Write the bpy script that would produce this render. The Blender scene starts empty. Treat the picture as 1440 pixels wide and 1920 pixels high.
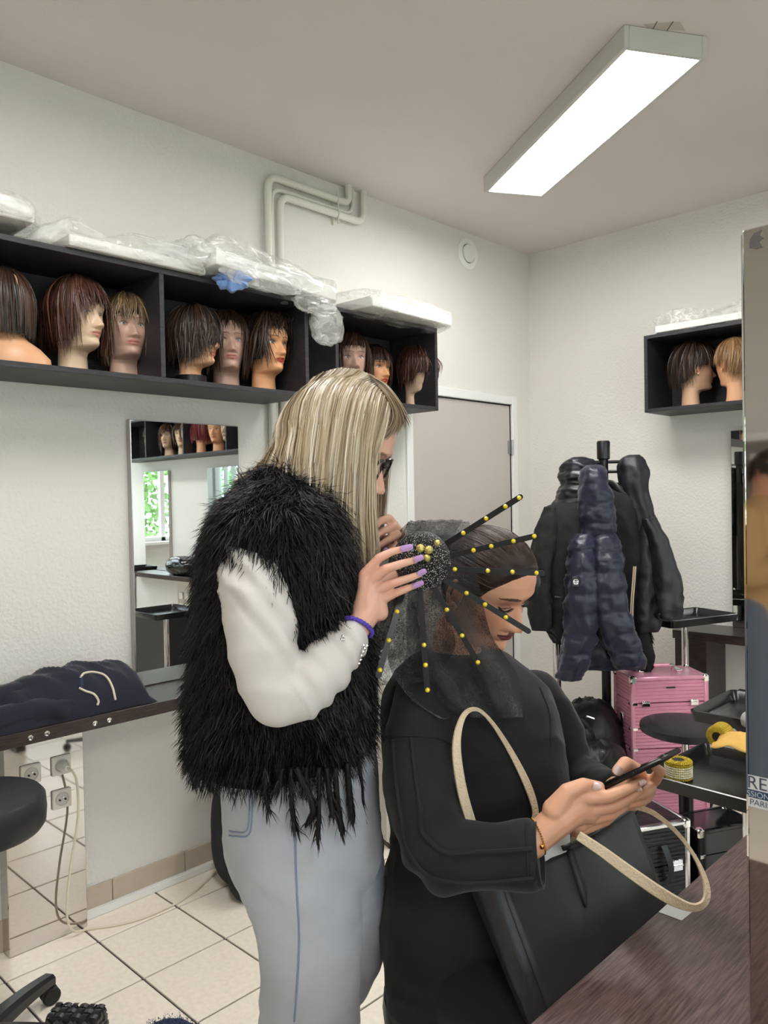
import bpy, bmesh, math, random
import numpy as np
from mathutils import Matrix, Vector, noise as mnoise

scene = bpy.context.scene
COL = scene.collection
rng = np.random.default_rng(7)
random.seed(7)

# ------------------------------------------------------------------ camera
F_PX, CX, CY = 1470.0, 720.0, 960.0
RW = np.array([[0.69705452, -0.025834888, 0.716552549],
               [-0.716784587, 0.000396966, 0.697294557],
               [-0.018298974, -0.999666145, -0.018241343]])      # camera (right, down, forward) -> world
CAM = np.array([0.0, 0.0, 1.5])
RIGHT = RW[:, 0].copy(); FWD = RW[:, 2].copy()
H_RIGHT = np.array([0.697, -0.717, 0.0]); H_NEAR = np.array([-0.717, -0.697, 0.0])
cam_data = bpy.data.cameras.new('camera')
cam_data.sensor_fit = 'VERTICAL'; cam_data.sensor_height = 24.0
cam_data.lens = 24.0 * F_PX / 1920.0
cam_data.clip_start = 0.02
cam = bpy.data.objects.new('camera', cam_data); COL.objects.link(cam)
M4 = Matrix.Identity(4)
for i in range(3):
    M4[i][0] = RW[i, 0]; M4[i][1] = -RW[i, 1]; M4[i][2] = -RW[i, 2]; M4[i][3] = CAM[i]
cam.matrix_world = M4
scene.camera = cam

def P(u, v, d):
    """world point that stands at depth d (metres) behind photo point (u, v)"""
    return CAM + d * (RW @ np.array([(u - CX) / F_PX, (v - CY) / F_PX, 1.0]))
def hit(u, v, axis, val):
    r = RW @ np.array([(u - CX) / F_PX, (v - CY) / F_PX, 1.0])
    return CAM + (val - CAM[axis]) / r[axis] * r

# ------------------------------------------------------------------ world, exposure
world = bpy.data.worlds.new('sky'); scene.world = world; world.use_nodes = True
wn = world.node_tree; wn.nodes.clear()
wo = wn.nodes.new('ShaderNodeOutputWorld'); wb = wn.nodes.new('ShaderNodeBackground')
wb.inputs['Color'].default_value = (0.80, 0.90, 1.0, 1); wb.inputs['Strength'].default_value = 4.0
wn.links.new(wb.outputs[0], wo.inputs[0])
vs = scene.view_settings
vs.view_transform = 'Standard'; vs.look = 'None'; vs.gamma = 1.0; vs.use_curve_mapping = False
vs.exposure = 1.35
LED = 11.0            # emission of the LED ceiling panels

# ------------------------------------------------------------------ materials
MATS = {}
def srgb(r, g, b):
    f = lambda c: ((c / 255 + 0.055) / 1.055) ** 2.4 if c > 10.3 else c / 255 / 12.92
    return (f(r), f(g), f(b))
def mat(name, col=(0.8, 0.8, 0.8), rough=0.5, metal=0.0, spec=0.5, bump=0.0, bscale=60.0, var=0.0, vscale=8.0,
        attr=False, alpha=1.0, emit=0.0, coat=0.0, sheen=0.0, stretch=None, col2=None, detail=3.0, sss=0.0, coord='Object'):
    if name in MATS: return MATS[name]
    m = bpy.data.materials.new(name); m.use_nodes = True
    nt = m.node_tree; b = nt.nodes['Principled BSDF']
    b.inputs['Roughness'].default_value = rough; b.inputs['Metallic'].default_value = metal
    b.inputs['Specular IOR Level'].default_value = spec
    b.inputs['Coat Weight'].default_value = coat
    if sheen: b.inputs['Sheen Weight'].default_value = sheen; b.inputs['Sheen Roughness'].default_value = 0.4
    b.inputs['Base Color'].default_value = (*col, 1)
    if sss:
        b.inputs['Subsurface Weight'].default_value = sss; b.inputs['Subsurface Radius'].default_value = (0.9, 0.35, 0.2)
        b.inputs['Subsurface Scale'].default_value = 0.006
    if alpha < 1: b.inputs['Alpha'].default_value = alpha
    if emit:
        b.inputs['Emission Color'].default_value = (*col, 1); b.inputs['Emission Strength'].default_value = emit
    tc = nt.nodes.new('ShaderNodeTexCoord'); vec = tc.outputs[coord]
    if stretch:
        mp = nt.nodes.new('ShaderNodeMapping'); mp.inputs['Scale'].default_value = stretch
        nt.links.new(vec, mp.inputs[0]); vec = mp.outputs[0]
    src = None
    if attr:
        a = nt.nodes.new('ShaderNodeAttribute'); a.attribute_name = 'Col'; src = a.outputs['Color']
        nt.links.new(src, b.inputs['Base Color'])
    if var or col2:
        n = nt.nodes.new('ShaderNodeTexNoise'); n.inputs['Scale'].default_value = vscale; n.inputs['Detail'].default_value = detail
        nt.links.new(vec, n.inputs['Vector'])
        mx = nt.nodes.new('ShaderNodeMix'); mx.data_type = 'RGBA'
        rp = nt.nodes.new('ShaderNodeMapRange'); rp.inputs[1].default_value = 0.35; rp.inputs[2].default_value = 0.65
        nt.links.new(n.outputs[0], rp.inputs[0]); nt.links.new(rp.outputs[0], mx.inputs[0])
        if src is not None:
            hs = nt.nodes.new('ShaderNodeHueSaturation'); hs.inputs['Value'].default_value = 1 - var
            nt.links.new(src, hs.inputs['Color']); nt.links.new(src, mx.inputs[6]); nt.links.new(hs.outputs[0], mx.inputs[7])
        else:
            mx.inputs[6].default_value = (*col, 1)
            mx.inputs[7].default_value = (*(col2 if col2 else tuple(c * (1 - var) for c in col)), 1)
        nt.links.new(mx.outputs[2], b.inputs['Base Color'])
    if bump:
        n2 = nt.nodes.new('ShaderNodeTexNoise'); n2.inputs['Scale'].default_value = bscale; n2.inputs['Detail'].default_value = detail
        nt.links.new(vec, n2.inputs['Vector'])
        bp = nt.nodes.new('ShaderNodeBump'); bp.inputs['Strength'].default_value = bump; bp.inputs['Distance'].default_value = 0.01
        nt.links.new(n2.outputs[0], bp.inputs['Height']); nt.links.new(bp.outputs[0], b.inputs['Normal'])
    MATS[name] = m
    return m

# ------------------------------------------------------------------ mesh building
def V(*a): return np.array(a, float)
def unit(a):
    a = np.asarray(a, float); n = np.linalg.norm(a); return a / n if n > 1e-12 else a
def rotz(a):
    c, s = math.cos(a), math.sin(a); return np.array([[c, -s, 0], [s, c, 0], [0, 0, 1.0]])
def roty(a):
    c, s = math.cos(a), math.sin(a); return np.array([[c, 0, s], [0, 1, 0], [-s, 0, c]])
def rotx(a):
    c, s = math.cos(a), math.sin(a); return np.array([[1, 0, 0], [0, c, -s], [0, s, c]])
def catmull(pts, n):
    """smooth curve through pts (any dimension), n samples"""
    p = np.asarray(pts, float); k = len(p)
    q = np.vstack([2 * p[0] - p[1], p, 2 * p[-1] - p[-2]])
    t = np.linspace(0, k - 1 - 1e-9, n); i = t.astype(int); f = (t - i)[:, None]
    a, b, c, d = q[i], q[i + 1], q[i + 2], q[i + 3]
    return 0.5 * (2 * b + (c - a) * f + (2 * a - 5 * b + 4 * c - d) * f ** 2 + (3 * b - a - 3 * c + d) * f ** 3)
def frames(pts):
    p = np.asarray(pts, float); t = np.gradient(p, axis=0); t /= np.linalg.norm(t, axis=1)[:, None] + 1e-12
    ref = V(0, 0, 1) if abs(t[0][2]) < 0.9 else V(1, 0, 0)
    n = unit(np.cross(t[0], ref)); N = []
    for i in range(len(p)):
        n = unit(n - t[i] * (n @ t[i])); N.append(n)
    N = np.array(N); return t, N, np.cross(t, N)

class MB:
    def __init__(s): s.v = []; s.f = []; s.c = []; s.n = 0
    def add(s, verts, faces, col=None):
        verts = np.asarray(verts, float).reshape(-1, 3)
        s.v.append(verts); s.f.extend([tuple(int(i) + s.n for i in f) for f in faces])
        s.c.append(np.tile(np.array(col if col is not None and np.ndim(col) == 1 else (1, 1, 1), float), (len(verts), 1)) if col is None or np.ndim(col) == 1 else np.asarray(col, float))
        s.n += len(verts); return s
    def grid(s, G, close_u=False, close_v=False, col=None, flip=False):
        G = np.asarray(G, float); a, b = G.shape[:2]; F = []
        for i in range(a - (0 if close_u else 1)):
            for j in range(b - (0 if close_v else 1)):
                q = (i * b + j, ((i + 1) % a) * b + j, ((i + 1) % a) * b + (j + 1) % b, i * b + (j + 1) % b)
                F.append(q[::-1] if flip else q)
        return s.add(G.reshape(-1, 3), F, None if col is None else (np.asarray(col).reshape(-1, 3) if np.ndim(col) > 1 else col))
    def box(s, lo, hi, b=0.0, R=None, o=None, col=None):
        """box from lo to hi, edges chamfered by b, turned by R about o"""
        lo = np.asarray(lo, float); hi = np.asarray(hi, float); lo, hi = np.minimum(lo, hi), np.maximum(lo, hi)
        b = min(b, 0.45 * float(np.min(hi - lo)))
        if b <= 0:
            v = np.array([[(lo, hi)[i][0], (lo, hi)[j][1], (lo, hi)[k][2]] for i in (0, 1) for j in (0, 1) for k in (0, 1)])
            f = [(0, 1, 3, 2), (4, 6, 7, 5), (0, 4, 5, 1), (2, 3, 7, 6), (0, 2, 6, 4), (1, 5, 7, 3)]
        else:
            v = []; idx = {}
            for i in (0, 1):
                for j in (0, 1):
                    for k in (0, 1):
                        for ax in range(3):
                            c = np.array([(lo, hi)[i][0], (lo, hi)[j][1], (lo, hi)[k][2]])
                            for a2, bit in enumerate((i, j, k)):
                                if a2 != ax: c[a2] += b if bit == 0 else -b
                            idx[(i, j, k, ax)] = len(v); v.append(c)
            v = np.array(v); f = []
            for ax in range(3):
                o1, o2 = (ax + 1) % 3, (ax + 2) % 3
                for side in (0, 1):
                    q = []
                    for (p1, p2) in ((0, 0), (1, 0), (1, 1), (0, 1)):
                        k = [0, 0, 0]; k[ax] = side; k[o1] = p1; k[o2] = p2; q.append(idx[(*k, ax)])
                    f.append(tuple(q if side else q[::-1]))
            for ax in range(3):
                o1, o2 = (ax + 1) % 3, (ax + 2) % 3
                for p1 in (0, 1):
                    for p2 in (0, 1):
                        k0 = [0, 0, 0]; k0[o1] = p1; k0[o2] = p2; k1 = list(k0); k1[ax] = 1
                        q = [idx[(*k0, o1)], idx[(*k1, o1)], idx[(*k1, o2)], idx[(*k0, o2)]]
                        f.append(tuple(q if (p1 == p2) else q[::-1]))
            for i in (0, 1):
                for j in (0, 1):
                    for k in (0, 1):
                        q = [idx[(i, j, k, a)] for a in range(3)]
                        f.append(tuple(q if (i + j + k) % 2 else q[::-1]))
        if R is not None:
            o = (lo + hi) / 2 if o is None else np.asarray(o, float)
            v = (v - o) @ np.asarray(R).T + o
        return s.add(v, f, col)
    def tube(s, pts, r, n=8, cap=True, col=None, flat=1.0, nrm=None):
        p = np.asarray(pts, float); k = len(p); r = np.broadcast_to(np.asarray(r, float), (k,))
        t, N, Bn = frames(p)
        if nrm is not None:
            N = np.array([unit(np.asarray(nrm) - t[i] * (np.asarray(nrm) @ t[i])) for i in range(k)]); Bn = np.cross(t, N)
        a = np.arange(n) * 2 * math.pi / n
        G = p[:, None] + r[:, None, None] * (np.cos(a)[None, :, None] * N[:, None] * flat + np.sin(a)[None, :, None] * Bn[:, None])
        base = s.n
        s.grid(G, close_v=True, col=col)
        if cap:
            s.f.append(tuple(base + i for i in range(n))[::1]); s.f.append(tuple(base + (k - 1) * n + i for i in range(n))[::-1])
        return s
    def lathe(s, prof, n=24, o=(0, 0, 0), R=None, col=None, sx=1.0, sy=1.0):
        prof = np.asarray(prof, float); a = np.arange(n) * 2 * math.pi / n
        G = np.stack([np.stack([prof[:, 0] * math.cos(x) * sx, prof[:, 0] * math.sin(x) * sy, prof[:, 1]], 1) for x in a], 1)
        if R is not None: G = G @ np.asarray(R).T
        base = s.n; k = len(prof)
        s.grid(G + np.asarray(o, float), close_v=True, col=col, flip=True)
        if prof[0, 0] > 1e-6: s.f.append(tuple(base + i for i in range(n))[::-1])
        if prof[-1, 0] > 1e-6: s.f.append(tuple(base + (k - 1) * n + i for i in range(n)))
        return s
    def ball(s, c, r, n=12, m=8, R=None, col=None):
        r = np.broadcast_to(np.asarray(r, float), (3,))
        th = np.linspace(0, math.pi, m + 1); ph = np.arange(n) * 2 * math.pi / n
        G = np.stack([np.outer(np.sin(th), np.cos(ph)) * r[0], np.outer(np.sin(th), np.sin(ph)) * r[1], np.outer(np.cos(th), np.ones(n)) * r[2]], -1)
        if R is not None: G = G @ np.asarray(R).T
        return s.grid(G + np.asarray(c, float), close_v=True, col=col)
    def loft(s, rings, cap=True, col=None):
        G = np.asarray(rings, float); base = s.n; k, n = G.shape[:2]
        s.grid(G, close_v=True, col=col)
        if cap:
            s.f.append(tuple(base + i for i in range(n))); s.f.append(tuple(base + (k - 1) * n + i for i in range(n))[::-1])
        return s
    def chain(s, pts, radii, n=14, col=None):
        """round tapered limb: balls at the joints, cones between"""
        p = [np.asarray(q, float) for q in pts]
        for q, r in zip(p, radii): s.ball(q, r, n, n // 2 + 1, col=col)
        for i in range(len(p) - 1):
            s.tube([p[i], p[i + 1]], [radii[i], radii[i + 1]], n, col=col)
        return s
    def mesh(s, name='m', off=None):
        v = np.vstack(s.v) if s.v else np.zeros((0, 3))
        if off is not None: v = v - off
        me = bpy.data.meshes.new(name); me.from_pydata(v.tolist(), [], s.f); me.update()
        c = np.vstack(s.c)
        if not np.allclose(c, 1.0):
            at = me.attributes.new('Col', 'FLOAT_COLOR', 'POINT')
            at.data.foreach_set('color', np.hstack([c, np.ones((len(c), 1))]).astype(np.float32).ravel())
        return me
    def build(s, name, m, parent=None, smooth=True, angle=40, local=False, sub=0):
        off = None
        if parent is not None and not local: off = world_loc(parent)
        me = s.mesh(name, off)
        return put(name, me, m, parent, smooth, angle, sub)

def world_loc(o):
    l = np.zeros(3)
    while o is not None: l += np.array(o.location); o = o.parent
    return l
def put(name, me, m, parent=None, smooth=True, angle=40, sub=0):
    bm = bmesh.new(); bm.from_mesh(me); bmesh.ops.recalc_face_normals(bm, faces=bm.faces) if len(bm.faces) < 40000 else None
    bm.to_mesh(me); bm.free()
    me.materials.clear()
    for x in (m if isinstance(m, (list, tuple)) else [m]): me.materials.append(x)
    if smooth:
        me.polygons.foreach_set('use_smooth', np.ones(len(me.polygons), bool))
        if angle and len(me.polygons) < 60000: me.set_sharp_from_angle(angle=math.radians(angle))
    o = bpy.data.objects.new(name, me); COL.objects.link(o)
    if parent is not None: o.parent = parent
    if sub:
        md = o.modifiers.new('sub', 'SUBSURF'); md.levels = sub; md.render_levels = sub
    return o
def remesh(mb, voxel, smooth=4, name='r'):
    me = mb.mesh(name); o = bpy.data.objects.new(name, me); COL.objects.link(o)
    r = o.modifiers.new('r', 'REMESH'); r.mode = 'VOXEL'; r.voxel_size = voxel; r.use_smooth_shade = True
    if smooth:
        k = o.modifiers.new('s', 'SMOOTH'); k.factor = 0.5; k.iterations = smooth
    dg = bpy.context.evaluated_depsgraph_get()
    out = bpy.data.meshes.new_from_object(o.evaluated_get(dg)); 
    bpy.data.objects.remove(o); bpy.data.meshes.remove(me)
    return out
def mesh_np(me):
    v = np.empty(len(me.vertices) * 3); me.vertices.foreach_get('co', v)
    return v.reshape(-1, 3), [tuple(p.vertices) for p in me.polygons]
def thing(name, label, cat, loc=(0, 0, 0), group=None, rz=0.0):
    o = bpy.data.objects.new(name, None); COL.objects.link(o)
    o.empty_display_size = 0.05
    o.location = [float(x) for x in loc]; o.rotation_euler = (0, 0, rz)
    return tag(o, label, cat, group)
def tag(o, label=None, cat=None, group=None, kind=None):
    if label: o['label'] = label
    if cat: o['category'] = cat
    if group: o['group'] = group
    if kind: o['kind'] = kind
    return o
def struct(o, label=None): 
    o['kind'] = 'structure'
    if label: o['label'] = label
    return o
def copy_tree(o, parent=None):
    c = o.copy(); COL.objects.link(c); c.parent = parent
    for ch in list(o.children): copy_tree(ch, c)
    return c
def fbm(p, s, o=3):
    return mnoise.fractal(Vector(p) * s, 1.0, 2.0, o)
def set_mat(o, m):
    for sl in o.material_slots: sl.link = 'OBJECT'; sl.material = m
# ================================================================== the room
WL, WB, WR, WX, ZC = 2.757, 4.16, -3.0, -2.6, 2.99      # left wall y, back wall x, window wall y, rear wall x, ceiling z
m_wall = mat('wall_paint', srgb(228, 226, 219), 0.75, bump=0.4, bscale=75, detail=4, spec=0.25)
m_wallf = mat('wall_paint_lower', srgb(222, 220, 208), 0.7, bump=0.35, bscale=95, detail=4, spec=0.25, var=0.05, vscale=3)
m_ceil = mat('ceiling_paint', srgb(222, 216, 212), 0.85, bump=0.08, bscale=140, spec=0.2)
m_white = mat('white_paint', srgb(238, 238, 234), 0.4)
m_tile = mat('floor_tile', srgb(251, 241, 225), 0.30, var=0.07, vscale=60, bump=0.05, bscale=300, detail=6, coord='Object')
m_grout = mat('grout', srgb(78, 74, 72), 0.85)
m_btile = mat('skirting_tile', srgb(196, 182, 164), 0.35, var=0.05, vscale=25)
m_door = mat('door_leaf', srgb(196, 189, 182), 0.45)
m_steel = mat('polished_steel', (0.62, 0.59, 0.56), 0.035, metal=1.0, bump=0.006, bscale=3.0)
m_bsteel = mat('brushed_steel', (0.48, 0.47, 0.46), 0.30, metal=1.0)
m_chrome = mat('chrome', (0.82, 0.82, 0.82), 0.08, metal=1.0)
m_mirror = mat('mirror_glass', (0.90, 0.92, 0.91), 0.01, metal=1.0)
m_wenge = mat('dark_oak', srgb(62, 50, 46), 0.32, col2=srgb(34, 27, 26), vscale=9, stretch=(2.0, 26, 26), bump=0.10, bscale=14, detail=8, spec=0.5)
m_wengey = mat('dark_oak_across', srgb(62, 50, 46), 0.32, col2=srgb(34, 27, 26), vscale=9, stretch=(26, 2.0, 26), bump=0.10, bscale=14, detail=8)
m_shelf = mat('charcoal_oak', srgb(58, 57, 60), 0.5, col2=srgb(30, 30, 34), vscale=8, stretch=(2.0, 22, 40), bump=0.08, bscale=14, detail=8)
m_shelfy = mat('charcoal_oak_across', srgb(58, 57, 60), 0.5, col2=srgb(30, 30, 34), vscale=8, stretch=(22, 2.0, 40), bump=0.08, bscale=14, detail=8)
m_blackp = mat('black_plastic', srgb(22, 22, 24), 0.35)
m_blackl = mat('black_vinyl', srgb(30, 31, 34), 0.42, bump=0.05, bscale=180)
m_rubber = mat('black_rubber', srgb(26, 26, 27), 0.6)
m_plug = mat('socket_white', srgb(232, 228, 218), 0.35)

def slab(name, lo, hi, m, lab=None, parent=None):
    b = MB(); b.box(lo, hi); o = b.build(name, m, parent, smooth=False)
    if parent is None: struct(o, lab)
    return o
# floor: base slab with recessed joints, tiles 30.6 cm
TP, TX0, TY0 = 0.3055, 1.2030, 2.5700
fl = slab('floor', (WX - .1, WR - .1, -0.12), (WB + .1, WL + .1, -0.006), m_grout, 'beige tiled floor with dark grout lines')
tb = MB(); g = 0.0038
tb.box((g, g, -0.008), (TP - g, TP - g, 0.0), 0.0012); tile_me = tb.mesh('tile'); 
proto = put('tile', tile_me, m_tile, fl, smooth=False)
proto.location = (TX0, TY0 - TP, 0)
far = MB(); cnt = 0
i0, i1 = int((WX - TX0) / TP) - 1, int((WB - TX0) / TP) + 1
j0, j1 = int((WR - TY0) / TP) - 1, int((WL - TY0) / TP) + 2
for i in range(i0, i1 + 1):
    for j in range(j0, j1):
        x, y = TX0 + i * TP, TY0 + j * TP
        if (i, j) == (0, -1): continue
        near = -2 <= i <= 9 and -5 <= j <= 0
        hx, hy = min(TP, WB - x), min(TP, WL - y); lx, ly = max(0, WX - x), max(0, WR - y)
        if hx < 0.02 or hy < 0.02 or lx > TP - .02 or ly > TP - .02: continue
        if near and hx == TP and hy == TP:
            t = proto.copy(); COL.objects.link(t); t.location = (x, y, 0)
        elif near:
            c = MB(); c.box((x + g, y + g, -0.008), (x + hx - g, y + hy - g, 0), 0.0012); c.build('tile', m_tile, fl, smooth=False)
        else:
            far.box((x + g + lx, y + g + ly, -0.008), (x + hx - g, y + hy - g, 0))
tag(far.build('tile_field', m_tile, fl, smooth=False), kind='stuff')

slab('ceiling', (WX - .1, WR - .1, ZC), (WB + .1, WL + .1, ZC + .1), m_ceil, 'grey-white painted ceiling')
# left wall with the door opening
DX0, DX1, DZ = 3.049, 3.945, 2.047
b = MB(); b.box((WX - .1, WL, 0), (DX0, WL + .12, ZC)); b.box((DX1, WL, 0), (WB, WL + .12, ZC)); b.box((DX0, WL, DZ), (DX1, WL + .12, ZC))
struct(b.build('wall_left', m_wall, smooth=False), 'textured off-white wall with the wig shelves')
slab('wall_back', (WB, WR - .1, 0), (WB + .12, WL + .1, ZC), m_wall, 'textured off-white wall behind the coats')
slab('wall_rear', (WX - .12, WR - .1, 0), (WX, WL + .1, ZC), m_wall, 'off-white wall behind the camera')
# window wall
wins = [(-1.9, -0.55), (-0.35, 1.0), (1.25, 2.55), (2.75, 3.95)]; WZ0, WZ1 = 1.03, 2.50
b = MB(); xs = WX
for (a, c) in wins:
    b.box((xs, WR - .12, 0), (a, WR, ZC)); b.box((a, WR - .12, 0), (c, WR, WZ0)); b.box((a, WR - .12, WZ1), (c, WR, ZC)); xs = c
b.box((xs, WR - .12, 0), (WB, WR, ZC))
struct(b.build('wall_right', m_wall, smooth=False), 'white wall with a row of windows')
m_glass = mat('window_glass', (1, 1, 1), 0.0, alpha=0.08, spec=0.5)
m_blind = mat('blind_fabric', srgb(200, 216, 216), 0.8)
for k, (a, c) in enumerate(wins):
    w = struct(bpy.data.objects.new('window_%d' % (k + 1), None)); COL.objects.link(w); w.location = (a, WR - .05, WZ0)
    f = MB(); t = .05
    for q in (((a, WZ0), (c, WZ0 + t)), ((a, WZ1 - t), (c, WZ1)), ((a, WZ0), (a + t, WZ1)), ((c - t, WZ0), (c, WZ1)), (((a + c) / 2 - .03, WZ0), ((a + c) / 2 + .03, WZ1))):
        f.box((q[0][0], WR - .08, q[0][1]), (q[1][0], WR - .03, q[1][1]), .004)
    f.build('window_frame', m_white, w)
    f = MB(); f.box((a + .03, WR - .058, WZ0 + .03), (c - .03, WR - .052, WZ1 - .03)); f.build('pane', m_glass, w, smooth=False)
    f = MB(); f.box((a - .04, WR - .02, WZ0 - .035), (c + .04, WR + .14, WZ0), .004); f.build('window_sill', m_white, w)
bl = thing('vertical_blind', 'pale vertical slat blind hanging over the window seen in the mirror', 'blind', (1.9, WR + .04, 1.0))
f = MB(); f.box((1.22, WR + .02, 2.53), (2.88, WR + .07, 2.57), .004); f.build('rail', m_white, bl)
for k in range(14):
    x = 1.27 + k * .122; f = MB(); R_ = rotz(math.radians(24))
    G = np.array([[[(s_ - .5) * .125, .012 * math.sin(s_ * math.pi), z] for s_ in np.linspace(0, 1, 6)] for z in (0.98, 2.53)])
    f.grid(G @ R_.T + V(x, WR + .05, 0)); f.build('slat', m_blind, bl)
# trees outside the windows
m_leaf = mat('leaf', srgb(70, 110, 40), 0.5, attr=True); m_bark = mat('bark', srgb(80, 66, 52), 0.9)
for k, (tx, ty, h) in enumerate([(5.6, -6.6, 3.6), (2.3, -7.2, 4.0), (-1.0, -7.0, 3.8)]):
    t = thing('garden_tree', ['bushy green tree outside the windows, nearest the back wall', 'taller green tree outside the windows, between the two others', 'green tree outside the windows, farthest from the back wall'][k], 'tree', (tx, ty, -.6))
    f = MB(); f.tube(catmull([V(tx, ty, -.6), V(tx + .1, ty, .8), V(tx - .05, ty + .1, 2.2)], 8), np.linspace(.14, .06, 8), 8); f.build('trunk', m_bark, t)
    f = MB(); r2 = np.random.default_rng(k)
    n = 2600; d = r2.normal(size=(n, 3)); d /= np.linalg.norm(d, axis=1)[:, None]
    c = V(tx, ty, h * .45) + d * (r2.uniform(.45, 1, (n, 1)) ** .6) * V(1.5, 1.2, 1.75)
    a = r2.normal(size=(n, 3)); a /= np.linalg.norm(a, axis=1)[:, None]; bb = np.cross(a, r2.normal(size=(n, 3))); bb /= np.linalg.norm(bb, axis=1)[:, None]
    s_ = r2.uniform(.05, .1, (n, 1))
    vv = np.stack([c + a * s_, c + bb * s_ * .6, c - a * s_, c - bb * s_ * .6], 1).reshape(-1, 3)
    cc = np.repeat(np.array(srgb(92, 140, 52))[None] * r2.uniform(.45, 1.5, (n, 1)), 4, 0)
    f.add(vv, [(4 * i, 4 * i + 1, 4 * i + 2, 4 * i + 3) for i in range(n)], cc); tag(f.build('foliage', m_leaf, t, smooth=False), kind='stuff')
lawn = MB(); lawn.box((-12, -18, -.7), (14, WR - .2, -.6)); struct(lawn.build('garden_ground', mat('lawn', srgb(86, 118, 52), .9, var=.3, vscale=3), smooth=False), 'green lawn outside the windows')

# skirting: each tile, and the white cable strip in front
bs = bpy.data.objects.new('baseboard_left', None); COL.objects.link(bs); struct(bs, 'beige tile skirting on the left wall'); bs.location = (1.2, WL, 0)
jx = hit(603 / 2.88, 1560 + 320 / 2.88, 1, WL)[0]; SL = 0.3055
for k in range(-3, 7):
    x0 = jx + k * SL
    if x0 + SL > DX0 - .06: break
    f = MB(); f.box((x0 + .0015, WL - .009, .001), (x0 + SL - .0015, WL + .001, .105), .0015); f.build('skirting_tile', m_btile, bs)
f = MB(); f.box((1.225, WL - .030, .0005), (DX0 - .06, WL - .009, .028), .002); struct(f.build('trim_1', m_white), 'white cable strip along the floor')
bk = bpy.data.objects.new('baseboard_back', None); COL.objects.link(bk); struct(bk, 'beige tile skirting on the back wall'); bk.location = (WB, 1.0, 0)
for k in range(0, 9):
    y0 = 2.70 - (k + 1) * SL; f = MB(); f.box((WB - .009, y0 + .0015, .001), (WB + .001, y0 + SL - .0015, .105), .0015); f.build('skirting_tile', m_btile, bk)

# door
dr = bpy.data.objects.new('door_1', None); COL.objects.link(dr); struct(dr, 'grey door leaf in a white frame, by the corner'); dr.location = (DX0, WL, 0)
f = MB(); f.box((DX0 + .004, WL + .004, .008), (DX1 - .004, WL + .044, DZ - .006), .002); f.build('door_leaf', m_door, dr)
f = MB(); w_, q = .05, .016
f.box((DX0 - w_, WL - q, 0), (DX0, WL + .03, DZ + w_), .003); f.box((DX1, WL - q, 0), (DX1 + w_, WL + .03, DZ + w_), .003); f.box((DX0, WL - q, DZ), (DX1, WL + .03, DZ + w_), .003)
f.box((DX0, WL + .045, 0), (DX0 + .015, WL + .1, DZ)); f.box((DX1 - .015, WL + .045, 0), (DX1, WL + .1, DZ)); f.box((DX0, WL + .045, DZ - .015), (DX1, WL + .1, DZ))
f.build('door_frame', m_white, dr)
for z in (1.79, .25):
    f = MB(); f.tube([V(DX1 - .002, WL - .012, z - .045), V(DX1 - .002, WL - .012, z + .045)], .009, 10); f.box((DX1 - .028, WL - .004, z - .04), (DX1 - .002, WL + .003, z + .04)); f.build('hinge', m_bsteel, dr)
f = MB(); f.tube([V(DX0 + .07, WL + .003, 1.04), V(DX0 + .07, WL - .05, 1.04), V(DX0 + .19, WL - .052, 1.04)], .009, 10); f.lathe([(.001, 0), (.026, 0), (.026, .008), (.001, .008)], 16, (DX0 + .07, WL + .004, 1.04), rotx(math.pi / 2)); f.build('handle', m_bsteel, dr)

# ------------------------------------------------------------------ LED ceiling panels
m_alu = mat('lamp_aluminium', srgb(206, 206, 202), 0.45, metal=0.0)
m_led = mat('led_diffuser', (1.0, 0.98, 0.97), 0.5, emit=LED)
def panel(cx, cy, ang, label):
    L, Wd, H = 1.215, .302, .072
    t = thing('ceiling_light', label, 'light', (cx, cy, ZC), 'LED ceiling panels', ang)
    f = MB(); e = .018
    f.box((-Wd / 2, -L / 2, -H), (-Wd / 2 + e, L / 2, -.001), .002); f.box((Wd / 2 - e, -L / 2, -H), (Wd / 2, L / 2, -.001), .002)
    f.box((-Wd / 2 + e, -L / 2, -H), (Wd / 2 - e, -L / 2 + e, -.001), .002); f.box((-Wd / 2 + e, L / 2 - e, -H), (Wd / 2 - e, L / 2, -.001), .002)
    f.box((-Wd / 2 + e, -L / 2 + e, -.02), (Wd / 2 - e, L / 2 - e, -.002))
    f.build('housing', m_alu, t, local=True)
    f = MB(); f.box((-Wd / 2 + e + .0005, -L / 2 + e + .0005, -H + .004), (Wd / 2 - e - .0005, L / 2 - e - .0005, -H + .010)); f.build('diffuser', m_led, t, local=True, smooth=False)
    return t
panel(2.803, 1.627, -math.atan2(.634, 1.03), 'white LED ceiling panel, the one hanging in view at an angle')
panel(.80, 1.25, -.55, 'unseen white LED ceiling panel above the camera, added to brighten the left side')  # unseen panel, placed here to brighten the floor by the left wall
panel(2.5, -1.3, 0, 'white LED ceiling panel toward the windows, near the back wall')
panel(-.4, -1.4, 0, 'white LED ceiling panel toward the windows, behind the camera')
cpz = thing('ceiling_patch', 'unpainted patch on the ceiling behind the near end of the LED panel', 'patch', (2.62, .98, ZC))
for q in ((1222, 1232), (1250, 1262)):
    b = MB(); A_, B_ = hit(q[0], 58, 2, ZC), hit(q[1], 40, 2, ZC); b.tube([A_ - V(0, 0, .001), B_ - V(0, 0, .001)], .0016, 5); b.build('crack', mat('crack_grey', srgb(120, 112, 106), .9), cpz)
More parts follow.
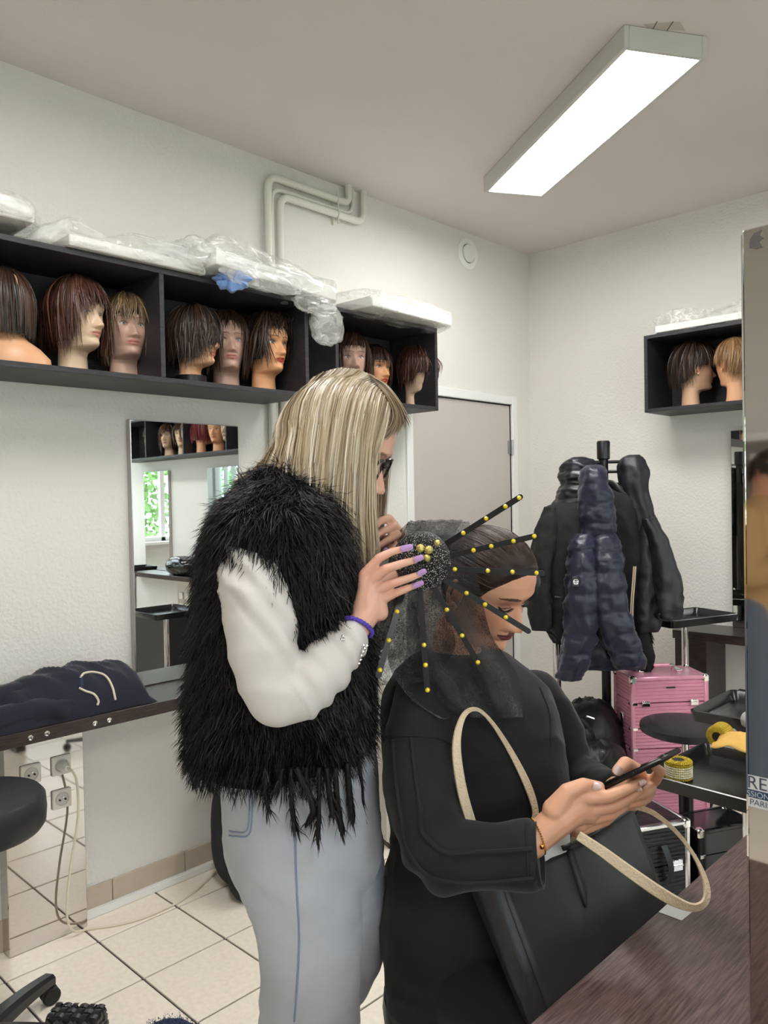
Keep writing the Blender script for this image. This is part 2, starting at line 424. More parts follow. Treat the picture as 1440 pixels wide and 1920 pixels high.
b = MB(); q = [hit(u, v, 2, ZC) - V(0, 0, .0004) for u, v in ((1205, 45), (1275, 40), (1285, 58), (1215, 52))]; b.add(q + [p_ + V(0, 0, .0003) for p_ in q], [(0, 1, 2, 3), (7, 6, 5, 4)]); b.build('bare_plaster', mat('plaster', srgb(196, 186, 178), .9), cpz, smooth=False)

# ------------------------------------------------------------------ heating pipes, vent
m_pipe = mat('pipe_paint', srgb(224, 223, 212), 0.4)
YP = WL - .03
def bend(p, rad, n=6):
    """polyline with rounded corners"""
    p = [np.asarray(q, float) for q in p]; out = [p[0]]
    for i in range(1, len(p) - 1):
        a, b_, c = p[i - 1], p[i], p[i + 1]; u1, u2 = unit(a - b_), unit(c - b_); r_ = min(rad, .45 * np.linalg.norm(a - b_), .45 * np.linalg.norm(c - b_))
        A, B_ = b_ + u1 * r_, b_ + u2 * r_
        for s_ in np.linspace(0, 1, n): out.append((1 - s_) ** 2 * A + 2 * s_ * (1 - s_) * b_ + s_ ** 2 * B_)
    out.append(p[-1]); return np.array(out)
xa, xb = 2.118, 2.183
for k, (x, z, xe, lab, y) in enumerate([(xa, 2.905, 2.60, 'white heating pipe, the outer one of the wall pair', YP), (xb, 2.835, 2.70, 'white heating pipe, the inner one of the wall pair', YP), (2.150, 2.865, 2.64, 'white heating pipe running behind the front two', WL - .014)]):
    f = MB(); r_ = .017 if k < 2 else .010
    f.tube(bend([V(x, y, .10), V(x, y, z), V(xe, y, z), V(xe, y, ZC)], .06), r_, 12); o = f.build('heating_pipe', m_pipe); tag(o, lab, 'pipe', 'heating pipes')
f = MB(); xc = 2.52
for z in (2.905, 2.835):
    a = np.linspace(0, 2 * math.pi, 17); f.tube(np.stack([np.full(17, xc), YP + .0195 * np.cos(a), z + .0195 * np.sin(a)], 1), .003, 6)
f.box((xc - .006, YP + .017, 2.79), (xc + .006, WL + .002, 2.93), .001); f.tube([V(xc, YP - .012, 2.79), V(xc, YP - .012, 2.94)], .004, 6)
f.build('pipe_clamp', m_pipe); tag(bpy.data.objects['pipe_clamp'], 'small white clamp holding the two heating pipes near the ceiling', 'clamp')
vt = thing('air_vent', 'round white air vent high on the wall above the door', 'vent', (3.55, WL, 2.873))
f = MB(); f.lathe([(.055, 0), (.088, 0), (.088, .006), (.08, .012), (.056, .010), (.052, .002)], 40, (3.55, WL + .001, 2.873), rotx(math.pi / 2)); f.build('ring', m_white, vt)
f = MB(); f.lathe([(.0001, .002), (.048, .002), (.05, .010), (.046, .018), (.0001, .020)], 36, (3.55, WL + .001, 2.873), rotx(math.pi / 2)); f.build('disc', m_white, vt)
f = MB(); f.lathe([(.0001, 0), (.06, 0), (.06, .0025), (.0001, .0025)], 30, (3.55, WL + .001, 2.873), rotx(math.pi / 2)); f.build('gap_shade', m_blackp, vt)  # black disc behind the ring, painted shade of the open slot
# ================================================================== heads, hair
m_skin = mat('skin', (0.8, 0.6, 0.5), 0.42, attr=True, sss=0.12, spec=0.4)
m_vinyl = mat('mannequin_vinyl', (0.8, 0.6, 0.5), 0.38, attr=True, spec=0.4)
m_hair = mat('hair', (0.2, 0.1, 0.05), 0.38, attr=True, spec=0.45)
m_eye = mat('eye', (0.8, 0.8, 0.8), 0.12, attr=True)

def _ip(z, tab):
    tab = sorted(tab); return np.interp(z, [t[0] for t in tab], [t[1] for t in tab])
def _smooth_ip(zs, tab):
    from_z = np.linspace(-.215, .113, 500); y = _ip(from_z, tab); k = np.hanning(17); k /= k.sum()
    y2 = np.convolve(np.pad(y, 8, mode='edge'), k, 'valid'); return np.interp(zs, from_z, y2)
XF = [(.113, .0), (.1115, .02), (.108, .036), (.100, .054), (.088, .069), (.07, .081), (.05, .0885), (.03, .091), (.018, .0885), (.004, .0825), (-.02, .083), (-.04, .084), (-.055, .0855),
      (-.066, .085), (-.078, .0805), (-.088, .083), (-.098, .085), (-.106, .081), (-.112, .068), (-.116, .045), (-.120, .026), (-.135, .016), (-.17, .018), (-.215, .026)]
XB = [(.113, .0), (.1115, .02), (.108, .042), (.100, .063), (.088, .079), (.07, .093), (.05, .100), (.02, .104), (0, .1025), (-.03, .092), (-.06, .078), (-.09, .068), (-.13, .064), (-.17, .066), (-.215, .070)]
WD = [(.113, .0), (.1115, .02), (.108, .034), (.100, .048), (.088, .059), (.07, .069), (.05, .0745), (.02, .0765), (0, .0755), (-.03, .071), (-.06, .0645), (-.085, .058), (-.105, .0525), (-.13, .052), (-.17, .054), (-.215, .060)]
EYE_Y, EYE_Z = .0315, .002

def head_geo(nt=96, nz=110, lids=0.0, skin=(.6, .4, .3), lip=(.5, .2, .2), brow=(.1, .06, .04), neck=-.20, shadow=None, lip_full=1.0, masc=0.0, brow_w=.0026):
    """head and neck as one grid; x forward, y left, z up; lids 1 = closed"""
    e = np.linspace(-1, 1, nz)
    zs = np.concatenate([.113 - .02 * (1 - np.linspace(1, 0, 14)) ** 2, np.linspace(.0925, neck, nz)])
    zs = np.unique(np.round(np.concatenate([zs, np.linspace(-.102, -.122, 14)]), 5))[::-1]
    t = np.linspace(-1, 1, nt + 1)[:-1]; th = math.pi * (0.62 * t + 0.38 * t ** 3)
    xf = _smooth_ip(zs, XF); xb = _smooth_ip(zs, XB); w = _smooth_ip(zs, WD)
    top = zs > .1; xf[top] = np.interp(zs[top], *zip(*sorted(XF))) ; xb[top] = np.interp(zs[top], *zip(*sorted(XB))); w[top] = np.interp(zs[top], *zip(*sorted(WD)))
    x0 = _ip(zs, [(.113, -.006), (.05, -.004), (-.05, -.006), (-.1, -.015), (-.13, -.024), (-.215, -.022)])
    pf = _ip(zs, [(.113, 2.0), (.06, 2.25), (.0, 2.3), (-.04, 2.05), (-.07, 1.85), (-.1, 1.7), (-.118, 1.8), (-.135, 2.0), (-.215, 2.0)])
    Z, T = np.meshgrid(zs, th, indexing='ij')
    c, s = np.cos(T), np.sin(T); front = c > 0
    A = np.where(front, (xf - x0)[:, None], (xb + x0)[:, None]); A = np.maximum(A, 1e-5); Wd = np.maximum(np.repeat(w[:, None], len(th), 1), 1e-5)
    pp = np.where(front, pf[:, None], 2.0)
    r = (np.abs(c / A) ** pp + np.abs(s / Wd) ** pp) ** (-1 / pp)
    X = x0[:, None] + r * c; Y = r * s
    fw = np.clip(c, 0, 1) ** .5
    g = lambda a, b: np.exp(-.5 * (a / b) ** 2)
    D = np.zeros_like(X)
    # nose
    bridge = np.interp(Z, [-.0535, -.049, -.043, -.036, -.02, .0, .016], [0, .014, .0255, .0275, .0175, .0065, 0])
    wd = np.interp(Z, [-.05, -.036, -.02, .0, .016], [.0105, .0098, .0078, .0066, .0085])
    D += bridge * g(Y, wd)
    for sgn in (-1, 1):
        D += .0095 * g(Y - sgn * .0145, .0048) * g(Z + .0425, .0062)
        D -= .004 * g(Y - sgn * .0068, .0032) * g(Z + .0505, .0028)
        # socket, lid / ball, cheek
        D -= .0105 * g(Y - sgn * EYE_Y, .0155) * g(Z - .005, .0105)
        D += .0052 * g(Y - sgn * EYE_Y, .0118) * g(Z - EYE_Z, .0085) * (1.0 if lids else .55)
        D += .0035 * g(Y - sgn * .046, .014) * g(Z + .028, .014)
        D += .0026 * g(Y - sgn * .030, .020) * g(Z - .0255, .006)
        al = np.clip(1 - (np.abs(Y - sgn * EYE_Y) / .0145) ** 2, 0, 1) * .0062
        open_ = (np.abs(Z - EYE_Z) < al * (1 - lids) + 1e-9) & (al > .0005)
        D -= np.where(open_, .0045, 0)
        D += .0016 * np.exp(-.5 * ((Z - EYE_Z - al - .0012) / .0012) ** 2) * (al > .0005)
    # mouth
    my = np.clip(1 - (np.abs(Y) / .0265) ** 2, 0, 1)
    D += lip_full * .0062 * my * g(Z + .0605, .0042) + lip_full * .0070 * my ** .8 * g(Z + .0725, .0050)
    D -= .0058 * np.clip(1 - (np.abs(Y) / .027) ** 4, 0, 1) * g(Z + .0662 - .0012 * (np.abs(Y) / .02) ** 2, .0015)
    D -= .0028 * g(Y, .015) * g(Z + .0815, .0045)
    D -= .0014 * g(Y, .0035) * g(Z + .0545, .004)
    D += .0030 * g(Y, .013) * g(Z + .097, .008)
    X = X + D * fw
    Gv = np.stack([X, Y, Z], -1)
    col = np.tile(np.array(skin, float), (*X.shape, 1))
    def paint(mask, cc, k=1.0):
        mk = np.clip(mask, 0, 1)[..., None] * k; col[:] = col * (1 - mk) + np.array(cc) * mk
    sk = np.array(skin)
    paint(front * (g(np.abs(Y) - .047, .014) * g(Z + .028, .014)), sk * V(1.02, .80, .76), .5)
    paint(front * g(Y, .012) * g(Z + .04, .010), sk * V(1.0, .82, .78), .35)
    for sgn in (-1, 1):
        yy = np.abs(Y - sgn * EYE_Y)
        if shadow is not None: paint(front * g(Y - sgn * (EYE_Y + .003 * 1), .013) * g(Z - EYE_Z - .006, .0062), shadow, .85)
        bz = .0235 + .003 * np.clip(1 - ((Y * sgn - .036) / .022) ** 2, -1, 1)
        paint(front * (np.abs(Z - bz) < brow_w * np.clip(1.25 - np.abs(Y * sgn - .030) / .024, 0, 1)) * (np.abs(Y * sgn - .033) < .022), brow, .85)
        al = np.clip(1 - (yy / .0145) ** 2, 0, 1) * .0062
        edge = np.abs(Z - EYE_Z - al * (1 - 1.6 * lids)) < .0013
        paint(front * edge * (al > .0003), V(.02, .015, .012), .9)
    inl = front * (np.abs(Y) < .026)
    upper = np.interp(np.abs(Y), [0, .004, .008, .018, .0255], [-.0570, -.0555, -.0562, -.0610, -.0655])
    lower = np.interp(np.abs(Y), [0, .010, .018, .0255], [-.0785, -.0770, -.0730, -.0665])
    paint(inl * (Z < upper) * (Z > lower), lip, .95)
    paint(inl * (np.abs(Z + .0662 - .0012 * (np.abs(Y) / .02) ** 2) < .0009), np.array(lip) * .35, .9)
    return Gv, col

def head_into(mb, R, o, scale=1.0, ears=True, **kw):
    Gv, col = head_geo(**kw); skin = np.array(kw.get('skin', (.6, .4, .3)))
    base = mb.n
    tr = lambda p: (np.asarray(p) * scale) @ np.asarray(R).T + np.asarray(o)
    mb.grid(tr(Gv), close_v=True, col=col)
    n = Gv.shape[1]; mb.f.append(tuple(base + i for i in range(n))); mb.f.append(tuple(base + (Gv.shape[0] - 1) * n + i for i in range(n))[::-1])
    if ears:
        for s in (-1, 1):
            # rim, bowl and lobe of the ear
            a = np.linspace(-.35 * math.pi, 1.15 * math.pi, 14)
            rim = np.stack([-.016 - .013 * np.cos(a) * 1.0, s * (.0715 + .007 + .004 * np.cos(a)), -.010 + .028 * np.sin(a)], 1)
            rim = np.vstack([rim, [[-.006, s * .076, -.038]]])
            mb.tube(tr(rim), np.concatenate([np.full(14, .0042), [.004]]) * scale, 8, col=skin * V(1, .88, .86))
            mb.ball(tr([-.012, s * .0775, -.008]), V(.011, .007, .022) * scale, 12, 8, R=R, col=skin * V(.95, .8, .78))
            mb.ball(tr([-.010, s * .0785, -.036]), V(.008, .005, .008) * scale, 10, 6, R=R, col=skin * V(1, .9, .88))
    return mb
def eyes_into(mb, R, o, scale=1.0, iris=(.12, .2, .25), look=(0, 0), sides=(-1, 1)):
    for s in sides:
        c = V(.0562, s * EYE_Y, EYE_Z); rr = .0125
        th = np.linspace(0, math.pi, 13); ph = np.arange(16) * 2 * math.pi / 16
        G = np.stack([np.outer(np.cos(th), np.ones(16)), np.outer(np.sin(th), np.cos(ph)), np.outer(np.sin(th), np.sin(ph))], -1)
        ang = np.repeat(th[:, None], 16, 1)[..., None]
        cc = np.where(ang < .22, np.array([.01, .01, .01]), np.where(ang < .50, np.array(iris), np.array([.78, .76, .73])))
        Rl = rotz(look[0]) @ roty(look[1])
        mb.grid(((G @ Rl.T * rr + c) * scale) @ np.asarray(R).T + np.asarray(o), close_v=True, col=cc)
    return mb

def ribbons(mb, paths, nrm_c, width, cols, taper=True, rngl=None):
    """flat hair locks: paths (n,k,3), surface normals point away from nrm_c (n or 3)"""
    paths = np.asarray(paths, float); n, k = paths.shape[:2]
    t = np.gradient(paths, axis=1); t /= np.linalg.norm(t, axis=2, keepdims=True) + 1e-12
    N = paths - np.asarray(nrm_c); N -= (N * t).sum(-1, keepdims=True) * t; N /= np.linalg.norm(N, axis=2, keepdims=True) + 1e-12
    S = np.cross(t, N)
    if rngl is not None:
        a = rngl.normal(0, .5, (n, 1, 1)); S = S * np.cos(a) + N * np.sin(a)
    wv = np.ones(k) if not taper else np.interp(np.linspace(0, 1, k), [0, .12, .75, 1], [.6, 1, .85, .08])
    W = (np.broadcast_to(np.asarray(width, float).reshape(-1, 1) if np.ndim(width) else width, (n, 1)) * wv[None])[..., None] * .5
    ridge = paths + N * W * .35
    Vv = np.stack([paths - S * W, ridge, paths + S * W], 2).reshape(-1, 3)
    F = []
    for i in range(n):
        b0 = i * k * 3
        for j in range(k - 1):
            a = b0 + j * 3
            F.append((a, a + 1, a + 4, a + 3)); F.append((a + 1, a + 2, a + 5, a + 4))
    cols = np.asarray(cols, float)
    C = np.repeat(cols, k * 3, 0) if cols.ndim == 2 else np.repeat(cols.reshape(n * k, 3), 3, 0)
    return mb.add(Vv, F, C)

def wig(mb, zend, n=750, off=.014, width=.0055, col=(.05, .025, .015), col2=(.12, .06, .03), noise=.006, flare=.0, crown=(-.012, 0), jit=.015, seed=1, k=11, R=None, scale=1.0, rough_top=0.0, bang_hug=.0):
    """hair that falls from the crown; zend(theta) = height where it ends (theta 0 = face)"""
    r = np.random.default_rng(seed)
    def path(th, ze, o_, sw):
        c, s = math.cos(th), math.sin(th)
        a = (.091 if c > 0 else .104) + o_; bw = .0765 + o_; rad = 1 / math.sqrt((c / a) ** 2 + (s / bw) ** 2); ch = .113 + o_
        zt = max(ze, .0); e1 = math.asin(np.clip(zt / ch, -1, 1)); arc = ch * (math.pi / 2 - e1) ; tot = arc + max(0, zt - ze)
        out = []
        for q in np.linspace(0, 1, k):
            L = q * tot
            if L < arc:
                el = math.pi / 2 - (math.pi / 2 - e1) * (L / arc); rr = rad * math.cos(el) ; z = ch * math.sin(el)
            else:
                rr = rad * math.cos(e1) ; z = zt - (L - arc)
                low = -z
                rr = rr * (1 + flare * low / .1) - (1 - max(0, min(1, (z + .14) / .14))) * .012
            th2 = th + sw * q
            mixc = max(0, 1 - rr / .05)
            out.append((rr * math.cos(th2) + crown[0] * mixc, rr * math.sin(th2) + crown[1] * mixc, z))
        return np.array(out)
    # closed under-layer
    nt = 40; ths = np.arange(nt) * 2 * math.pi / nt
    G = np.array([path(t, zend((t + math.pi) % (2 * math.pi) - math.pi) + .006, off * .55, 0) for t in ths])
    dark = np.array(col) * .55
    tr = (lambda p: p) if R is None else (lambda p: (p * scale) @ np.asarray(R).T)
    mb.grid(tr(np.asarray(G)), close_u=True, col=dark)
    P_, C_ = [], []
    th = r.uniform(-math.pi, math.pi, n)
    for i in range(n):
        ze = zend(th[i]) + r.normal(0, jit); o_ = off * r.uniform(.55, 1.12) + rough_top * r.uniform(0, 1) ** 3
        cl = mnoise.noise(Vector((th[i] * 3.0, seed * 1.7, 0))); cl2 = mnoise.noise(Vector((th[i] * 3.0, seed * 1.7, 9)))
        p = path(th[i], min(ze + cl2 * jit * 1.6, .10), o_ * (1 + .35 * cl), r.normal(0, .16) + cl * .5)
        f = np.linspace(0, 1, k)[:, None]; ph = r.uniform(0, 6.3); fr = r.uniform(2, 5)
        p = p + np.sin(f * fr + ph) * noise * f * r.normal(0, 1, (1, 3)) + np.sin(f * 4.5 + cl * 6) * noise * 1.1 * f * np.array([[math.cos(th[i] + 1.2), math.sin(th[i] + 1.2), 0]])
        p = p + (f ** 3) * noise * 1.3 * cl2 * np.array([[math.cos(th[i]), math.sin(th[i]), 0.6]])
        P_.append(p); m_ = r.uniform(0, 1) ** 1.5
        m_ = np.clip(m_ * .7 + .35 * max(0, cl) , 0, 1); C_.append((np.array(col) * (1 - m_) + np.array(col2) * m_) * r.uniform(.75, 1.25))
    ribbons(mb, tr(np.array(P_)), tr(np.zeros((1, 3))), width * r.uniform(.6, 1.3, n), np.array(C_), rngl=r)
    return mb
# ================================================================== wall shelves
ZS0, ZS1, TS = 1.915, 2.310, .018
def shelf_left(x0, x1, divs, label):
    yf, yb = 2.450, WL - .001
    t = thing('wall_shelf', label, 'shelf', (x0, yb, ZS0))
    for nm, lo, hi in [('bottom_panel', (x0, yf, ZS0), (x1, yb, ZS0 + TS)), ('top_panel', (x0, yf, ZS1 - TS), (x1, yb, ZS1))]:
        b = MB(); b.box(lo, hi, .001); b.build(nm, m_shelf, t, smooth=False)
    for x in (x0, x1 - TS): b = MB(); b.box((x, yf, ZS0 + TS), (x + TS, yb, ZS1 - TS), .001); b.build('side_panel', m_shelf, t, smooth=False)
    for x in divs: b = MB(); b.box((x - TS / 2, yf, ZS0 + TS), (x + TS / 2, yb, ZS1 - TS), .001); b.build('divider', m_shelf, t, smooth=False)
    b = MB(); b.box((x0 + TS, yb - .006, ZS0 + TS), (x1 - TS, yb, ZS1 - TS)); b.build('back_panel', m_shelf, t, smooth=False)
    return t
shelf_left(.105, 2.095, [.768, 1.432], 'long charcoal wood wall shelf with dividers and wig heads, left of the pipes')
shelf_left(2.243, 2.908, [], 'short charcoal wood wall shelf with one cell, right of the pipes beside the door')
XFB = 3.86
t = thing('wall_shelf', 'charcoal wood wall shelf on the back wall, high up behind the steel panel', 'shelf', (WB, 1.86, ZS0))
ycell = [1.862 - .677 * k for k in range(7)]
for nm, z in (('bottom_panel', ZS0), ('top_panel', ZS1 - TS)):
    b = MB(); b.box((XFB, ycell[-1], z), (WB - .001, ycell[0], z + TS), .001); b.build(nm, m_shelfy, t, smooth=False)
for k, y in enumerate(ycell):
    b = MB(); c = y - TS if k == 0 else (y if k == len(ycell) - 1 else y - TS / 2)
    b.box((XFB, c, ZS0 + TS), (WB - .001, c + TS, ZS1 - TS), .001); b.build('side_panel' if k in (0, len(ycell) - 1) else 'divider', m_shelfy, t, smooth=False)
b = MB(); b.box((WB - .007, ycell[-1] + TS, ZS0 + TS), (WB - .001, ycell[0] - TS, ZS1 - TS)); b.build('back_panel', m_shelfy, t, smooth=False)

# ------------------------------------------------------------------ wig heads
ZH = ZS0 + TS + .0005
HEADS = {}
def head_mesh(key, **kw):
    if key not in HEADS:
        b = MB(); head_into(b, np.eye(3), V(0, 0, .2), ears=kw.pop('ears', True), nt=64, nz=84, neck=-.1998, **kw)
        me = b.mesh('head'); HEADS[key] = me
        me.polygons.foreach_set('use_smooth', np.ones(len(me.polygons), bool)); me.materials.append(m_vinyl)
    return HEADS[key]
def eye_mesh(side):
    k = 'eye%d' % side
    if k not in HEADS:
        b = MB(); eyes_into(b, np.eye(3), V(0, 0, .2), sides=(side,)); me = b.mesh('eye'); me.polygons.foreach_set('use_smooth', np.ones(len(me.polygons), bool)); me.materials.append(m_eye); HEADS[k] = me
    return HEADS[k]
pale = dict(skin=srgb(214, 186, 156), lip=srgb(190, 128, 110), brow=srgb(120, 92, 70))
rosy = dict(skin=srgb(196, 160, 142), lip=srgb(186, 118, 106), brow=srgb(104, 80, 68))
peach = dict(skin=srgb(222, 168, 128), lip=srgb(196, 120, 96), brow=srgb(120, 84, 60))
glam = dict(skin=srgb(232, 170, 122), lip=srgb(178, 62, 48), brow=srgb(70, 44, 34), shadow=srgb(84, 62, 84))
def mannequin(loc, alpha, key, kw, label, group, zend, tilt=0.0, base=False, world_dir=None, s=1.0, **wk):
    d = world_dir if world_dir is not None else math.cos(math.radians(alpha)) * H_RIGHT + math.sin(math.radians(alpha)) * H_NEAR
    t = thing('mannequin_head', label, 'wig head', loc, group, math.atan2(d[1], d[0])); t.scale = (s, s, s)
    o = bpy.data.objects.new('head', head_mesh(key, **kw)); COL.objects.link(o); o.parent = t
    for sd_ in (-1, 1): e = bpy.data.objects.new('eye', eye_mesh(sd_)); COL.objects.link(e); e.parent = t
    if wk is not None:
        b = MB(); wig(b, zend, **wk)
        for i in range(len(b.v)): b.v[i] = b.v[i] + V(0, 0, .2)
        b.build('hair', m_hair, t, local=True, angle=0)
    if base == 'bust':
        b = MB(); rings = []
        for z, rx, ry in [(.0, .10, .17), (.03, .10, .165), (.06, .085, .13), (.085, .066, .085), (.11, .060, .062)]:
            a = np.arange(24) * 2 * math.pi / 24; rings.append(np.stack([-.022 + rx * np.cos(a) * .8, ry * np.sin(a) * .8, np.full(24, z)], 1))
        b.loft(rings, col=kw['skin']); b.build('bust', m_vinyl, t, local=True)
    if base == 'collar':
        b = MB(); b.lathe([(.052, 0), (.063, 0), (.063, .045), (.055, .046)], 24, (-.022, 0, 0)); b.build('collar', m_blackp, t, local=True)
    return t
def zl(front, side, wf=.7, soft=.25, back=None):
    back = side if back is None else back
    def f(t):
        a = abs(t); k = np.clip((a - wf) / soft, 0, 1); k2 = np.clip((a - 1.8) / .6, 0, 1)
        return front + (side - front) * k + (back - side) * k2
    return f
brn = srgb(58, 40, 32); brn2 = srgb(96, 68, 50); red = srgb(60, 38, 31); red2 = srgb(112, 70, 52); drk = srgb(40, 30, 26); drk2 = srgb(84, 62, 46); bln2 = srgb(176, 148, 104)
GL = 'wig heads on the left wall shelves'
def spot(u, y=2.595): p = hit(u, 640, 1, y); return (p[0], y, ZH)
mannequin(spot(12, 2.60), -115, 'peach', peach, 'bust wig head at the left edge with long straight dark bob, turned away', GL, zl(-.10, -.105, .3), col=drk, col2=brn2, seed=11, noise=.003, jit=.006, base='bust', s=.97)
mannequin(spot(146), 22, 'pale', pale, 'wig head with choppy reddish-brown bob and pale face looking right', GL, zl(.026, -.105, .72), col=red, col2=red2, seed=12, off=.022, n=900, noise=.008)
mannequin(spot(236, 2.625), 52, 'rosy', rosy, 'rosy wig head with brown bob and blond streaked fringe, beside the shelf divider', GL, zl(.030, -.12, .75), col=brn, col2=bln2, seed=13, off=.018, noise=.006, s=.96)
mannequin(spot(365), 15, 'peach', peach, 'wig head with tousled dark hair over its face, on a black collar', GL, zl(-.045, -.10, .7), col=drk, col2=drk2, seed=14, off=.024, noise=.012, n=900, base='collar', s=.93)
mannequin(spot(425, 2.655), 66, 'rosy', rosy, 'wig head with centre-parted brown bob and bare forehead, behind the tousled one', GL, zl(.070, -.11, .55), col=brn, col2=brn2, seed=15, off=.018, noise=.004)
mannequin(spot(500), 40, 'glam', glam, 'orange-tanned wig head with purple eye makeup, red lips and dark curls', GL, zl(.060, -.075, .62), col=drk, col2=brn2, seed=16, off=.026, noise=.016, n=900)
mannequin(spot(655, 2.62), 70, 'rosy', rosy, 'wig head with brown side fringe peeking over the blonde hair', GL, zl(.045, -.11, .62), col=red, col2=brn2, seed=17, off=.018, noise=.006)
mannequin(spot(700, 2.66), 45, 'glam', glam, 'small tanned wig head with dark fringe, second from the door', GL, zl(.028, -.09, .8), col=drk, col2=red2, seed=18, off=.016, noise=.005, s=.92)
mannequin(spot(782), 48, 'pale', pale, 'wig head with messy reddish-brown hair covering its eyes, nearest the door', GL, zl(-.03, -.07, .8), col=red, col2=red2, seed=19, off=.020, noise=.014, n=900, s=.97)
GB = 'wig heads on the back wall shelf'
def spotb(u, x): p = hit(u, 700, 0, x); return (x, p[1], ZH)
mannequin(spotb(1303, 4.00), 2, 'male', dict(skin=srgb(206, 168, 138), lip=srgb(180, 128, 108), brow=srgb(70, 50, 40)), 'wig head with short cropped brown hair in profile, left on the back shelf', GB, zl(.062, .0, .8, .3, back=-.085), col=drk, col2=srgb(96, 70, 50), seed=20, off=.010, noise=.006, n=1300, width=.004, rough_top=.03, s=.98)
mannequin(spotb(1376, 3.965), -105, 'peach', peach, 'wig head with short sandy hair seen from behind, beside the cropped brown one', GB, zl(.05, -.0, .8, .3, back=-.075), col=srgb(120, 86, 56), col2=srgb(186, 150, 104), seed=21, off=.012, noise=.005, n=1300, width=.004, s=.98)
wig_red = srgb(110, 30, 32)
for k, (y, ang, kw, key, col, col2, ze, lab) in enumerate([
        (-.30, 165, pale, 'pale', srgb(120, 40, 24), srgb(160, 66, 40), zl(.05, .0, .8, .3, -.03), 'short red-haired wig head mirrored at the right end of the back shelf'),
        (-.50, 150, peach, 'peach', brn, srgb(120, 92, 60), zl(.062, .01, .8, .3, -.02), 'wig head with short swept-up brown hair, seen in the mirror'),
        (-.72, 20, peach, 'peach', wig_red, srgb(150, 52, 54), zl(-.02, -.09, .8), 'wig head with burgundy bob, seen from behind in the mirror'),
        (-.95, 150, pale, 'pale', brn, bln2, zl(.03, -.06, .8), 'wig head with wispy brown fringe, seen in the mirror by the divider'),
        (-1.07, 140, pale, 'pale', brn, brn2, zl(.03, -.08, .8), 'wig head half hidden behind the wispy fringed one in the mirror'),
        (-1.33, 150, pale, 'pale', brn, red2, zl(.03, -.14, .7), 'wig head with long straight brown hair, seen in the mirror'),
        (-1.62, 165, rosy, 'rosy', drk, red2, zl(.02, -.05, .8), 'wig head with tousled brown crop, far left in the mirror')]):
    a = math.radians(ang); mannequin((4.0, y, ZH), 0, key, kw, lab, GB, ze, world_dir=V(math.cos(a), math.sin(a), 0), col=col, col2=col2, seed=30 + k, off=.016, n=500, width=.007)

# ------------------------------------------------------------------ white panels wrapped in clear plastic on top of the shelves
m_film = bpy.data.materials.new('clear_plastic'); m_film.use_nodes = True
nt = m_film.node_tree; pb = nt.nodes['Principled BSDF']; out = nt.nodes['Material Output']
pb.inputs['Base Color'].default_value = (.86, .86, .83, 1); pb.inputs['Roughness'].default_value = .16; pb.inputs['Specular IOR Level'].default_value = 1.0
tr_ = nt.nodes.new('ShaderNodeBsdfTransparent'); tr_.inputs[0].default_value = (.97, .97, .965, 1); ms = nt.nodes.new('ShaderNodeMixShader')
tcn = nt.nodes.new('ShaderNodeTexCoord'); nz = nt.nodes.new('ShaderNodeTexNoise'); nz.inputs['Scale'].default_value = 13; nz.inputs['Detail'].default_value = 2.5; nz.inputs['Distortion'].default_value = 1.2
mp = nt.nodes.new('ShaderNodeMapping'); mp.inputs['Scale'].default_value = (.45, 1, 1.2); nt.links.new(tcn.outputs['Object'], mp.inputs[0]); nt.links.new(mp.outputs[0], nz.inputs['Vector'])
rp = nt.nodes.new('ShaderNodeMapRange'); rp.inputs[1].default_value = .45; rp.inputs[2].default_value = .75; rp.inputs[3].default_value = .20; rp.inputs[4].default_value = .60
nt.links.new(nz.outputs[0], rp.inputs[0]); nt.links.new(rp.outputs[0], ms.inputs[0])
bp = nt.nodes.new('ShaderNodeBump'); bp.inputs['Strength'].default_value = .9; bp.inputs['Distance'].default_value = .012; nt.links.new(nz.outputs[0], bp.inputs['Height']); nt.links.new(bp.outputs[0], pb.inputs['Normal'])
nt.links.new(tr_.outputs[0], ms.inputs[1]); nt.links.new(pb.outputs[0], ms.inputs[2]); nt.links.new(ms.outputs[0], out.inputs[0])
m_panelw = mat('panel_white', srgb(236, 235, 230), .35); m_panelu = mat('panel_underside', srgb(206, 204, 200), .5)
m_chip = mat('white_chipped', srgb(236, 235, 230), .4, col2=srgb(236, 235, 230))

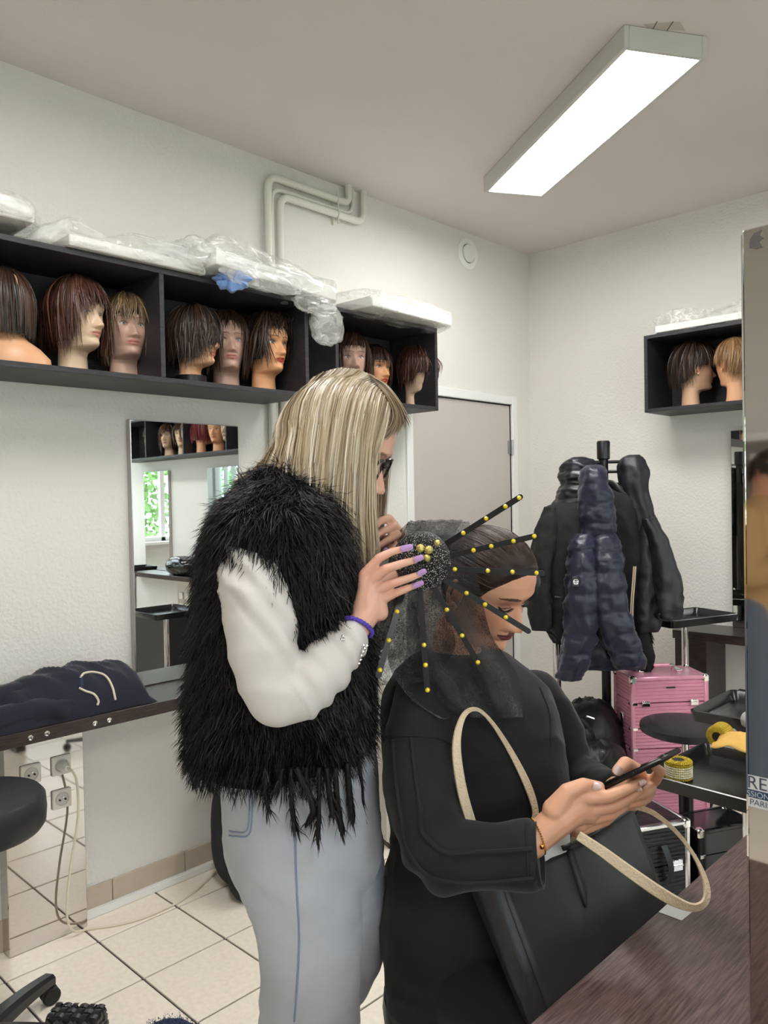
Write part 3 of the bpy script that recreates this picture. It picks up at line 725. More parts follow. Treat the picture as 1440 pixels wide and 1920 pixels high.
def ridged(p, s): return 1 - 2 * abs(mnoise.noise(Vector(p) * s))
def wrapped(label, x0, x1, yf, yb, z, h, puff, seed, endl=.05, endr=.05, rot=0.0, tilt=0.0, flaps=(), along_y=False, group='plastic-wrapped white panels', drape=.0):
    """white slab from x0..x1, yf..yb, resting at z; film bag round it"""
    c = V((x0 + x1) / 2, (yf + yb) / 2, z); L, D = x1 - x0, yb - yf
    t = thing('wrapped_panel', label, 'panel', c, group, rot)
    Rt = roty(tilt)
    b = MB(); b.box((-L / 2, -D / 2, .004), (L / 2, D / 2, .004 + h), .003)
    b.v = [v @ Rt.T for v in b.v]; b.build('panel', m_panelw, t, local=True, smooth=False)
    m, n = 46, 44; G = np.zeros((m, n, 3)); sv = Vector((seed * 3.1, seed * 1.7, 0))
    for i in range(m):
        s = i / (m - 1); xx = -L / 2 - endl + s * (L + endl + endr)
        inside = min(1, max(0, (xx + L / 2 + endl) / (endl + .02))) * min(1, max(0, (L / 2 + endr - xx) / (endr + .02))); inside = inside ** .6
        for j in range(n):
            a = 2 * math.pi * j / n; ca, sa = math.cos(a), math.sin(a); k = (abs(ca) ** 5 + abs(sa) ** 5) ** (-1 / 5)
            y = ca * k * (D / 2 + .012) * (.35 + .65 * inside); zz = (sa * k * .5 + .5)
            up = h + .012 + puff * inside * (.4 + .8 * mnoise.noise(Vector((xx * 5, y * 4, 0)) + sv)) if sa > 0 else 0
            zt = (.002 + zz * (h + .004 + max(up - h, .0))) * (inside * .8 + .2) + (1 - inside) * .012
            if ca < -.2 and sa < 0: zt -= drape * inside * (.5 + .5 * mnoise.noise(Vector((xx * 9, 0, 3)) + sv))
            p = V(xx, y, zt); q = Vector(p) * 1.0 + sv
            dsp = .011 * ridged(q, 10) + .004 * ridged(q, 24)
            nrm = V(0, ca, sa if sa > 0 or drape else max(sa, 0) ); G[i, j] = p + nrm * (.004 + max(dsp, -.004)) + V(.006 * mnoise.noise(q * 20), 0, 0)
    b = MB(); b.grid(G @ Rt.T, close_v=True); b.build('plastic_bag', m_film, t, local=True, angle=22)
    for (fc, fr, fs) in flaps:
        b = MB(); n1, n2 = 26, 20; G2 = np.zeros((n1, n2, 3))
        for i in range(n1):
            th = math.pi * i / (n1 - 1)
            for j in range(n2):
                ph = 2 * math.pi * j / n2; p = V(math.sin(th) * math.cos(ph), math.sin(th) * math.sin(ph), math.cos(th))
                q = Vector(p * .12) + sv + Vector((fs, 0, 0)); dd = 1 + .22 * ridged(q, 16) + .12 * ridged(q, 40)
                G2[i, j] = V(*fc) + p * np.array(fr) * dd * (.35 + .65 * math.sin(th) ** .7)
        b.grid(G2, close_v=True); b.build('plastic_flap', m_film, t, local=True, angle=22)
    return t
ZT = ZS1 + .001
wrapped('white wrapped panel lying at the left edge above the shelf', .42, .985, 2.41, 2.73, ZT + .035, .045, .03, 1)
wrapped('flat white panel in crumpled clear plastic above the reddish-brown wig head', 1.10, 1.60, 2.43, 2.735, ZT,   .036, .085, 2, endl=.10, endr=.03)
w3 = wrapped('raised wrapped panel above the shelf with the blue scrunchie in its bag', 1.585, 2.19, 2.375, 2.735, ZT + .01, .055, .075, 3, endl=.10, endr=.04, tilt=.04, rot=.06, drape=.02,
        flaps=[((.27, -.155, -.105), (.075, .035, .10), 1), ((-.33, -.05, .07), (.05, .09, .07), 2), ((.20, -.16, -.035), (.10, .03, .045), 5), ((-.10, -.19, .0), (.16, .02, .05), 6)])
wrapped('wrapped white panel with chipped edge above the short shelf by the door', 2.36, 2.925, 2.365, 2.735, ZT, .045, .03, 4, endl=.14, endr=.02, rot=.05, drape=.02,
        flaps=[((.19, .05, .07), (.075, .08, .045), 3)])
wrapped('wrapped white panel on the back wall shelf beside the steel panel', 3.86, 4.135, 1.22, 1.80, ZT, .035, .09, 5, endl=.0, endr=.0, drape=.01)
wrapped('pink and white wrapped bundle on the back shelf seen in the mirror', 3.92, 4.13, -1.75, -1.25, ZT, .04, .1, 6, endl=.0, endr=.0)
# chips on the fourth panel's edge
m_blue = mat('blue_satin', srgb(122, 158, 214), .28, sheen=.4)
sc = MB(); cs = P(436, 527, 2.855); a = np.linspace(0, 2 * math.pi, 49)[:-1]
G = []
for i, x in enumerate(a):
    rr = .040 + .005 * math.sin(3 * x); tube_r = .021 + .0035 * math.sin(7 * x) + .0025 * math.sin(11 * x + 1)
    cpt = cs + RIGHT * rr * math.cos(x) * 1.15 + V(0, 0, 1) * rr * math.sin(x) * .38 
    ring = [cpt + (RIGHT * math.cos(x) + V(0, 0, 1) * math.sin(x)) * tube_r * math.cos(y) * (1 + .12 * math.sin(4 * y + 5 * x)) - FWD * tube_r * .9 * math.sin(y) for y in np.linspace(0, 2 * math.pi, 13)[:-1]]
    G.append(ring)
sc.grid(np.array(G), close_u=True, close_v=True); tag(sc.build('scrunchie', m_blue), 'blue satin scrunchie caught in the clear plastic above the shelf', 'scrunchie')
# ================================================================== counters, mirrors
ZT0, ZT1 = .757, .800
def counter(name, label, lo, hi, m): 
    t = thing(name, label, 'counter', ((lo[0] + hi[0]) / 2, (lo[1] + hi[1]) / 2, 0)); b = MB(); b.box((*lo, ZT0), (*hi, ZT1), .0015); b.build('worktop', m, t, smooth=False); return t
ct = counter('wall_counter', 'dark wood counter along the left wall under the tall mirror', (-.6, 2.475), (2.05, WL - .001), m_wenge)
for u, v in ((57, 1383), (88, 1375), (178, 1356), (205, 1350)):
    p = hit(u, v, 1, 2.475); b = MB(); b.lathe([(.0045, -.001), (.0085, -.001), (.0085, .002), (.007, .003), (.0045, .002)], 16, p, rotx(math.pi / 2)); b.lathe([(.0001, -.001), (.0028, -.001), (.0028, .003), (.0001, .003)], 10, p, rotx(math.pi / 2)); b.build('screw_cap', m_chrome, ct)
pl = thing('steel_pillar', 'polished steel pillar with four sockets under the left counter', 'pillar', (1.088, 2.72, 0))
b = MB(); b.box((.955, 2.692, .001), (1.222, WL - .001, ZT0 - .001), .002); b.build('cladding', m_steel, pl, smooth=False)
for k, (u, v) in enumerate(((57, 1451), (114, 1434), (60, 1511), (115, 1497))):
    p = hit(u, v, 1, 2.690); s_ = MB(); h = .033
    s_.box((p[0] - h, 2.682, p[2] - h), (p[0] + h, 2.6915, p[2] + h), .003); so = s_.build('socket', m_plug, pl)
    s_ = MB(); s_.lathe([(.0235, .0), (.0235, .003), (.021, .003), (.020, -.004), (.0001, -.004)], 24, (p[0], 2.6815, p[2]), rotx(math.pi / 2)); s_.build('socket_ring', mat('socket_well', srgb(206, 202, 194), .4), so)
    s_ = MB()
    for dx, dz, r_ in ((-.0095, -.001, .0032), (.0095, -.001, .0032)): s_.lathe([(.0001, 0), (r_, 0), (r_, .0065), (.0001, .0065)], 10, (p[0] + dx, 2.6815, p[2] + dz), rotx(math.pi / 2))
    tag(s_.build('contact', m_blackp, so), kind='stuff')
    s_ = MB(); s_.tube([V(p[0], 2.684, p[2] + .009), V(p[0], 2.670, p[2] + .009)], .0024, 8); s_.build('earth_pin', m_chrome, so)
    if k == 1: plug = p
cd = thing('power_cable', 'cream power cable plugged into the steel pillar, trailing over the floor', 'cable', (1.2, 2.6, 0))
b = MB(); b.lathe([(.0001, -.002), (.018, -.002), (.0185, .016), (.014, .032), (.008, .040), (.0001, .040)], 18, (plug[0], 2.678, plug[2]), rotx(math.pi / 2)); b.build('plug', m_plug, cd)
pts = [V(plug[0], 2.640, plug[2]), V(plug[0] + .012, 2.625, plug[2] - .012), V(plug[0] + .030, 2.635, plug[2] - .06), V(plug[0] + .038, 2.650, plug[2] - .18), V(plug[0] + .005, 2.650, plug[2] - .36), V(1.13, 2.648, .10), V(1.15, 2.650, .03), V(1.215, 2.660, .006), V(1.29, 2.615, .005), V(1.37, 2.590, .005), V(1.45, 2.585, .005), V(1.53, 2.592, .005), V(1.62, 2.62, .005), V(1.72, 2.67, .005), V(1.83, 2.715, .005), V(1.98, 2.70, .005), V(2.1, 2.69, .005)]
b = MB(); b.tube(catmull(pts, 110), .0042, 8); b.build('cord', mat('cable_cream', srgb(226, 216, 196), .5), cd)

def wall_mirror(label, lo, hi, axis, z0=.801, z1=1.812):
    """steel-sided box with a mirror front; axis 1 = front faces -y, 0 = front faces -x"""
    t = thing('wall_mirror', label, 'mirror', ((lo[0] + hi[0]) / 2, (lo[1] + hi[1]) / 2, z0), 'tall steel-framed mirrors')
    b = MB(); b.box((*lo, z0), (*hi, z1), .0015); b.build('frame', m_bsteel, t, smooth=False)
    b = MB(); e = .004
    if axis == 1: b.box((lo[0] + e, lo[1] - .003, z0 + e), (hi[0] - e, lo[1] - .0002, z1 - e))
    else: b.box((lo[0] - .003, lo[1] + e, z0 + e), (lo[0] - .0002, hi[1] - e, z1 - e))
    b.build('glass', m_mirror, t, smooth=False); return t
wall_mirror('tall mirror standing on the left counter behind the fur vest', (1.447, 2.729), (1.937, WL - .001), 1)
wall_mirror('tall mirror on the back wall half hidden by the steel panel', (4.13, 1.04), (WB - .001, 1.53), 0)
wall_mirror('tall mirror on the back wall reflecting the pale blind', (4.13, -.87), (WB - .001, -.38), 0)
wall_mirror('tall mirror on the back wall reflecting green trees', (4.13, -2.06), (WB - .001, -1.575), 0)
bc = counter('back_counter', 'dark wood counter along the back wall beyond the pink case', (3.88, -2.3), (WB - .001, 1.737), m_wengey)
b = MB(); b.box((3.90, 1.573, .001), (WB - .012, 1.733, ZT0 - .001), .001); b.build('leg_panel', m_wengey, bc, smooth=False)
b = MB(); b.box((3.90, -.45, .001), (WB - .012, -.29, ZT0 - .001), .001); b.build('leg_panel', m_wengey, bc, smooth=False)
pl2 = thing('steel_pillar', 'polished steel pillar with sockets under the back counter', 'pillar', (4.12, -1.24, 0))
b = MB(); b.box((4.09, -1.38, .001), (WB - .001, -1.11, ZT0 - .001), .002); b.build('cladding', m_steel, pl2, smooth=False)
for y in (-1.31, -1.20):
    for z in (.58, .47): b = MB(); b.box((4.08, y - .033, z - .033), (4.0895, y + .033, z + .033), .003); b.build('socket', m_plug, pl2)
m_table = mat('table_wenge', srgb(104, 84, 80), .30, col2=srgb(64, 49, 47), vscale=9, stretch=(2.0, 30, 30), bump=.10, bscale=14, detail=8)
# centre table with its double mirror
tt = counter('styling_table', 'dark wood styling table in the foreground under the tote bag strap', (.42, .0), (1.93, .586), m_table)
for x in (.50, 1.80): b = MB(); b.box((x, .06, .001), (x + .06, .50, ZT0 - .001), .002); b.build('leg_panel', m_wenge, tt, smooth=False)
SX = .98; y1 = hit(1391.5, 435, 0, SX)[1]
st = thing('mirror_station', 'polished steel side of a double mirror standing on the styling table', 'mirror', (1.23, y1 - .06, ZT1))
b = MB(); b.box((SX, y1 - .12, ZT1 + .001), (1.48, y1, 1.812), .0015); b.build('cladding', m_steel, st, smooth=False)
for s_ in (0, 1):
    b = MB(); yy = (y1 + .0002, y1 + .003) if s_ else (y1 - .123, y1 - .1202); b.box((SX + .004, yy[0], ZT1 + .005), (1.476, yy[1], 1.808)); b.build('glass', m_mirror, st, smooth=False)
# reflection of a printed label, modelled as a decal on the steel side
def text_mesh(s, size, font_scale=1.0):
    cu = bpy.data.curves.new('t', 'FONT'); cu.body = s; cu.size = size; cu.extrude = .0001
    o = bpy.data.objects.new('t', cu); COL.objects.link(o); dg = bpy.context.evaluated_depsgraph_get(); dg.update()
    me = bpy.data.meshes.new_from_object(o.evaluated_get(dg)); bpy.data.objects.remove(o); v, f = mesh_np(me); return v, f
def on_end(u, v): p = hit(u, v, 0, SX); return p[1], p[2]
lb = thing('label_reflection', 'white and navy label reflection, modelled as a decal on the steel mirror side', 'label', (SX, .33, 1.1))
yL, zt_ = on_end(1402.5, 1452); zb_ = on_end(1402.5, 1510)[1]; zh = zt_ - zb_; wL = .085
b = MB(); b.box((SX - .0009, yL - wL, zb_), (SX - .0003, yL, zt_)); b.build('paper', mat('label_white', srgb(214, 214, 214), .5), lb, smooth=False)
b = MB(); b.box((SX - .0012, yL - wL, zb_ + zh * .30), (SX - .0009, yL, zb_ + zh * .55)); b.build('band', mat('label_navy', srgb(44, 62, 92), .5), lb, smooth=False)
for s_, sz, zz, dx, mm in (('REAL', .0215, .60, -.001, mat('ink', srgb(70, 76, 92), .5)), ('SSIONNEL', .0095, .335, -.001, mat('ink_light', srgb(190, 198, 206), .5)), ('PARIS', .0100, .07, .002, mat('ink', srgb(70, 76, 92), .5))):
    v, f = text_mesh(s_, sz); b = MB(); w_ = np.stack([np.full(len(v), SX - .0014) - v[:, 2] * .2, yL - dx - v[:, 0], zb_ + zh * zz + v[:, 1]], 1); b.add(w_, f); b.build('lettering', mm, lb, smooth=False)
b = MB(); sm = [on_end(u, v) for u, v in ((1405, 465), (1407, 448), (1415, 437), (1429, 431), (1424, 441), (1432, 446), (1423, 454), (1431, 464), (1418, 467))]
b.add([(SX - .0006, y, z) for y, z in sm] + [(SX - .0001, y, z) for y, z in sm], [tuple(range(9)), tuple(range(17, 8, -1))] + [(i, (i + 1) % 9, 9 + (i + 1) % 9, 9 + i) for i in range(9)])
tag(b.build('tape_residue', mat('residue', srgb(90, 86, 84), .7), smooth=False), 'torn dark tape residue at the top of the steel mirror side', 'tape')
b = MB(); q = [hit(u, v, 2, ZT1) for u, v in ((1230, 1709), (1253, 1692), (1303, 1707), (1278, 1727))]
q = [V(x[0], min(x[1], .584), ZT1 + .0003) for x in q]
b.add(q + [x + V(0, 0, .0008) for x in q], [(3, 2, 1, 0), (4, 5, 6, 7)] + [(i, (i + 1) % 4, 4 + (i + 1) % 4, 4 + i) for i in range(4)])
tag(b.build('plastic_card', mat('silver_card', srgb(214, 216, 216), .25, metal=.3), smooth=False), 'small silvery plastic card on the edge of the styling table', 'card')

# ------------------------------------------------------------------ rolling stools
def stool(label, x, y, ztop, r, th, arm0, base_r=.30):
    t = thing('rolling_stool', label, 'stool', (x, y, 0), 'round black rolling stools')
    b = MB(); b.lathe([(.0001, ztop - th), (r * .93, ztop - th), (r * .985, ztop - th * .85), (r, ztop - th * .5), (r * .985, ztop - th * .15), (r * .93, ztop - .002), (r * .6, ztop), (.0001, ztop + .001)], 48, (x, y, 0)); b.build('seat', m_blackl, t)
    b = MB(); b.tube([V(x, y, .12), V(x, y, ztop - th - .001)], .0135, 16); b.build('column', m_chrome, t)
    b = MB(); b.lathe([(.0001, .07), (.036, .07), (.036, .12), (.027, .14), (.027, ztop - th - .09), (.020, ztop - th - .085), (.0001, ztop - th - .085)], 20, (x, y, 0)); b.build('gas_lift', m_blackp, t)
    b = MB(); b.lathe([(.05, ztop - th - .02), (.06, ztop - th - .001), (.0001, ztop - th - .001)], 20, (x, y, 0)); b.build('seat_plate', m_blackp, t)
    for k in range(5):
        a = arm0 + k * 2 * math.pi / 5; dx, dy = math.cos(a), math.sin(a); sd = V(-dy, dx, 0)
        b = MB(); rings = []
        for s_ in np.linspace(0, 1, 9):
            rr = .02 + s_ * (base_r - .02); zz = .105 - .030 * s_ ** 2; w_ = .030 - .010 * s_; hh = .022 - .008 * s_
            c = V(x + dx * rr, y + dy * rr, zz); rings.append([c + sd * w_ * ca + V(0, 0, hh * sa) for ca, sa in ((-1, -1), (-1, .4), (-.6, 1), (.6, 1), (1, .4), (1, -1))])
        b.loft(rings); arm = b.build('base_arm', m_blackp, t)
        c = V(x + dx * base_r, y + dy * base_r, .0); ax = unit(V(-dy, dx, 0) * .8 + V(dx, dy, 0) * .6); b = MB()
        Rw = np.array([np.cross(V(0, 0, 1), ax), V(0, 0, 1), ax]).T
        for s_ in (-1, 1): b.lathe([(.0001, -.008), (.022, -.008), (.0265, -.004), (.0265, .004), (.022, .008), (.0001, .008)], 18, c + V(0, 0, .0267) + ax * s_ * .0125, Rw)
        b.box((c[0] - .012, c[1] - .012, .040), (c[0] + .012, c[1] + .012, .075), .003); b.build('caster', m_rubber, arm)
    return t
stool('thick black stool cut off by the left edge, by the steel pillar', .70, 2.20, .735, .178, .095, math.atan2(.164, .253))
ps = P(1285, 1362, 3.0); stool('thin round black stool standing in front of the pink case', ps[0], ps[1], ps[2] + .012, .168, .035, .4, .20)
stool('black stool under the seated woman, hidden by her sweatshirt', 1.17, .93, .56, .17, .07, .1, .27)

# ------------------------------------------------------------------ tray tables
def tray_table(label, c, z, L, W, ang, rim=.032, br=.19):
    x, y = c; t = thing('tray_table', label, 'tray table', (x, y, 0), 'black tray tables'); R_ = rotz(ang); o = V(x, y, z)
    b = MB(); e = .018
    out = [(-L / 2, -W / 2), (L / 2, -W / 2), (L / 2, W / 2), (-L / 2, W / 2)]
    rd = .02
    def rr(l, w, r_, n=4):
        p = []
        for cx_, cy_, a0 in ((l / 2 - r_, w / 2 - r_, 0), (-l / 2 + r_, w / 2 - r_, 1), (-l / 2 + r_, -w / 2 + r_, 2), (l / 2 - r_, -w / 2 + r_, 3)):
            for i in range(n + 1): a = (a0 + i / n) * math.pi / 2; p.append((cx_ + r_ * math.cos(a), cy_ + r_ * math.sin(a)))
        return p
    prof = [(L - 2 * e - .004, W - 2 * e - .004, -.003), (L - .012, W - .012, -.003 + .001), (L, W, rim), (L - .008, W - .008, rim + .002), (L - .014, W - .014, rim - .002), (L - 2 * e, W - 2 * e, .002)]
    rings = [[R_ @ V(px, py, zz) + o for px, py in rr(l, w, rd)] for l, w, zz in prof]
    b.loft(rings); b.build('tray', mat('tray_plastic', srgb(24, 24, 25), .22, bump=.02, bscale=60), t)
    b = MB(); b.tube([V(x, y, .06), V(x, y, z - .004)], .016, 16); b.build('column', m_chrome, t)
    b = MB(); b.lathe([(.016, z - .03), (.045, z - .006), (.045, z - .0035), (.0001, z - .0035)], 20, (x, y, 0)); b.build('mount', m_blackp, t)
    for k in range(4):
        a = ang + .5 + k * math.pi / 2; d = V(math.cos(a), math.sin(a), 0); b = MB(); b.tube([V(x, y, .065), V(x, y, .060) + d * br], [.016, .011], 10); arm = b.build('base_arm', m_blackp, t)
        b = MB(); b.ball(V(x, y, .0245) + d * (br - .005), .024, 12, 8); b.build('caster', m_rubber, arm)
    return t
tray_table('nearest black tray table with the gold and white rhinestone roll', (2.195, .775), .70, .38, .42, -.05)
tray_table('black tray table with the yellow cloth and gold roll', (2.66, .86), .765, .36, .40, .0)
tray_table('black tray table standing beside the hanging coats', (3.68, 1.585), .885, .44, .265, -.34, br=.10)
m_gold = mat('gold_foil', srgb(206, 178, 64), .28, metal=.75, bump=.5, bscale=420); m_pearl = mat('pearl_beads', srgb(236, 226, 196), .3)
def roll(label, c, r, h, axis='z', two=True):
    t = thing('rhinestone_roll', label, 'trim roll', c if axis == 'z' else c - V(0, 0, r), 'rolls of rhinestone trim')
    Rr = np.eye(3) if axis == 'z' else np.array([np.cross(unit(H_NEAR * .75 - H_RIGHT * .66), V(0, 0, 1)), V(0, 0, 1), unit(H_NEAR * .75 - H_RIGHT * .66)]).T
    b = MB(); nb = 30
    b.lathe([(r * .45, 0), (r * .92, 0), (r * .92, h), (r * .45, h)], 40, c if axis == 'z' else c, Rr); b.build('core', m_gold, t)
    b = MB(); b.lathe([(.0001, .002), (r * .44, .002), (r * .44, h + .0005), (.0001, h + .0005)], 20, c, Rr); b.build('hole_shade', m_blackp, t)  # black plug fills the hole to give its shaded inside
    rows = max(3, int(h / .006)); b2 = MB(); b1 = MB()
    for j in range(rows):
        for i in range(nb + 10):
            a = 2 * math.pi * i / (nb + 10); zz = (j + .5) * h / rows; p = Rr @ V(r * .93 * math.cos(a), r * .93 * math.sin(a), zz) + np.asarray(c)
            (b1 if (two and 1 <= j < rows - 2) else b2).ball(p, .0032, 5, 3)
    for j in range(4):
        for i in range(30 - 4 * j):
            a = 2 * math.pi * i / (30 - 4 * j); p = Rr @ V(r * (.85 - .12 * j) * math.cos(a), r * (.85 - .12 * j) * math.sin(a), h) + np.asarray(c); b2.ball(p, .0027, 5, 3)
    tag(b2.build('gold_beads', m_gold, t, angle=0), kind='stuff')
    if two: tag(b1.build('pearl_beads', m_pearl, t, angle=0), kind='stuff')
    return t
tr = hit(1272, 1458, 2, .703); roll('gold and pearl-white rhinestone roll standing on the nearest tray', V(tr[0], tr[1] , .7035), .038, .050)
tr = hit(1362, 1380, 2, .80); roll('gold rhinestone roll lying on the tray beside the yellow cloth', V(tr[0] + .03, tr[1] + .02, .8), .031, .055, axis='x', two=False)
b = MB(); n = 22; c0 = hit(1392, 1392, 2, .80); G = np.zeros((n, n, 3))
for i in range(n):
    for j in range(n):
        x, y = (i / (n - 1) - .5) * .16, (j / (n - 1) - .5) * .13; h = .012 + .030 * max(0, 1 - (x * x + y * y) / .009) + .016 * ridged((x, y, 2), 15)
        G[i, j] = V(c0[0] + .02 + x, c0[1] + y, .768 + max(h, .003))
b.grid(G); o = b.build('duster_cloth', mat('yellow_cloth', srgb(220, 176, 88), .8, bump=.2, bscale=300)); tag(o, 'crumpled yellow cloth on the tray at the right edge', 'cloth')
md = o.modifiers.new('s', 'SOLIDIFY'); md.thickness = .002

# ------------------------------------------------------------------ cases
m_pink = mat('pink_aluminium', srgb(236, 166, 188), .30, metal=.3); m_pinkp = mat('pink_panel', srgb(232, 160, 184), .34, metal=.25)
def case(label, A, Bp, D, z1, mp_, mf, tiers, name='beauty_case', group='beauty trolley cases', stripes=True):
    """A, Bp: front top corners (x, y); D: depth away from the viewer; z1: height"""
    A, Bp = V(*A, 0), V(*Bp, 0); ex = unit(Bp - A); ey = np.cross(V(0, 0, 1), ex); W = np.linalg.norm(Bp - A)
    t = thing(name, label, 'case', A + ex * W / 2 + ey * D / 2, group); R_ = np.array([ex, ey, V(0, 0, 1)]).T; w = lambda p: R_ @ np.asarray(p) + A
    def bx(m, lo, hi, nm, bev=.002, par=t):
        b = MB(); b.box(lo, hi, bev); b.v = [v @ R_.T + A for v in b.v]; return b.build(nm, m, par)
    z0 = .03; zs = [z0] + list(tiers) + [z1]
    for k in range(len(zs) - 1):
        a, c = zs[k] + .002, zs[k + 1] - .002
        b = MB(); nst = max(2, int((c - a) / .014))
        prof = []
        for i in range(nst):
            za = a + (c - a) * i / nst; zb2 = a + (c - a) * (i + 1) / nst
            for (zz, dd) in ((za, .0035), (za + .003, .0), (zb2 - .003, .0), (zb2, .0035)) if stripes else ((za, 0), (zb2, 0)): prof.append((zz, dd))
        rings = [[w((q1 + (d_ if q1 < W / 2 else -d_), q2 + (d_ if q2 < D / 2 else -d_), zz)) for q1, q2 in ((.004, .004), (W - .004, .004), (W - .004, D - .004), (.004, D - .004))] for zz, d_ in prof]
        b.loft(rings); b.build('tier', mp_, t, smooth=False)
    e = .018
    for x in (0, W - e):
        for y in (0, D - e): bx(mf, (x - .001, y - .001, z0), (x + e + .001, y + e + .001, z1), 'corner_post', .005)
    for z_ in (z1 - e, z0):
        for y in (0, D - e): bx(mf, (e, y - .001, z_), (W - e, y + e + .001, z_ + e), 'edge_rail', .005)
        for x in (0, W - e): bx(mf, (x - .001, e, z_), (x + e + .001, D - e, z_ + e), 'edge_rail', .005)
    for x in (0, W):
        for y in (0, D):
            sx, sy = (1 if x == 0 else -1), (1 if y == 0 else -1)
            bx(m_chrome, (x - .003 * sx, y - .003 * sy, z1 - .030), (x + .026 * sx, y + .026 * sy, z1 + .003), 'corner_cap', .006)
    for z_ in tiers:
        bx(m_chrome, (.004, -.004, z_ - .006), (.026, .004, z_ + .006), 'hinge', .001); bx(m_chrome, (-.004, .010, z_ - .006), (.004, .026, z_ + .006), 'hinge', .001)
    return t, bx, W, D, w
pk, bx, W, D, w = case('pink ribbed aluminium beauty case below the hanging coats', (3.16, 1.60), (3.42, 1.37), .21, .70, m_pinkp, m_pink, [.30, .385, .475, .585])
for x in (.045, W - .085):
    bx(m_chrome, (x, -.007, .572), (x + .036, .002, .598), 'latch', .002); bx(m_chrome, (x, -.010, .586), (x + .036, -.004, .592), 'latch_bar', .002)
for z_ in (.49, .40): bx(m_chrome, (-.008, .085, z_ - .02), (.002, .115, z_ + .035), 'latch', .004)
bx(m_blackp, (W * .45, -.004, .650), (W * .45 + .040, .002, .656), 'name_plate', .001)
for x in (.07, W - .10): bx(m_chrome, (x, D * .45, .698), (x + .028, D * .75, .708), 'top_latch', .003)
b = MB(); hp = [w((W * .32, D * .55, .700)), w((W * .32, D * .50, .722)), w((W * .36, D * .48, .728)), w((W * .64, D * .48, .728)), w((W * .68, D * .50, .722)), w((W * .68, D * .55, .700))]
b.tube(catmull(hp, 24), .006, 8); b.build('handle', m_chrome, pk)
b = MB(); b.tube([w((W * .38, D * .48, .7285)), w((W * .62, D * .48, .7285))], .0085, 10, flat=.8); b.build('handle_grip', m_pink, pk)
m_case = mat('black_ribbed', srgb(30, 30, 32), .3, bump=.3, bscale=30, stretch=(1, 1, 14)); m_alux = mat('case_aluminium', (.78, .78, .78), .25, metal=1.0)
bk2, bx, W, D, w = case('black case with silver edges standing behind the tote bag', (2.30, 1.25), (2.58, 1.10), .26, .40, m_case, m_alux, [.255], stripes=True)
bx(m_chrome, (W - .085, -.007, .235), (W - .035, .002, .275), 'latch', .003); bx(m_chrome, (W - .085, -.010, .252), (W - .035, -.004, .258), 'latch_bar', .002)
b = MB(); b.tube(catmull([w((W * .3, D * .4, .400)), w((W * .3, D * .38, .425)), w((W * .42, D * .36, .43)), w((W * .55, D * .36, .425)), w((W * .55, D * .4, .400))], 16), .006, 8); b.build('handle', m_chrome, bk2)
b = MB(); G = [[w((W * .62 + .015 * math.sin(s * 2) + q * .022, -.004 - .02 * math.sin(s * math.pi), .33 - s * .13)) for q in (0, 1)] for s in np.linspace(0, 1, 8)]; b.grid(np.array(G)); b.build('strap', m_blackl, bk2)
bk3, bx, W, D, w = case('glossy all-black case behind the nearest tray table', (2.60, 1.08), (2.81, .97), .15, .36, mat('black_gloss', srgb(20, 20, 21), .12), mat('black_edge', srgb(16, 16, 17), .15), [.27], stripes=False)
# white cabinet between the two women
ca = thing('floor_cabinet', 'low pale cabinet standing on the floor between the two women', 'cabinet', (2.55, 2.38, 0))
ex, ey = unit(V(.93, -.36, 0)), unit(V(.36, .93, 0)); R_ = np.array([ex, ey, V(0, 0, 1)]).T; o0 = V(2.378, 2.315, 0)
for lo, hi, nm, mm in (((0, 0, .02), (.32, .40, .72), 'body', m_white), ((-.012, .004, .03), (-.0005, .396, .71), 'door', mat('cabinet_door', srgb(206, 202, 194), .45)), ((-.004, .0, 0), (.32, .40, .0195), 'base_shade', m_blackp)):  # lowest black slab stands for the shadow line under the cabinet
    b = MB(); b.box(lo, hi, .002); b.v = [v @ R_.T + o0 for v in b.v]; b.build(nm, mm, ca, smooth=False)
b = MB(); b.tube([R_ @ V(-.013, .05, .36) + o0, R_ @ V(-.03, .05, .37) + o0, R_ @ V(-.03, .05, .47) + o0, R_ @ V(-.013, .05, .48) + o0], .005, 8); b.build('handle', m_chrome, ca)
# reflected furniture: black cabinet with a bag, near the back counter
cb = thing('black_cabinet', 'black box cabinet mirrored low in the tall left mirror', 'cabinet', (3.35, -.32, 0))
b = MB(); b.box((3.15, -.62, .0), (3.55, .03, .60), .004); b.build('body', mat('cabinet_black', srgb(14, 14, 15), .55), cb, smooth=False)
b = MB(); b.box((3.138, -.61, .02), (3.1495, .02, .58), .002); b.build('door', mat('cabinet_black', srgb(14, 14, 15), .55), cb, smooth=False)
# ================================================================== people
from mathutils.bvhtree import BVHTree
HF = -H_NEAR                                   # away from the camera, level
def body_rings(rows, n=44, p=2.2, dense=0, twist=0.0):
    """level cross-sections: (v, uL, uR, depth, half depth) -> rings of world points"""
    rows = np.array(rows, float)
    if dense:
        rows = catmull(rows, dense)
    R = []
    for v, a, b, d, hd in rows:
        c = P((a + b) / 2, v, d); w = (b - a) / 2 * d / F_PX; t = np.arange(n) * 2 * math.pi / n
        k = (np.abs(np.cos(t)) ** p + np.abs(np.sin(t)) ** p) ** (-1 / p)
        R.append(c + np.outer(np.cos(t) * k * w, H_RIGHT) + np.outer(np.sin(t) * k * hd, HF))
    return np.array(R)
def pch(mb, pts, n=14):
    """limb chain from (u, v, depth, radius in photo pixels)"""
    return mb.chain([P(u, v, d) for u, v, d, r in pts], [r * d / F_PX for u, v, d, r in pts], n)
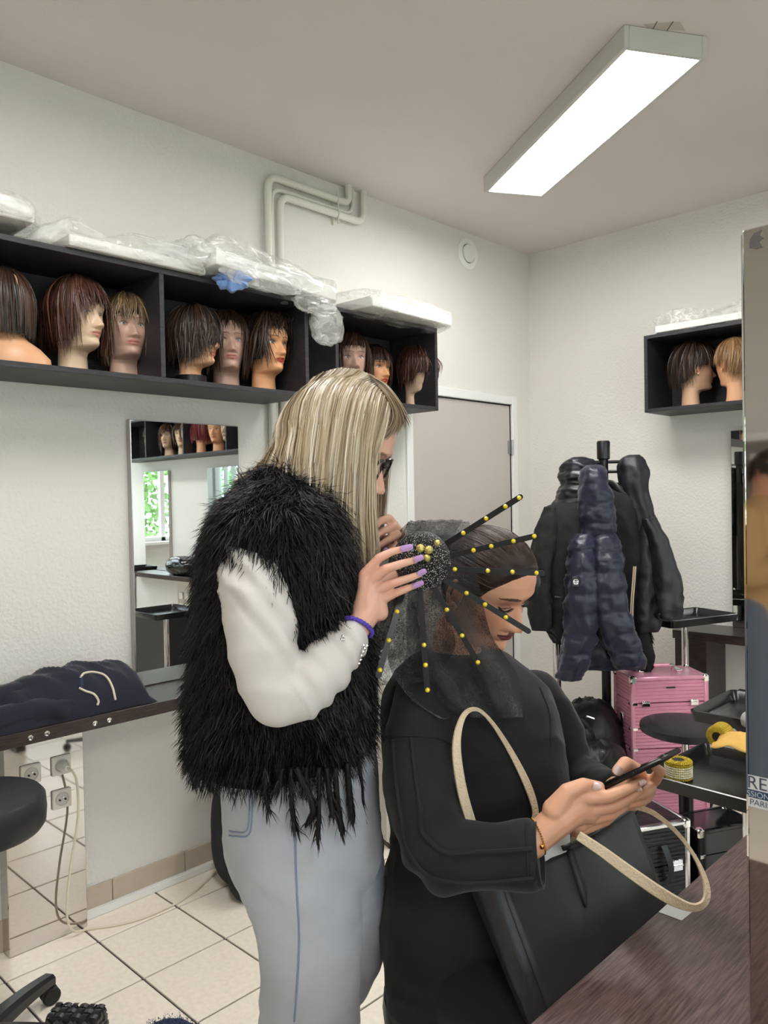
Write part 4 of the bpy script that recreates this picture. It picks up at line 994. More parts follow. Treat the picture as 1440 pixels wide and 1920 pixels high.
def displace(me, fn):
    v, f = mesh_np(me); nr = np.empty(len(v) * 3); me.vertices.foreach_get('normal', nr); nr = nr.reshape(-1, 3)
    k = np.array([fn(p, n) for p, n in zip(v, nr)]); me.vertices.foreach_set('co', (v + nr * k[:, None]).ravel()); me.update()
def bvh_of(me): v, f = mesh_np(me); return BVHTree.FromPolygons([Vector(p) for p in v], f)
def surf(bv, u, v, lift=.001):
    d = Vector(unit(P(u, v, 1.0) - CAM)); h = bv.ray_cast(Vector(CAM), d)
    if h[0] is None: return None
    return np.array(h[0]) + np.array(h[1]) * lift
def seam(bv, uv, r, n=40, lift=.0008, sides=6, mb=None):
    pts = [surf(bv, u, v, lift) for u, v in catmull(uv, n)]; pts = [p for p in pts if p is not None]
    mb = mb or MB(); 
    if len(pts) > 2: mb.tube(pts, r, sides)
    return mb
def offset_mesh(me, off):
    v, _ = mesh_np(me); me.vertices.foreach_set('co', (v - off).ravel()); me.update(); return me
def put_world(name, me, m, parent, **k): offset_mesh(me, world_loc(parent)); return put(name, me, m, parent, **k)
def join_into(mb, me, col):
    v, f = mesh_np(me); mb.add(v, f, col); return mb
def nails_into(mb, specs, col):
    """(u, v, depth, du, dv, len px, half width px): long shaped nails"""
    for u, v, d, du, dv, L, w in specs:
        a = unit(np.array([du, dv])); p0 = P(u, v, d); p1 = P(u + a[0] * L, v + a[1] * L, d - .002); ax = unit(p1 - p0); sd = unit(np.cross(ax, FWD)); nn = np.cross(sd, ax)
        L3 = np.linalg.norm(p1 - p0); wm = w * d / F_PX
        G = [[p0 + ax * L3 * s + sd * wm * x * ww - FWD * .0022 * (1 - x * x) for x in np.linspace(-1, 1, 7)] for s, ww in ((0, .75), (.12, .98), (.5, 1), (.8, .92), (.95, .74), (1, .5))]
        G2 = [[q + FWD * .0016 for q in r_] for r_ in G]
        b0 = mb.n; mb.grid(np.array(G), col=col); mb.grid(np.array(G2), col=col, flip=True)
    return mb
def wrinkle(s1, a1, s2=0, a2=0, stretch=V(1, 1, 1)):
    def f(p, n):
        q = p * stretch; r = a1 * ridged(q, s1)
        return r + (a2 * ridged(q + 3.3, s2) if s2 else 0)
    return f

# ------------------------------------------------------------------ standing woman
D0 = 1.42
base = P(575, 1000, D0); WOMAN = thing('person', 'standing blonde woman in black fur vest and pale jeans fixing the headpiece', 'person', (base[0], base[1], 0))
skin1 = np.array(srgb(226, 176, 152)); 
HR1 = rotz(math.radians(-57)) @ roty(math.radians(27)) @ rotx(math.radians(4)); HO1 = P(636, 838, D0)
b = MB()
rows = [(900, 505, 600, D0, .06), (960, 440, 630, D0, .15), (1050, 400, 650, D0, .16), (1200, 400, 660, D0, .13), (1330, 400, 660, D0, .13), (1480, 440, 690, D0, .165), (1560, 450, 690, D0, .165)]
b.loft(body_rings(rows, 28, dense=16))
pch(b, [(560, 930, D0, 48), (600, 880, D0, 46)])
pch(b, [(480, 1010, 1.285, 55), (495, 1180, 1.24, 46), (520, 1300, 1.235, 42), (600, 1255, 1.255, 38), (668, 1178, 1.29, 25)])            # right arm
pch(b, [(560, 1000, 1.57, 50), (640, 1130, 1.60, 40), (690, 1180, 1.58, 36), (715, 1090, 1.54, 30), (735, 1020, 1.51, 22)])               # left arm
for (u0, d, u1) in ((560, 1.345, 580), (620, 1.50, 606)):
    k = P(u0, 1500, d); ft = P(u1, 1900, d)
    b.chain([k, V(ft[0], ft[1], .52), V(ft[0], ft[1], .09)], [.085, .048, .040], 14)
    b.chain([V(ft[0], ft[1], .05) - H_RIGHT * .03, V(ft[0], ft[1], .045) + H_RIGHT * .15], [.042, .036], 12)
bm_ = remesh(b, .008, 3)
body = MB(); join_into(body, bm_, skin1)
head_into(body, HR1, HO1, nt=140, nz=170, skin=tuple(skin1), lip=srgb(186, 110, 104), brow=srgb(140, 108, 84), neck=-.17, lids=.0)
hand = MB(); dz = 1.30
pch(hand, [(640, 1218, 1.265, 27), (668, 1180, 1.285, 25), (690, 1150, 1.30, 24), (694, 1120, 1.305, 22)])
pch(hand, [(678, 1150, 1.30, 20), (684, 1110, 1.30, 15), (683, 1077, 1.298, 10.5), (711, 1046, 1.293, 8.8), (736, 1034, 1.296, 7.6), (756, 1029, 1.302, 6.2)])
pch(hand, [(688, 1140, 1.30, 20), (694, 1090, 1.297, 11.5), (722, 1067, 1.290, 9.2), (757, 1056, 1.293, 7.8), (779, 1050, 1.30, 6.4)])
pch(hand, [(698, 1145, 1.302, 20), (704, 1106, 1.298, 11.5), (735, 1094, 1.292, 9.0), (767, 1084, 1.295, 7.6), (786, 1077, 1.302, 6.2)])
pch(hand, [(712, 1148, 1.306, 17), (714, 1124, 1.302, 11), (741, 1112, 1.298, 8.4), (764, 1103, 1.300, 7.0), (779, 1098, 1.306, 5.6)])
pch(hand, [(690, 1140, 1.318, 16), (706, 1105, 1.345, 12), (730, 1082, 1.36, 10), (748, 1072, 1.365, 7.5)])
hm = remesh(hand, .0019, 5); join_into(body, hm, skin1)
hand = MB()
pch(hand, [(738, 1042, 1.53, 21), (742, 1018, 1.525, 18), (742, 1000, 1.52, 15)])
pch(hand, [(744, 996, 1.515, 12), (730, 972, 1.498, 8.2), (713, 977, 1.482, 7.4), (702, 988, 1.474, 6)])
pch(hand, [(748, 1002, 1.515, 12), (740, 988, 1.494, 8.2), (720, 995, 1.478, 7.2), (705, 1005, 1.472, 6)])
pch(hand, [(750, 1010, 1.515, 12), (745, 1003, 1.492, 8), (726, 1013, 1.476, 7), (711, 1023, 1.470, 5.8)])
pch(hand, [(748, 1020, 1.515, 12), (746, 1019, 1.494, 7.4), (736, 1030, 1.480, 6.4), (727, 1038, 1.474, 5.4)])
pch(hand, [(736, 1028, 1.53, 11), (716, 1008, 1.525, 9), (706, 994, 1.52, 7)])
hm = remesh(hand, .0019, 5); join_into(body, hm, skin1)
# knuckles and finger ends a little redder
vv = np.vstack(body.v); cc = np.vstack(body.c)
for (u, v, d, r_) in ((711, 1046, 1.285, 10), (722, 1067, 1.283, 10), (735, 1094, 1.285, 10), (741, 1112, 1.29, 9), (684, 1076, 1.29, 14)):
    k = np.exp(-((vv - P(u, v, d)) ** 2).sum(1) / (2 * (r_ * d / F_PX) ** 2))[:, None]; cc = cc * (1 - .35 * k) + skin1 * V(1.0, .74, .72) * .35 * k
body.v = [vv]; body.c = [cc]
body.build('body', m_skin, WOMAN, angle=0)
for sd_ in (-1, 1): e = MB(); eyes_into(e, HR1, HO1, look=(0, .3), sides=(sd_,)); e.build('eye', m_eye, WOMAN)
m_nail = mat('nail_lilac', srgb(192, 152, 208), .12, coat=.6)
nl = MB(); nails_into(nl, [(751, 1030, 1.292, .97, -.22, 24, 6.2), (776, 1050, 1.291, .94, -.3, 19, 5.6), (784, 1077, 1.293, .9, -.45, 17, 5.4), (774, 1100, 1.297, .92, -.38, 22, 5.4),
                           (708, 983, 1.470, -.8, .6, 12, 4.5), (708, 1002, 1.466, -.85, .45, 12, 4.5), (712, 1018, 1.465, -.8, .55, 12, 4.5), (726, 1028, 1.468, -.6, .7, 9, 4)], (1, 1, 1))
tag(nl.build('nails', m_nail, WOMAN), kind='stuff')

# jeans
m_jean = mat('light_denim', srgb(178, 181, 188), .8, var=.12, vscale=9, bump=.12, bscale=900, detail=5, sheen=.2)
b = MB()
rows = [(1395, 425, 700, D0, .185), (1470, 426, 706, D0, .19), (1550, 428, 712, 1.425, .185), (1600, 440, 712, 1.43, .17), (1640, 455, 700, 1.43, .13)]
b.loft(body_rings(rows, 40, dense=12))
def leg(pts, foot_z=.03):
    P_ = []
    for u, v, d, ru in pts: P_.append((P(u, v, d), ru * d / F_PX))
    last, lr = P_[-1]; P_.append((V(last[0], last[1], foot_z), lr * 1.02)); R = []
    cs = catmull(np.array([np.append(p, r_) for p, r_ in P_]), 30); t = np.arange(32) * 2 * math.pi / 32
    for q in cs: R.append(q[:3] + np.outer(np.cos(t) * q[3], H_RIGHT) + np.outer(np.sin(t) * q[3] * .88, HF))
    b.loft(R)
leg([(553, 1500, 1.34, 118), (557, 1580, 1.335, 122), (566, 1660, 1.335, 112), (580, 1760, 1.335, 94), (583, 1840, 1.335, 90), (580, 1920, 1.335, 90)])
leg([(620, 1520, 1.50, 92), (628, 1620, 1.50, 90), (640, 1720, 1.505, 82), (640, 1790, 1.505, 78), (622, 1860, 1.51, 68), (606, 1920, 1.51, 66)])
jm = remesh(b, .006, 6)
def jf(p, n):
    z = p[2]; return .0035 * ridged((p[0] * .6 + z * .9, p[1] * .6, z * .5), 9) + .002 * ridged((p[0], p[1], z * 2.2), 14)
displace(jm, jf); jb = bvh_of(jm)
jeans = put_world('jeans', jm, m_jean, WOMAN, angle=0)
m_stitch = mat('denim_seam', srgb(126, 140, 164), .85); m_seamd = mat('denim_edge', srgb(186, 192, 200), .85)
s_ = MB(); seam(jb, [(548, 1450), (553, 1560), (556, 1660), (561, 1760), (557, 1850), (552, 1915)], .0016, mb=s_); jo = jeans
s_.build('side_seam', m_stitch, jeans)
s_ = MB(); seam(jb, [(470, 1450), (468, 1500), (464, 1555), (440, 1560), (431, 1558)], .0012, mb=s_); seam(jb, [(476, 1450), (474, 1505), (468, 1563), (440, 1568), (430, 1566)], .0012, mb=s_); s_.build('back_pocket', m_stitch, jeans)
sh = MB()
for u1, d in ((580, 1.335), (606, 1.51)):
    ft = P(u1, 1920, d); c = V(ft[0], ft[1], 0)
    for zz, L, w_ in ((.0, 1, 1),):
        rings = []
        for z, l0, l1, ww in ((.0, -.08, .19, .045), (.012, -.085, .195, .048), (.05, -.08, .17, .044), (.085, -.06, .06, .036)):
            t = np.arange(24) * 2 * math.pi / 24; rings.append(c + V(0, 0, z + .0005) + np.outer((l0 + l1) / 2 + (l1 - l0) / 2 * np.cos(t), H_RIGHT) + np.outer(ww * np.sin(t), HF))
        x = MB(); x.loft(rings); x.build('shoe', m_blackl, WOMAN)

# white long-sleeved top: near sleeve, far sleeve, chest
m_top = mat('white_jersey', srgb(214, 209, 203), .9, sheen=.1, bump=.05, bscale=700)
b = MB()
pch(b, [(492, 1030, 1.29, 66), (482, 1060, 1.275, 72), (484, 1120, 1.255, 71), (492, 1200, 1.24, 66), (508, 1270, 1.232, 62), (522, 1300, 1.232, 61), (560, 1292, 1.238, 58), (610, 1252, 1.255, 49), (638, 1222, 1.268, 42), (654, 1202, 1.276, 37)], 20)
sm_ = remesh(b, .0045, 8)
ex0, ex1 = P(520, 1300, 1.232), P(665, 1190, 1.285); fax = unit(ex1 - ex0); uax = unit(P(480, 1000, 1.29) - ex0)
def sleeve_f(p, n):
    s = (p - ex0) @ fax; t = (p - ex0) @ uax; k = 0
    if s > .02: k += .0034 * math.sin((s + .10 * (p @ uax)) * 165) * math.exp(-((s - .05) / .05) ** 2) + .0026 * math.sin(s * 260 + 20 * t) * math.exp(-((s - .125) / .03) ** 2)
    if t > -.02: k += .0026 * math.sin((t * .7 - s * .9) * 130) * math.exp(-((t - .09) / .07) ** 2)
    return k + .0055 * ridged((s * .6 + t * .5, t * 1.0, p[2] * .3), 16) * .7
displace(sm_, sleeve_f); put_world('sleeve', sm_, m_top, WOMAN, angle=0)
b = MB(); wr = P(657, 1198, 1.2775); t, N_, B_ = frames([ex0, wr]); a = np.linspace(0, 2 * math.pi, 33)
b.tube(np.array([wr + N_[0] * .0335 * math.cos(x) + B_[0] * .0335 * math.sin(x) for x in a]), .0022, 6); b.build('cuff', m_top, WOMAN)
b = MB(); pch(b, [(560, 1000, 1.57, 62), (640, 1130, 1.60, 52), (692, 1180, 1.58, 46), (714, 1095, 1.54, 38), (730, 1045, 1.522, 30)]); put_world('sleeve', remesh(b, .006, 6), m_top, WOMAN, angle=0)
b = MB(); b.loft(body_rings([(930, 470, 640, D0, .13), (1000, 430, 684, D0, .16), (1100, 420, 690, D0, .16), (1240, 415, 690, D0, .15), (1390, 430, 695, D0, .17)], 32, dense=16)); b.build('top', m_top, WOMAN, angle=0)

# fur vest
m_furb = mat('fur_base', srgb(10, 10, 10), .95, spec=.1); m_fur = mat('fur', srgb(20, 19, 20), .5, attr=True, spec=.25)
rows = [(872, 505, 575, D0, .07), (890, 480, 610, D0, .10), (925, 440, 645, D0, .155), (965, 408, 672, D0, .195), (1040, 384, 682, D0, .20), (1150, 374, 690, D0, .185), (1250, 366, 697, D0, .185), (1330, 362, 697, D0, .19), (1385, 366, 692, D0, .195), (1408, 374, 686, D0, .19)]
b = MB(); VR = body_rings(rows, 72, dense=60); b.loft(VR, cap=False)
# padding over the shoulder round the armhole
sh = MB(); a = np.linspace(-.25 * math.pi, 1.25 * math.pi, 24)
vest = thing if False else None
VB = MB(); VB.v = list(b.v); VB.f = list(b.f); VB.c = list(b.c); VB.n = b.n
arm_c = [(500, 968, 1.275), (445, 985, 1.285), (412, 1050, 1.29), (404, 1110, 1.29)]
VB.tube(np.array([P(*q) for q in catmull([(556, 1010, 1.262), (548, 985, 1.262), (524, 962, 1.27), (490, 953, 1.28), (455, 963, 1.29), (425, 990, 1.30), (402, 1050, 1.31)], 24)]), .020, 10)
vo = VB.build('fur_vest', m_furb, WOMAN, angle=0)
def fur_on(V_, F_, n, L0, L1, seed, lift=.45, wid=.0016, light=.0):
    r = np.random.default_rng(seed); tri = []
    for f in F_:
        for i in range(1, len(f) - 1): tri.append((f[0], f[i], f[i + 1]))
    tri = np.array(tri); A, B__, C__ = V_[tri[:, 0]], V_[tri[:, 1]], V_[tri[:, 2]]; nn = np.cross(B__ - A, C__ - A); ar = np.linalg.norm(nn, axis=1); nn = nn / (ar[:, None] + 1e-12)
    i = r.choice(len(tri), n, p=ar / ar.sum()); s, t = r.uniform(size=n), r.uniform(size=n); m_ = s + t > 1; s[m_], t[m_] = 1 - s[m_], 1 - t[m_]
    p = A[i] + (B__[i] - A[i]) * s[:, None] + (C__[i] - A[i]) * t[:, None]; N = nn[i]
    return p, N, r
vv, vf = np.vstack(VB.v), VB.f
ctr = vv.mean(0)
def fur(p, N, r, L0, L1, lift, wid, cols, k=5, sag=.6):
    n = len(p); out = (p - np.array([ctr[0], ctr[1], 0]) * V(1, 1, 0) - V(0, 0, 1) * p[:, 2:3]); 
    flip = np.sign((N * (p - ctr)).sum(1) + 1e-9)[:, None]; N = N * flip
    L = r.uniform(L0, L1, n)[:, None]; clump = np.array([[mnoise.noise(Vector(q) * 30), mnoise.noise(Vector(q) * 30 + Vector((9, 1, 4))), 0] for q in p])
    d0 = N * lift + V(0, 0, -1) * .75 + r.normal(0, .22, (n, 3)) + clump * .9; dn = (d0 * N).sum(1, keepdims=True); d0 = d0 + N * np.maximum(0, .30 - dn); d0 /= np.linalg.norm(d0, axis=1)[:, None]
    P_ = np.zeros((n, k, 3)); P_[:, 0] = p
    for j in range(1, k):
        d0 = d0 + V(0, 0, -1) * sag / k + r.normal(0, .05, (n, 3)); dn = (d0 * N).sum(1, keepdims=True); d0 = d0 + N * np.maximum(0, .12 - dn); d0 /= np.linalg.norm(d0, axis=1)[:, None]; P_[:, j] = P_[:, j - 1] + d0 * L / (k - 1)
    return P_
p, N, r = fur_on(vv, vf, 42000, .0, .0, 5)
fP = fur(p, N, r, .018, .042, .34, .0016, None)
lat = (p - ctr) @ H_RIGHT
glintp = .05 + .40 * np.clip((lat - .05) / .10, 0, 1)  # glints on the vest front put in as paler strands
glint = (r.uniform(size=len(p)) < glintp)[:, None]
cols = np.where(glint, np.array(srgb(62, 58, 58)) * r.uniform(.4, 1.5, (len(p), 1)), np.array(srgb(17, 16, 17)) * r.uniform(.5, 1.6, (len(p), 1)))
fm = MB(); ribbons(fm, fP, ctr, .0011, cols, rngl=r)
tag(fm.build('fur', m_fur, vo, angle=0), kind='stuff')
# hanging fur tails along the hem
tails = [([(366, 1425), (362, 1450), (366, 1470)], 1.42, 9), ([(382, 1430), (386, 1455), (400, 1482)], 1.36, 10), ([(404, 1430), (402, 1452), (412, 1464), (420, 1450)], 1.33, 8), ([(440, 1440), (452, 1455), (466, 1462)], 1.29, 8), ([(497, 1440), (497, 1480), (500, 1505), (507, 1526)], 1.25, 7),
         ([(546, 1440), (546, 1490), (550, 1535), (560, 1563)], 1.245, 9), ([(555, 1440), (575, 1480), (588, 1520), (572, 1552)], 1.24, 12), ([(598, 1440), (598, 1500), (597, 1550), (595, 1585)], 1.24, 8), ([(628, 1440), (632, 1500), (638, 1545), (645, 1565)], 1.27, 11),
         ([(612, 1440), (618, 1490), (625, 1535)], 1.26, 11), ([(650, 1430), (655, 1490), (662, 1550)], 1.30, 12), ([(670, 1420), (676, 1480), (678, 1545)], 1.34, 11), ([(686, 1400), (692, 1450), (690, 1510)], 1.40, 9), ([(530, 1440), (524, 1462), (520, 1470)], 1.25, 9), ([(575, 1440), (572, 1465), (570, 1478)], 1.245, 9)]
for uv, d, rp in tails:
    d = d - float(np.interp(uv[0][0], [360, 400, 440, 640, 690], [.0, .03, .05, .05, .02]))
    c = catmull([P(u, v, d) for u, v in uv], 12); rr = rp * d / F_PX * np.interp(np.linspace(0, 1, 12), [0, .3, .85, 1], [.5, .55, .6, .15]); x = MB(); x.tube(c, rr, 7, col=srgb(12, 12, 12))
    r2 = np.random.default_rng(int(uv[0][0])); n = 130; Pp = []; 
    for i in range(n):
        s = r2.uniform(0, .93); q = c[int(s * 11)]; tdir = unit(c[min(11, int(s * 11) + 1)] - c[max(0, int(s * 11) - 1)]); sd = unit(r2.normal(size=3)); L = r2.uniform(.014, .030)
        dd = unit(tdir * .9 + sd * .55); Pp.append([q, q + dd * L * .5, q + dd * L * .8 + tdir * L * .25])
    ribbons(x, np.array(Pp), c.mean(0), .0018, np.array(srgb(22, 20, 20)) * r2.uniform(.4, 2.2, (n, 1)), rngl=r2)
    tag(x.build('fur_tail', m_fur, vo, angle=0), kind='stuff')

# blonde hair
gl = [[(737, 742, 1.415), (716, 782, 1.37), (703, 858, 1.345), (701, 950, 1.342), (706, 1046, 1.352)],
      [(722, 724, 1.415), (697, 766, 1.362), (687, 850, 1.332), (683, 950, 1.328), (688, 1046, 1.340)],
      [(705, 710, 1.415), (672, 760, 1.352), (660, 850, 1.322), (655, 950, 1.318), (662, 1038, 1.325)],
      [(682, 699, 1.415), (640, 752, 1.350), (622, 850, 1.316), (615, 950, 1.308), (622, 1026, 1.312)],
      [(655, 692, 1.415), (606, 752, 1.355), (588, 850, 1.320), (584, 940, 1.306), (590, 1012, 1.310)],
      [(630, 693, 1.415), (578, 760, 1.370), (556, 850, 1.330), (556, 930, 1.310), (566, 996, 1.310)],
      [(608, 700, 1.415), (556, 770, 1.388), (532, 848, 1.352), (520, 915, 1.325), (528, 962, 1.312)],
      [(592, 708, 1.42), (544, 780, 1.41), (516, 850, 1.385), (490, 900, 1.36), (470, 928, 1.35)],
      [(584, 714, 1.43), (538, 784, 1.435), (510, 850, 1.42), (474, 896, 1.40), (444, 918, 1.39)],
      [(590, 708, 1.44), (544, 776, 1.465), (516, 842, 1.465), (482, 890, 1.45), (452, 915, 1.44)],
      [(615, 698, 1.44), (570, 755, 1.50), (550, 850, 1.515), (545, 930, 1.52), (555, 990, 1.53)],
      [(660, 694, 1.44), (630, 745, 1.51), (620, 850, 1.525), (620, 950, 1.53), (630, 1020, 1.54)],
      [(705, 714, 1.44), (700, 755, 1.50), (705, 850, 1.515), (705, 930, 1.52), (705, 1010, 1.53)],
      [(735, 745, 1.43), (738, 775, 1.475), (733, 830, 1.495), (722, 900, 1.505), (712, 980, 1.52)]]
GW = np.array([[P(*q) for q in catmull(g_, 16)] for g_ in gl])          # (guides, k, 3)
nG, kk = GW.shape[:2]
def off_skull(Q, Rm, o, grow=0.0, sc=1.0):
    sh_ = Q.shape; q = (Q.reshape(-1, 3) - o) @ Rm
    rad = np.where(q[:, :1] > 0, .098 * sc + grow, .110 * sc + grow); e_ = np.concatenate([rad, np.full_like(rad, .083 * sc + grow), np.full_like(rad, .119 * sc + grow)], 1)
    m_ = np.sqrt(((q / e_) ** 2).sum(1)); up_ = q[:, 2] > -.03
    k_ = np.where((m_ < 1) & up_, 1 / np.maximum(m_, .3), 1.0); return (q * k_[:, None]) @ Rm.T + o if True else Q
def guide(s): i = min(int(s), nG - 2); f = s - i; return GW[i] * (1 - f) + GW[i + 1] * f
hb = MB(); SS = np.linspace(0, nG - 1, 100); cen = P(620, 860, 1.43)
inner = np.array([catmull(GW[:, j], 100) for j in range(kk)]).transpose(1, 0, 2)
shr = np.linspace(.88, .97, kk)[None, :, None]; inner = cen * V(1, 1, 0) + 0 * inner + (inner - cen * V(1, 1, 0)) * np.concatenate([np.repeat(shr, 2, 2), np.ones_like(shr)], 2)
ush = rng.uniform(.6, 1.1, 100); 
inner = off_skull(inner, HR1, HO1, .004).reshape(inner.shape)
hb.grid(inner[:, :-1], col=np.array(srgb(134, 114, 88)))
hb.add([HO1 + HR1 @ V(-.012, 0, 0)], [], srgb(134, 114, 88))
n = 3600; r = np.random.default_rng(21); sp = r.uniform(0, nG - 1 - 1e-6, n)
outer = np.array([catmull(GW[:, j], 800) for j in range(kk)]).transpose(1, 0, 2)
Pp = outer[(sp / (nG - 1) * 799).astype(int)].copy()
u_ = np.linspace(0, 1, kk)[None, :, None]
lock = np.array([[mnoise.noise(Vector((s * 5.0, c_, 0))) for c_ in (1.3, 7.7, 3.1)] for s in sp])
outw = Pp - cen; outw[..., 2] = 0; outw /= np.linalg.norm(outw, axis=2, keepdims=True) + 1e-9
Pp += outw * (r.uniform(-.010, .004, (n, 1, 1)) * np.clip(u_ * 4, .15, 1) + lock[:, :1, None] * .006 * u_) + r.normal(0, .0015, (n, 1, 3)) * u_ + lock[:, None, :] * .014 * u_ ** 2 * V(1, 1, .3)
Pp += np.sin(u_ * r.uniform(3, 9, (n, 1, 1)) + r.uniform(0, 6, (n, 1, 1))) * r.normal(0, .0016, (n, 1, 3)) * u_
Pp = off_skull(Pp, HR1, HO1, .010).reshape(Pp.shape); Pp[:, :9] += r.normal(0, .0012, (n, 1, 3))
endj = r.normal(0, .010, (n, 1)); Pp[:, -3:, 2] += endj * np.array([.3, .7, 1])
tone = np.array([mnoise.noise(Vector((s * 9.0, 5.5, 0))) for s in sp]) * .9 + r.normal(0, .35, n)
ca, cb_, cc_ = np.array(srgb(116, 94, 70)), np.array(srgb(182, 163, 132)), np.array(srgb(226, 216, 196))
tn = np.clip(tone * .5 + .5, 0, 1)[:, None]; colr = np.where(tn < .5, ca + (cb_ - ca) * tn * 2, cb_ + (cc_ - cb_) * (tn - .5) * 2)
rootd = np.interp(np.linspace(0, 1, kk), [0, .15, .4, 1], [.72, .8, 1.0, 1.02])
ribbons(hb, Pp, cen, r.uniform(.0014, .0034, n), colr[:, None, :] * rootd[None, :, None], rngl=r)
# swept fringe over the parting
n2 = 260; fr = np.array([P(*q) for q in catmull([(690, 702, 1.405), (722, 722, 1.40), (744, 752, 1.395), (757, 778, 1.395), (766, 797, 1.40)], kk)])
fr2 = np.array([P(*q) for q in catmull([(700, 712, 1.39), (722, 738, 1.375), (738, 770, 1.37), (735, 800, 1.365), (712, 826, 1.36)], kk)])
w_ = r.uniform(0, 1, (n2, 1, 1)); Pf = fr * (1 - w_) + fr2 * w_ + r.normal(0, .004, (n2, 1, 3)) * u_
ribbons(hb, Pf, cen, r.uniform(.0012, .003, n2), (ca * .9 + (cb_ - ca) * r.uniform(0, .8, (n2, 1))), rngl=r)
# loose flyaways
n3 = 60; sp3 = r.uniform(0, nG - 1.01, n3); Pl = outer[(sp3 / (nG - 1) * 799).astype(int)].copy(); ol = Pl - cen; ol /= np.linalg.norm(ol, axis=2, keepdims=True); Pl += ol * r.uniform(.004, .022, (n3, 1, 1)) * np.sin(u_ * math.pi * .8) + r.normal(0, .006, (n3, 1, 3)) * u_
ribbons(hb, Pl, cen, .0008, np.tile(cb_, (n3, 1)))
m_blonde = mat('blonde_hair', srgb(200, 184, 150), .34, attr=True, spec=.45)
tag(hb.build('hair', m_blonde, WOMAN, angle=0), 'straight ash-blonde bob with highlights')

# glasses
m_frame = mat('tortoise_frame', srgb(40, 32, 30), .2); m_lens = mat('lens', (.9, .92, .95), .02, alpha=.12)
gs = MB(); gx = lambda p: HR1 @ np.asarray(p, float) + HO1
gl_p = bpy.data.objects.new('glasses', None); COL.objects.link(gl_p); gl_p.parent = WOMAN
for s in (-1, 1):
    a = np.linspace(0, 2 * math.pi, 33); pts = np.stack([.0915 + .0 * a - .004 * np.abs(np.cos(a)) , s * (.033 + .027 * np.sign(np.cos(a)) * np.abs(np.cos(a)) ** .7), -.004 + .0205 * np.sign(np.sin(a)) * np.abs(np.sin(a)) ** .7], 1)
    gs.tube(np.array([gx(p) for p in pts]), .0028, 8)
    gs.tube(np.array([gx(p) for p in catmull([(.088, s * .060, .006), (.06, s * .074, .006), (.0, s * .082, .004), (-.02, s * .083, -.008)], 12)]), .0026, 8)
    ln = MB(); ln.add([gx((.0905, s * .033, -.004))] + [gx(p - V(.0008, 0, 0)) for p in pts[:-1]], [(0, i + 1, (i + 1) % 32 + 1) for i in range(32)]); ln.build('lens', m_lens, gl_p, smooth=False)
gs.tube(np.array([gx(p) for p in catmull([(.0905, -.007, .003), (.096, 0, .005), (.0905, .007, .003)], 7)]), .0028, 8)
gs.build('frame', m_frame, gl_p)
# bracelets
wr = P(670, 1176, 1.287); wa = unit(P(690, 1146, 1.298) - P(650, 1206, 1.275)); t, N_, B_ = frames([wr - wa, wr + wa]); a = np.linspace(0, 2 * math.pi, 61)
br = MB()
for ph in (0, math.pi):
    br.tube(np.array([wr + (N_[0] * math.cos(x) + B_[0] * math.sin(x)) * (.0262 + .0016 * math.cos(14 * x + ph)) + wa * (.0020 * math.sin(14 * x + ph) + .006 * math.cos(x)) for x in a]), .0024, 6)
br.build('woven_bracelet', mat('purple_cord', srgb(98, 74, 196), .6, var=.4, vscale=600), WOMAN)
cb2 = MB(); w2 = P(658, 1194, 1.279)
for i in range(64):
    x = 2 * math.pi * i / 64; q = w2 + (N_[0] * math.cos(x) + B_[0] * math.sin(x)) * .0352 - wa * (.010 * math.sin(x) + .004); cb2.ball(q, .0013, 5, 4)
for (u, v, d) in ((643, 1193, 1.236), (645, 1199, 1.236), (641, 1199, 1.236), (684, 1216, 1.245), (688, 1211, 1.245), (681, 1222, 1.246), (678, 1229, 1.247), (676, 1237, 1.248), (673, 1244, 1.249), (682, 1210, 1.246)): cb2.ball(P(u, v, d), .0028, 7, 5)
tag(cb2.build('chain_bracelet', m_chrome, WOMAN), kind='stuff')
# ------------------------------------------------------------------ seated woman
D1 = 1.52
sc1 = .955
SEATED = thing('person', 'seated woman in black sweatshirt with slicked dark hair, looking down at a phone', 'person', (1.17, .93, 0))
skin2 = np.array(srgb(226, 172, 140))
HR2 = rotz(math.radians(-89.2)) @ roty(math.radians(28)) @ rotx(math.radians(6)); HO2 = P(914, 1098, D1)
hx = lambda p: HR2 @ (np.asarray(p, float) * sc1) + HO2
b = MB()
b.loft(body_rings([(1240, 800, 930, 1.53, .06), (1300, 790, 970, 1.55, .11), (1400, 770, 1000, 1.55, .13), (1600, 760, 1000, 1.54, .14), (1760, 750, 1000, 1.54, .17), (1840, 770, 990, 1.54, .16)], 28, dense=16))
pch(b, [(850, 1270, 1.56, 50), (858, 1190, 1.565, 46)])
pch(b, [(810, 1340, 1.43, 36), (800, 1540, 1.31, 40), (825, 1600, 1.28, 40), (1000, 1580, 1.245, 30)])
pch(b, [(1000, 1320, 1.63, 44), (1065, 1450, 1.60, 38), (1150, 1478, 1.45, 28)])
for s in (-1, 1):                                                        # thighs under the table, shins, feet
    hip = V(1.17 + s * .09, .93, .645); kn = V(1.17 + s * .12, .50, .60); an = V(1.17 + s * .13, .42, .10)
    b.chain([hip, kn, an], [.088, .062, .042], 14); b.chain([an + V(0, .03, -.05), an + V(0, -.14, -.058)], [.040, .034], 12)
bm_ = remesh(b, .008, 3); body = MB(); join_into(body, bm_, skin2)
lipc = srgb(112, 44, 50); browc = srgb(58, 42, 36)
head_into(body, HR2, HO2, sc1, nt=180, nz=240, skin=tuple(skin2), lip=lipc, brow=browc, neck=-.19, lids=.92, shadow=tuple(np.array(srgb(150, 100, 84))), lip_full=1.15, brow_w=.0042)
hand = MB()
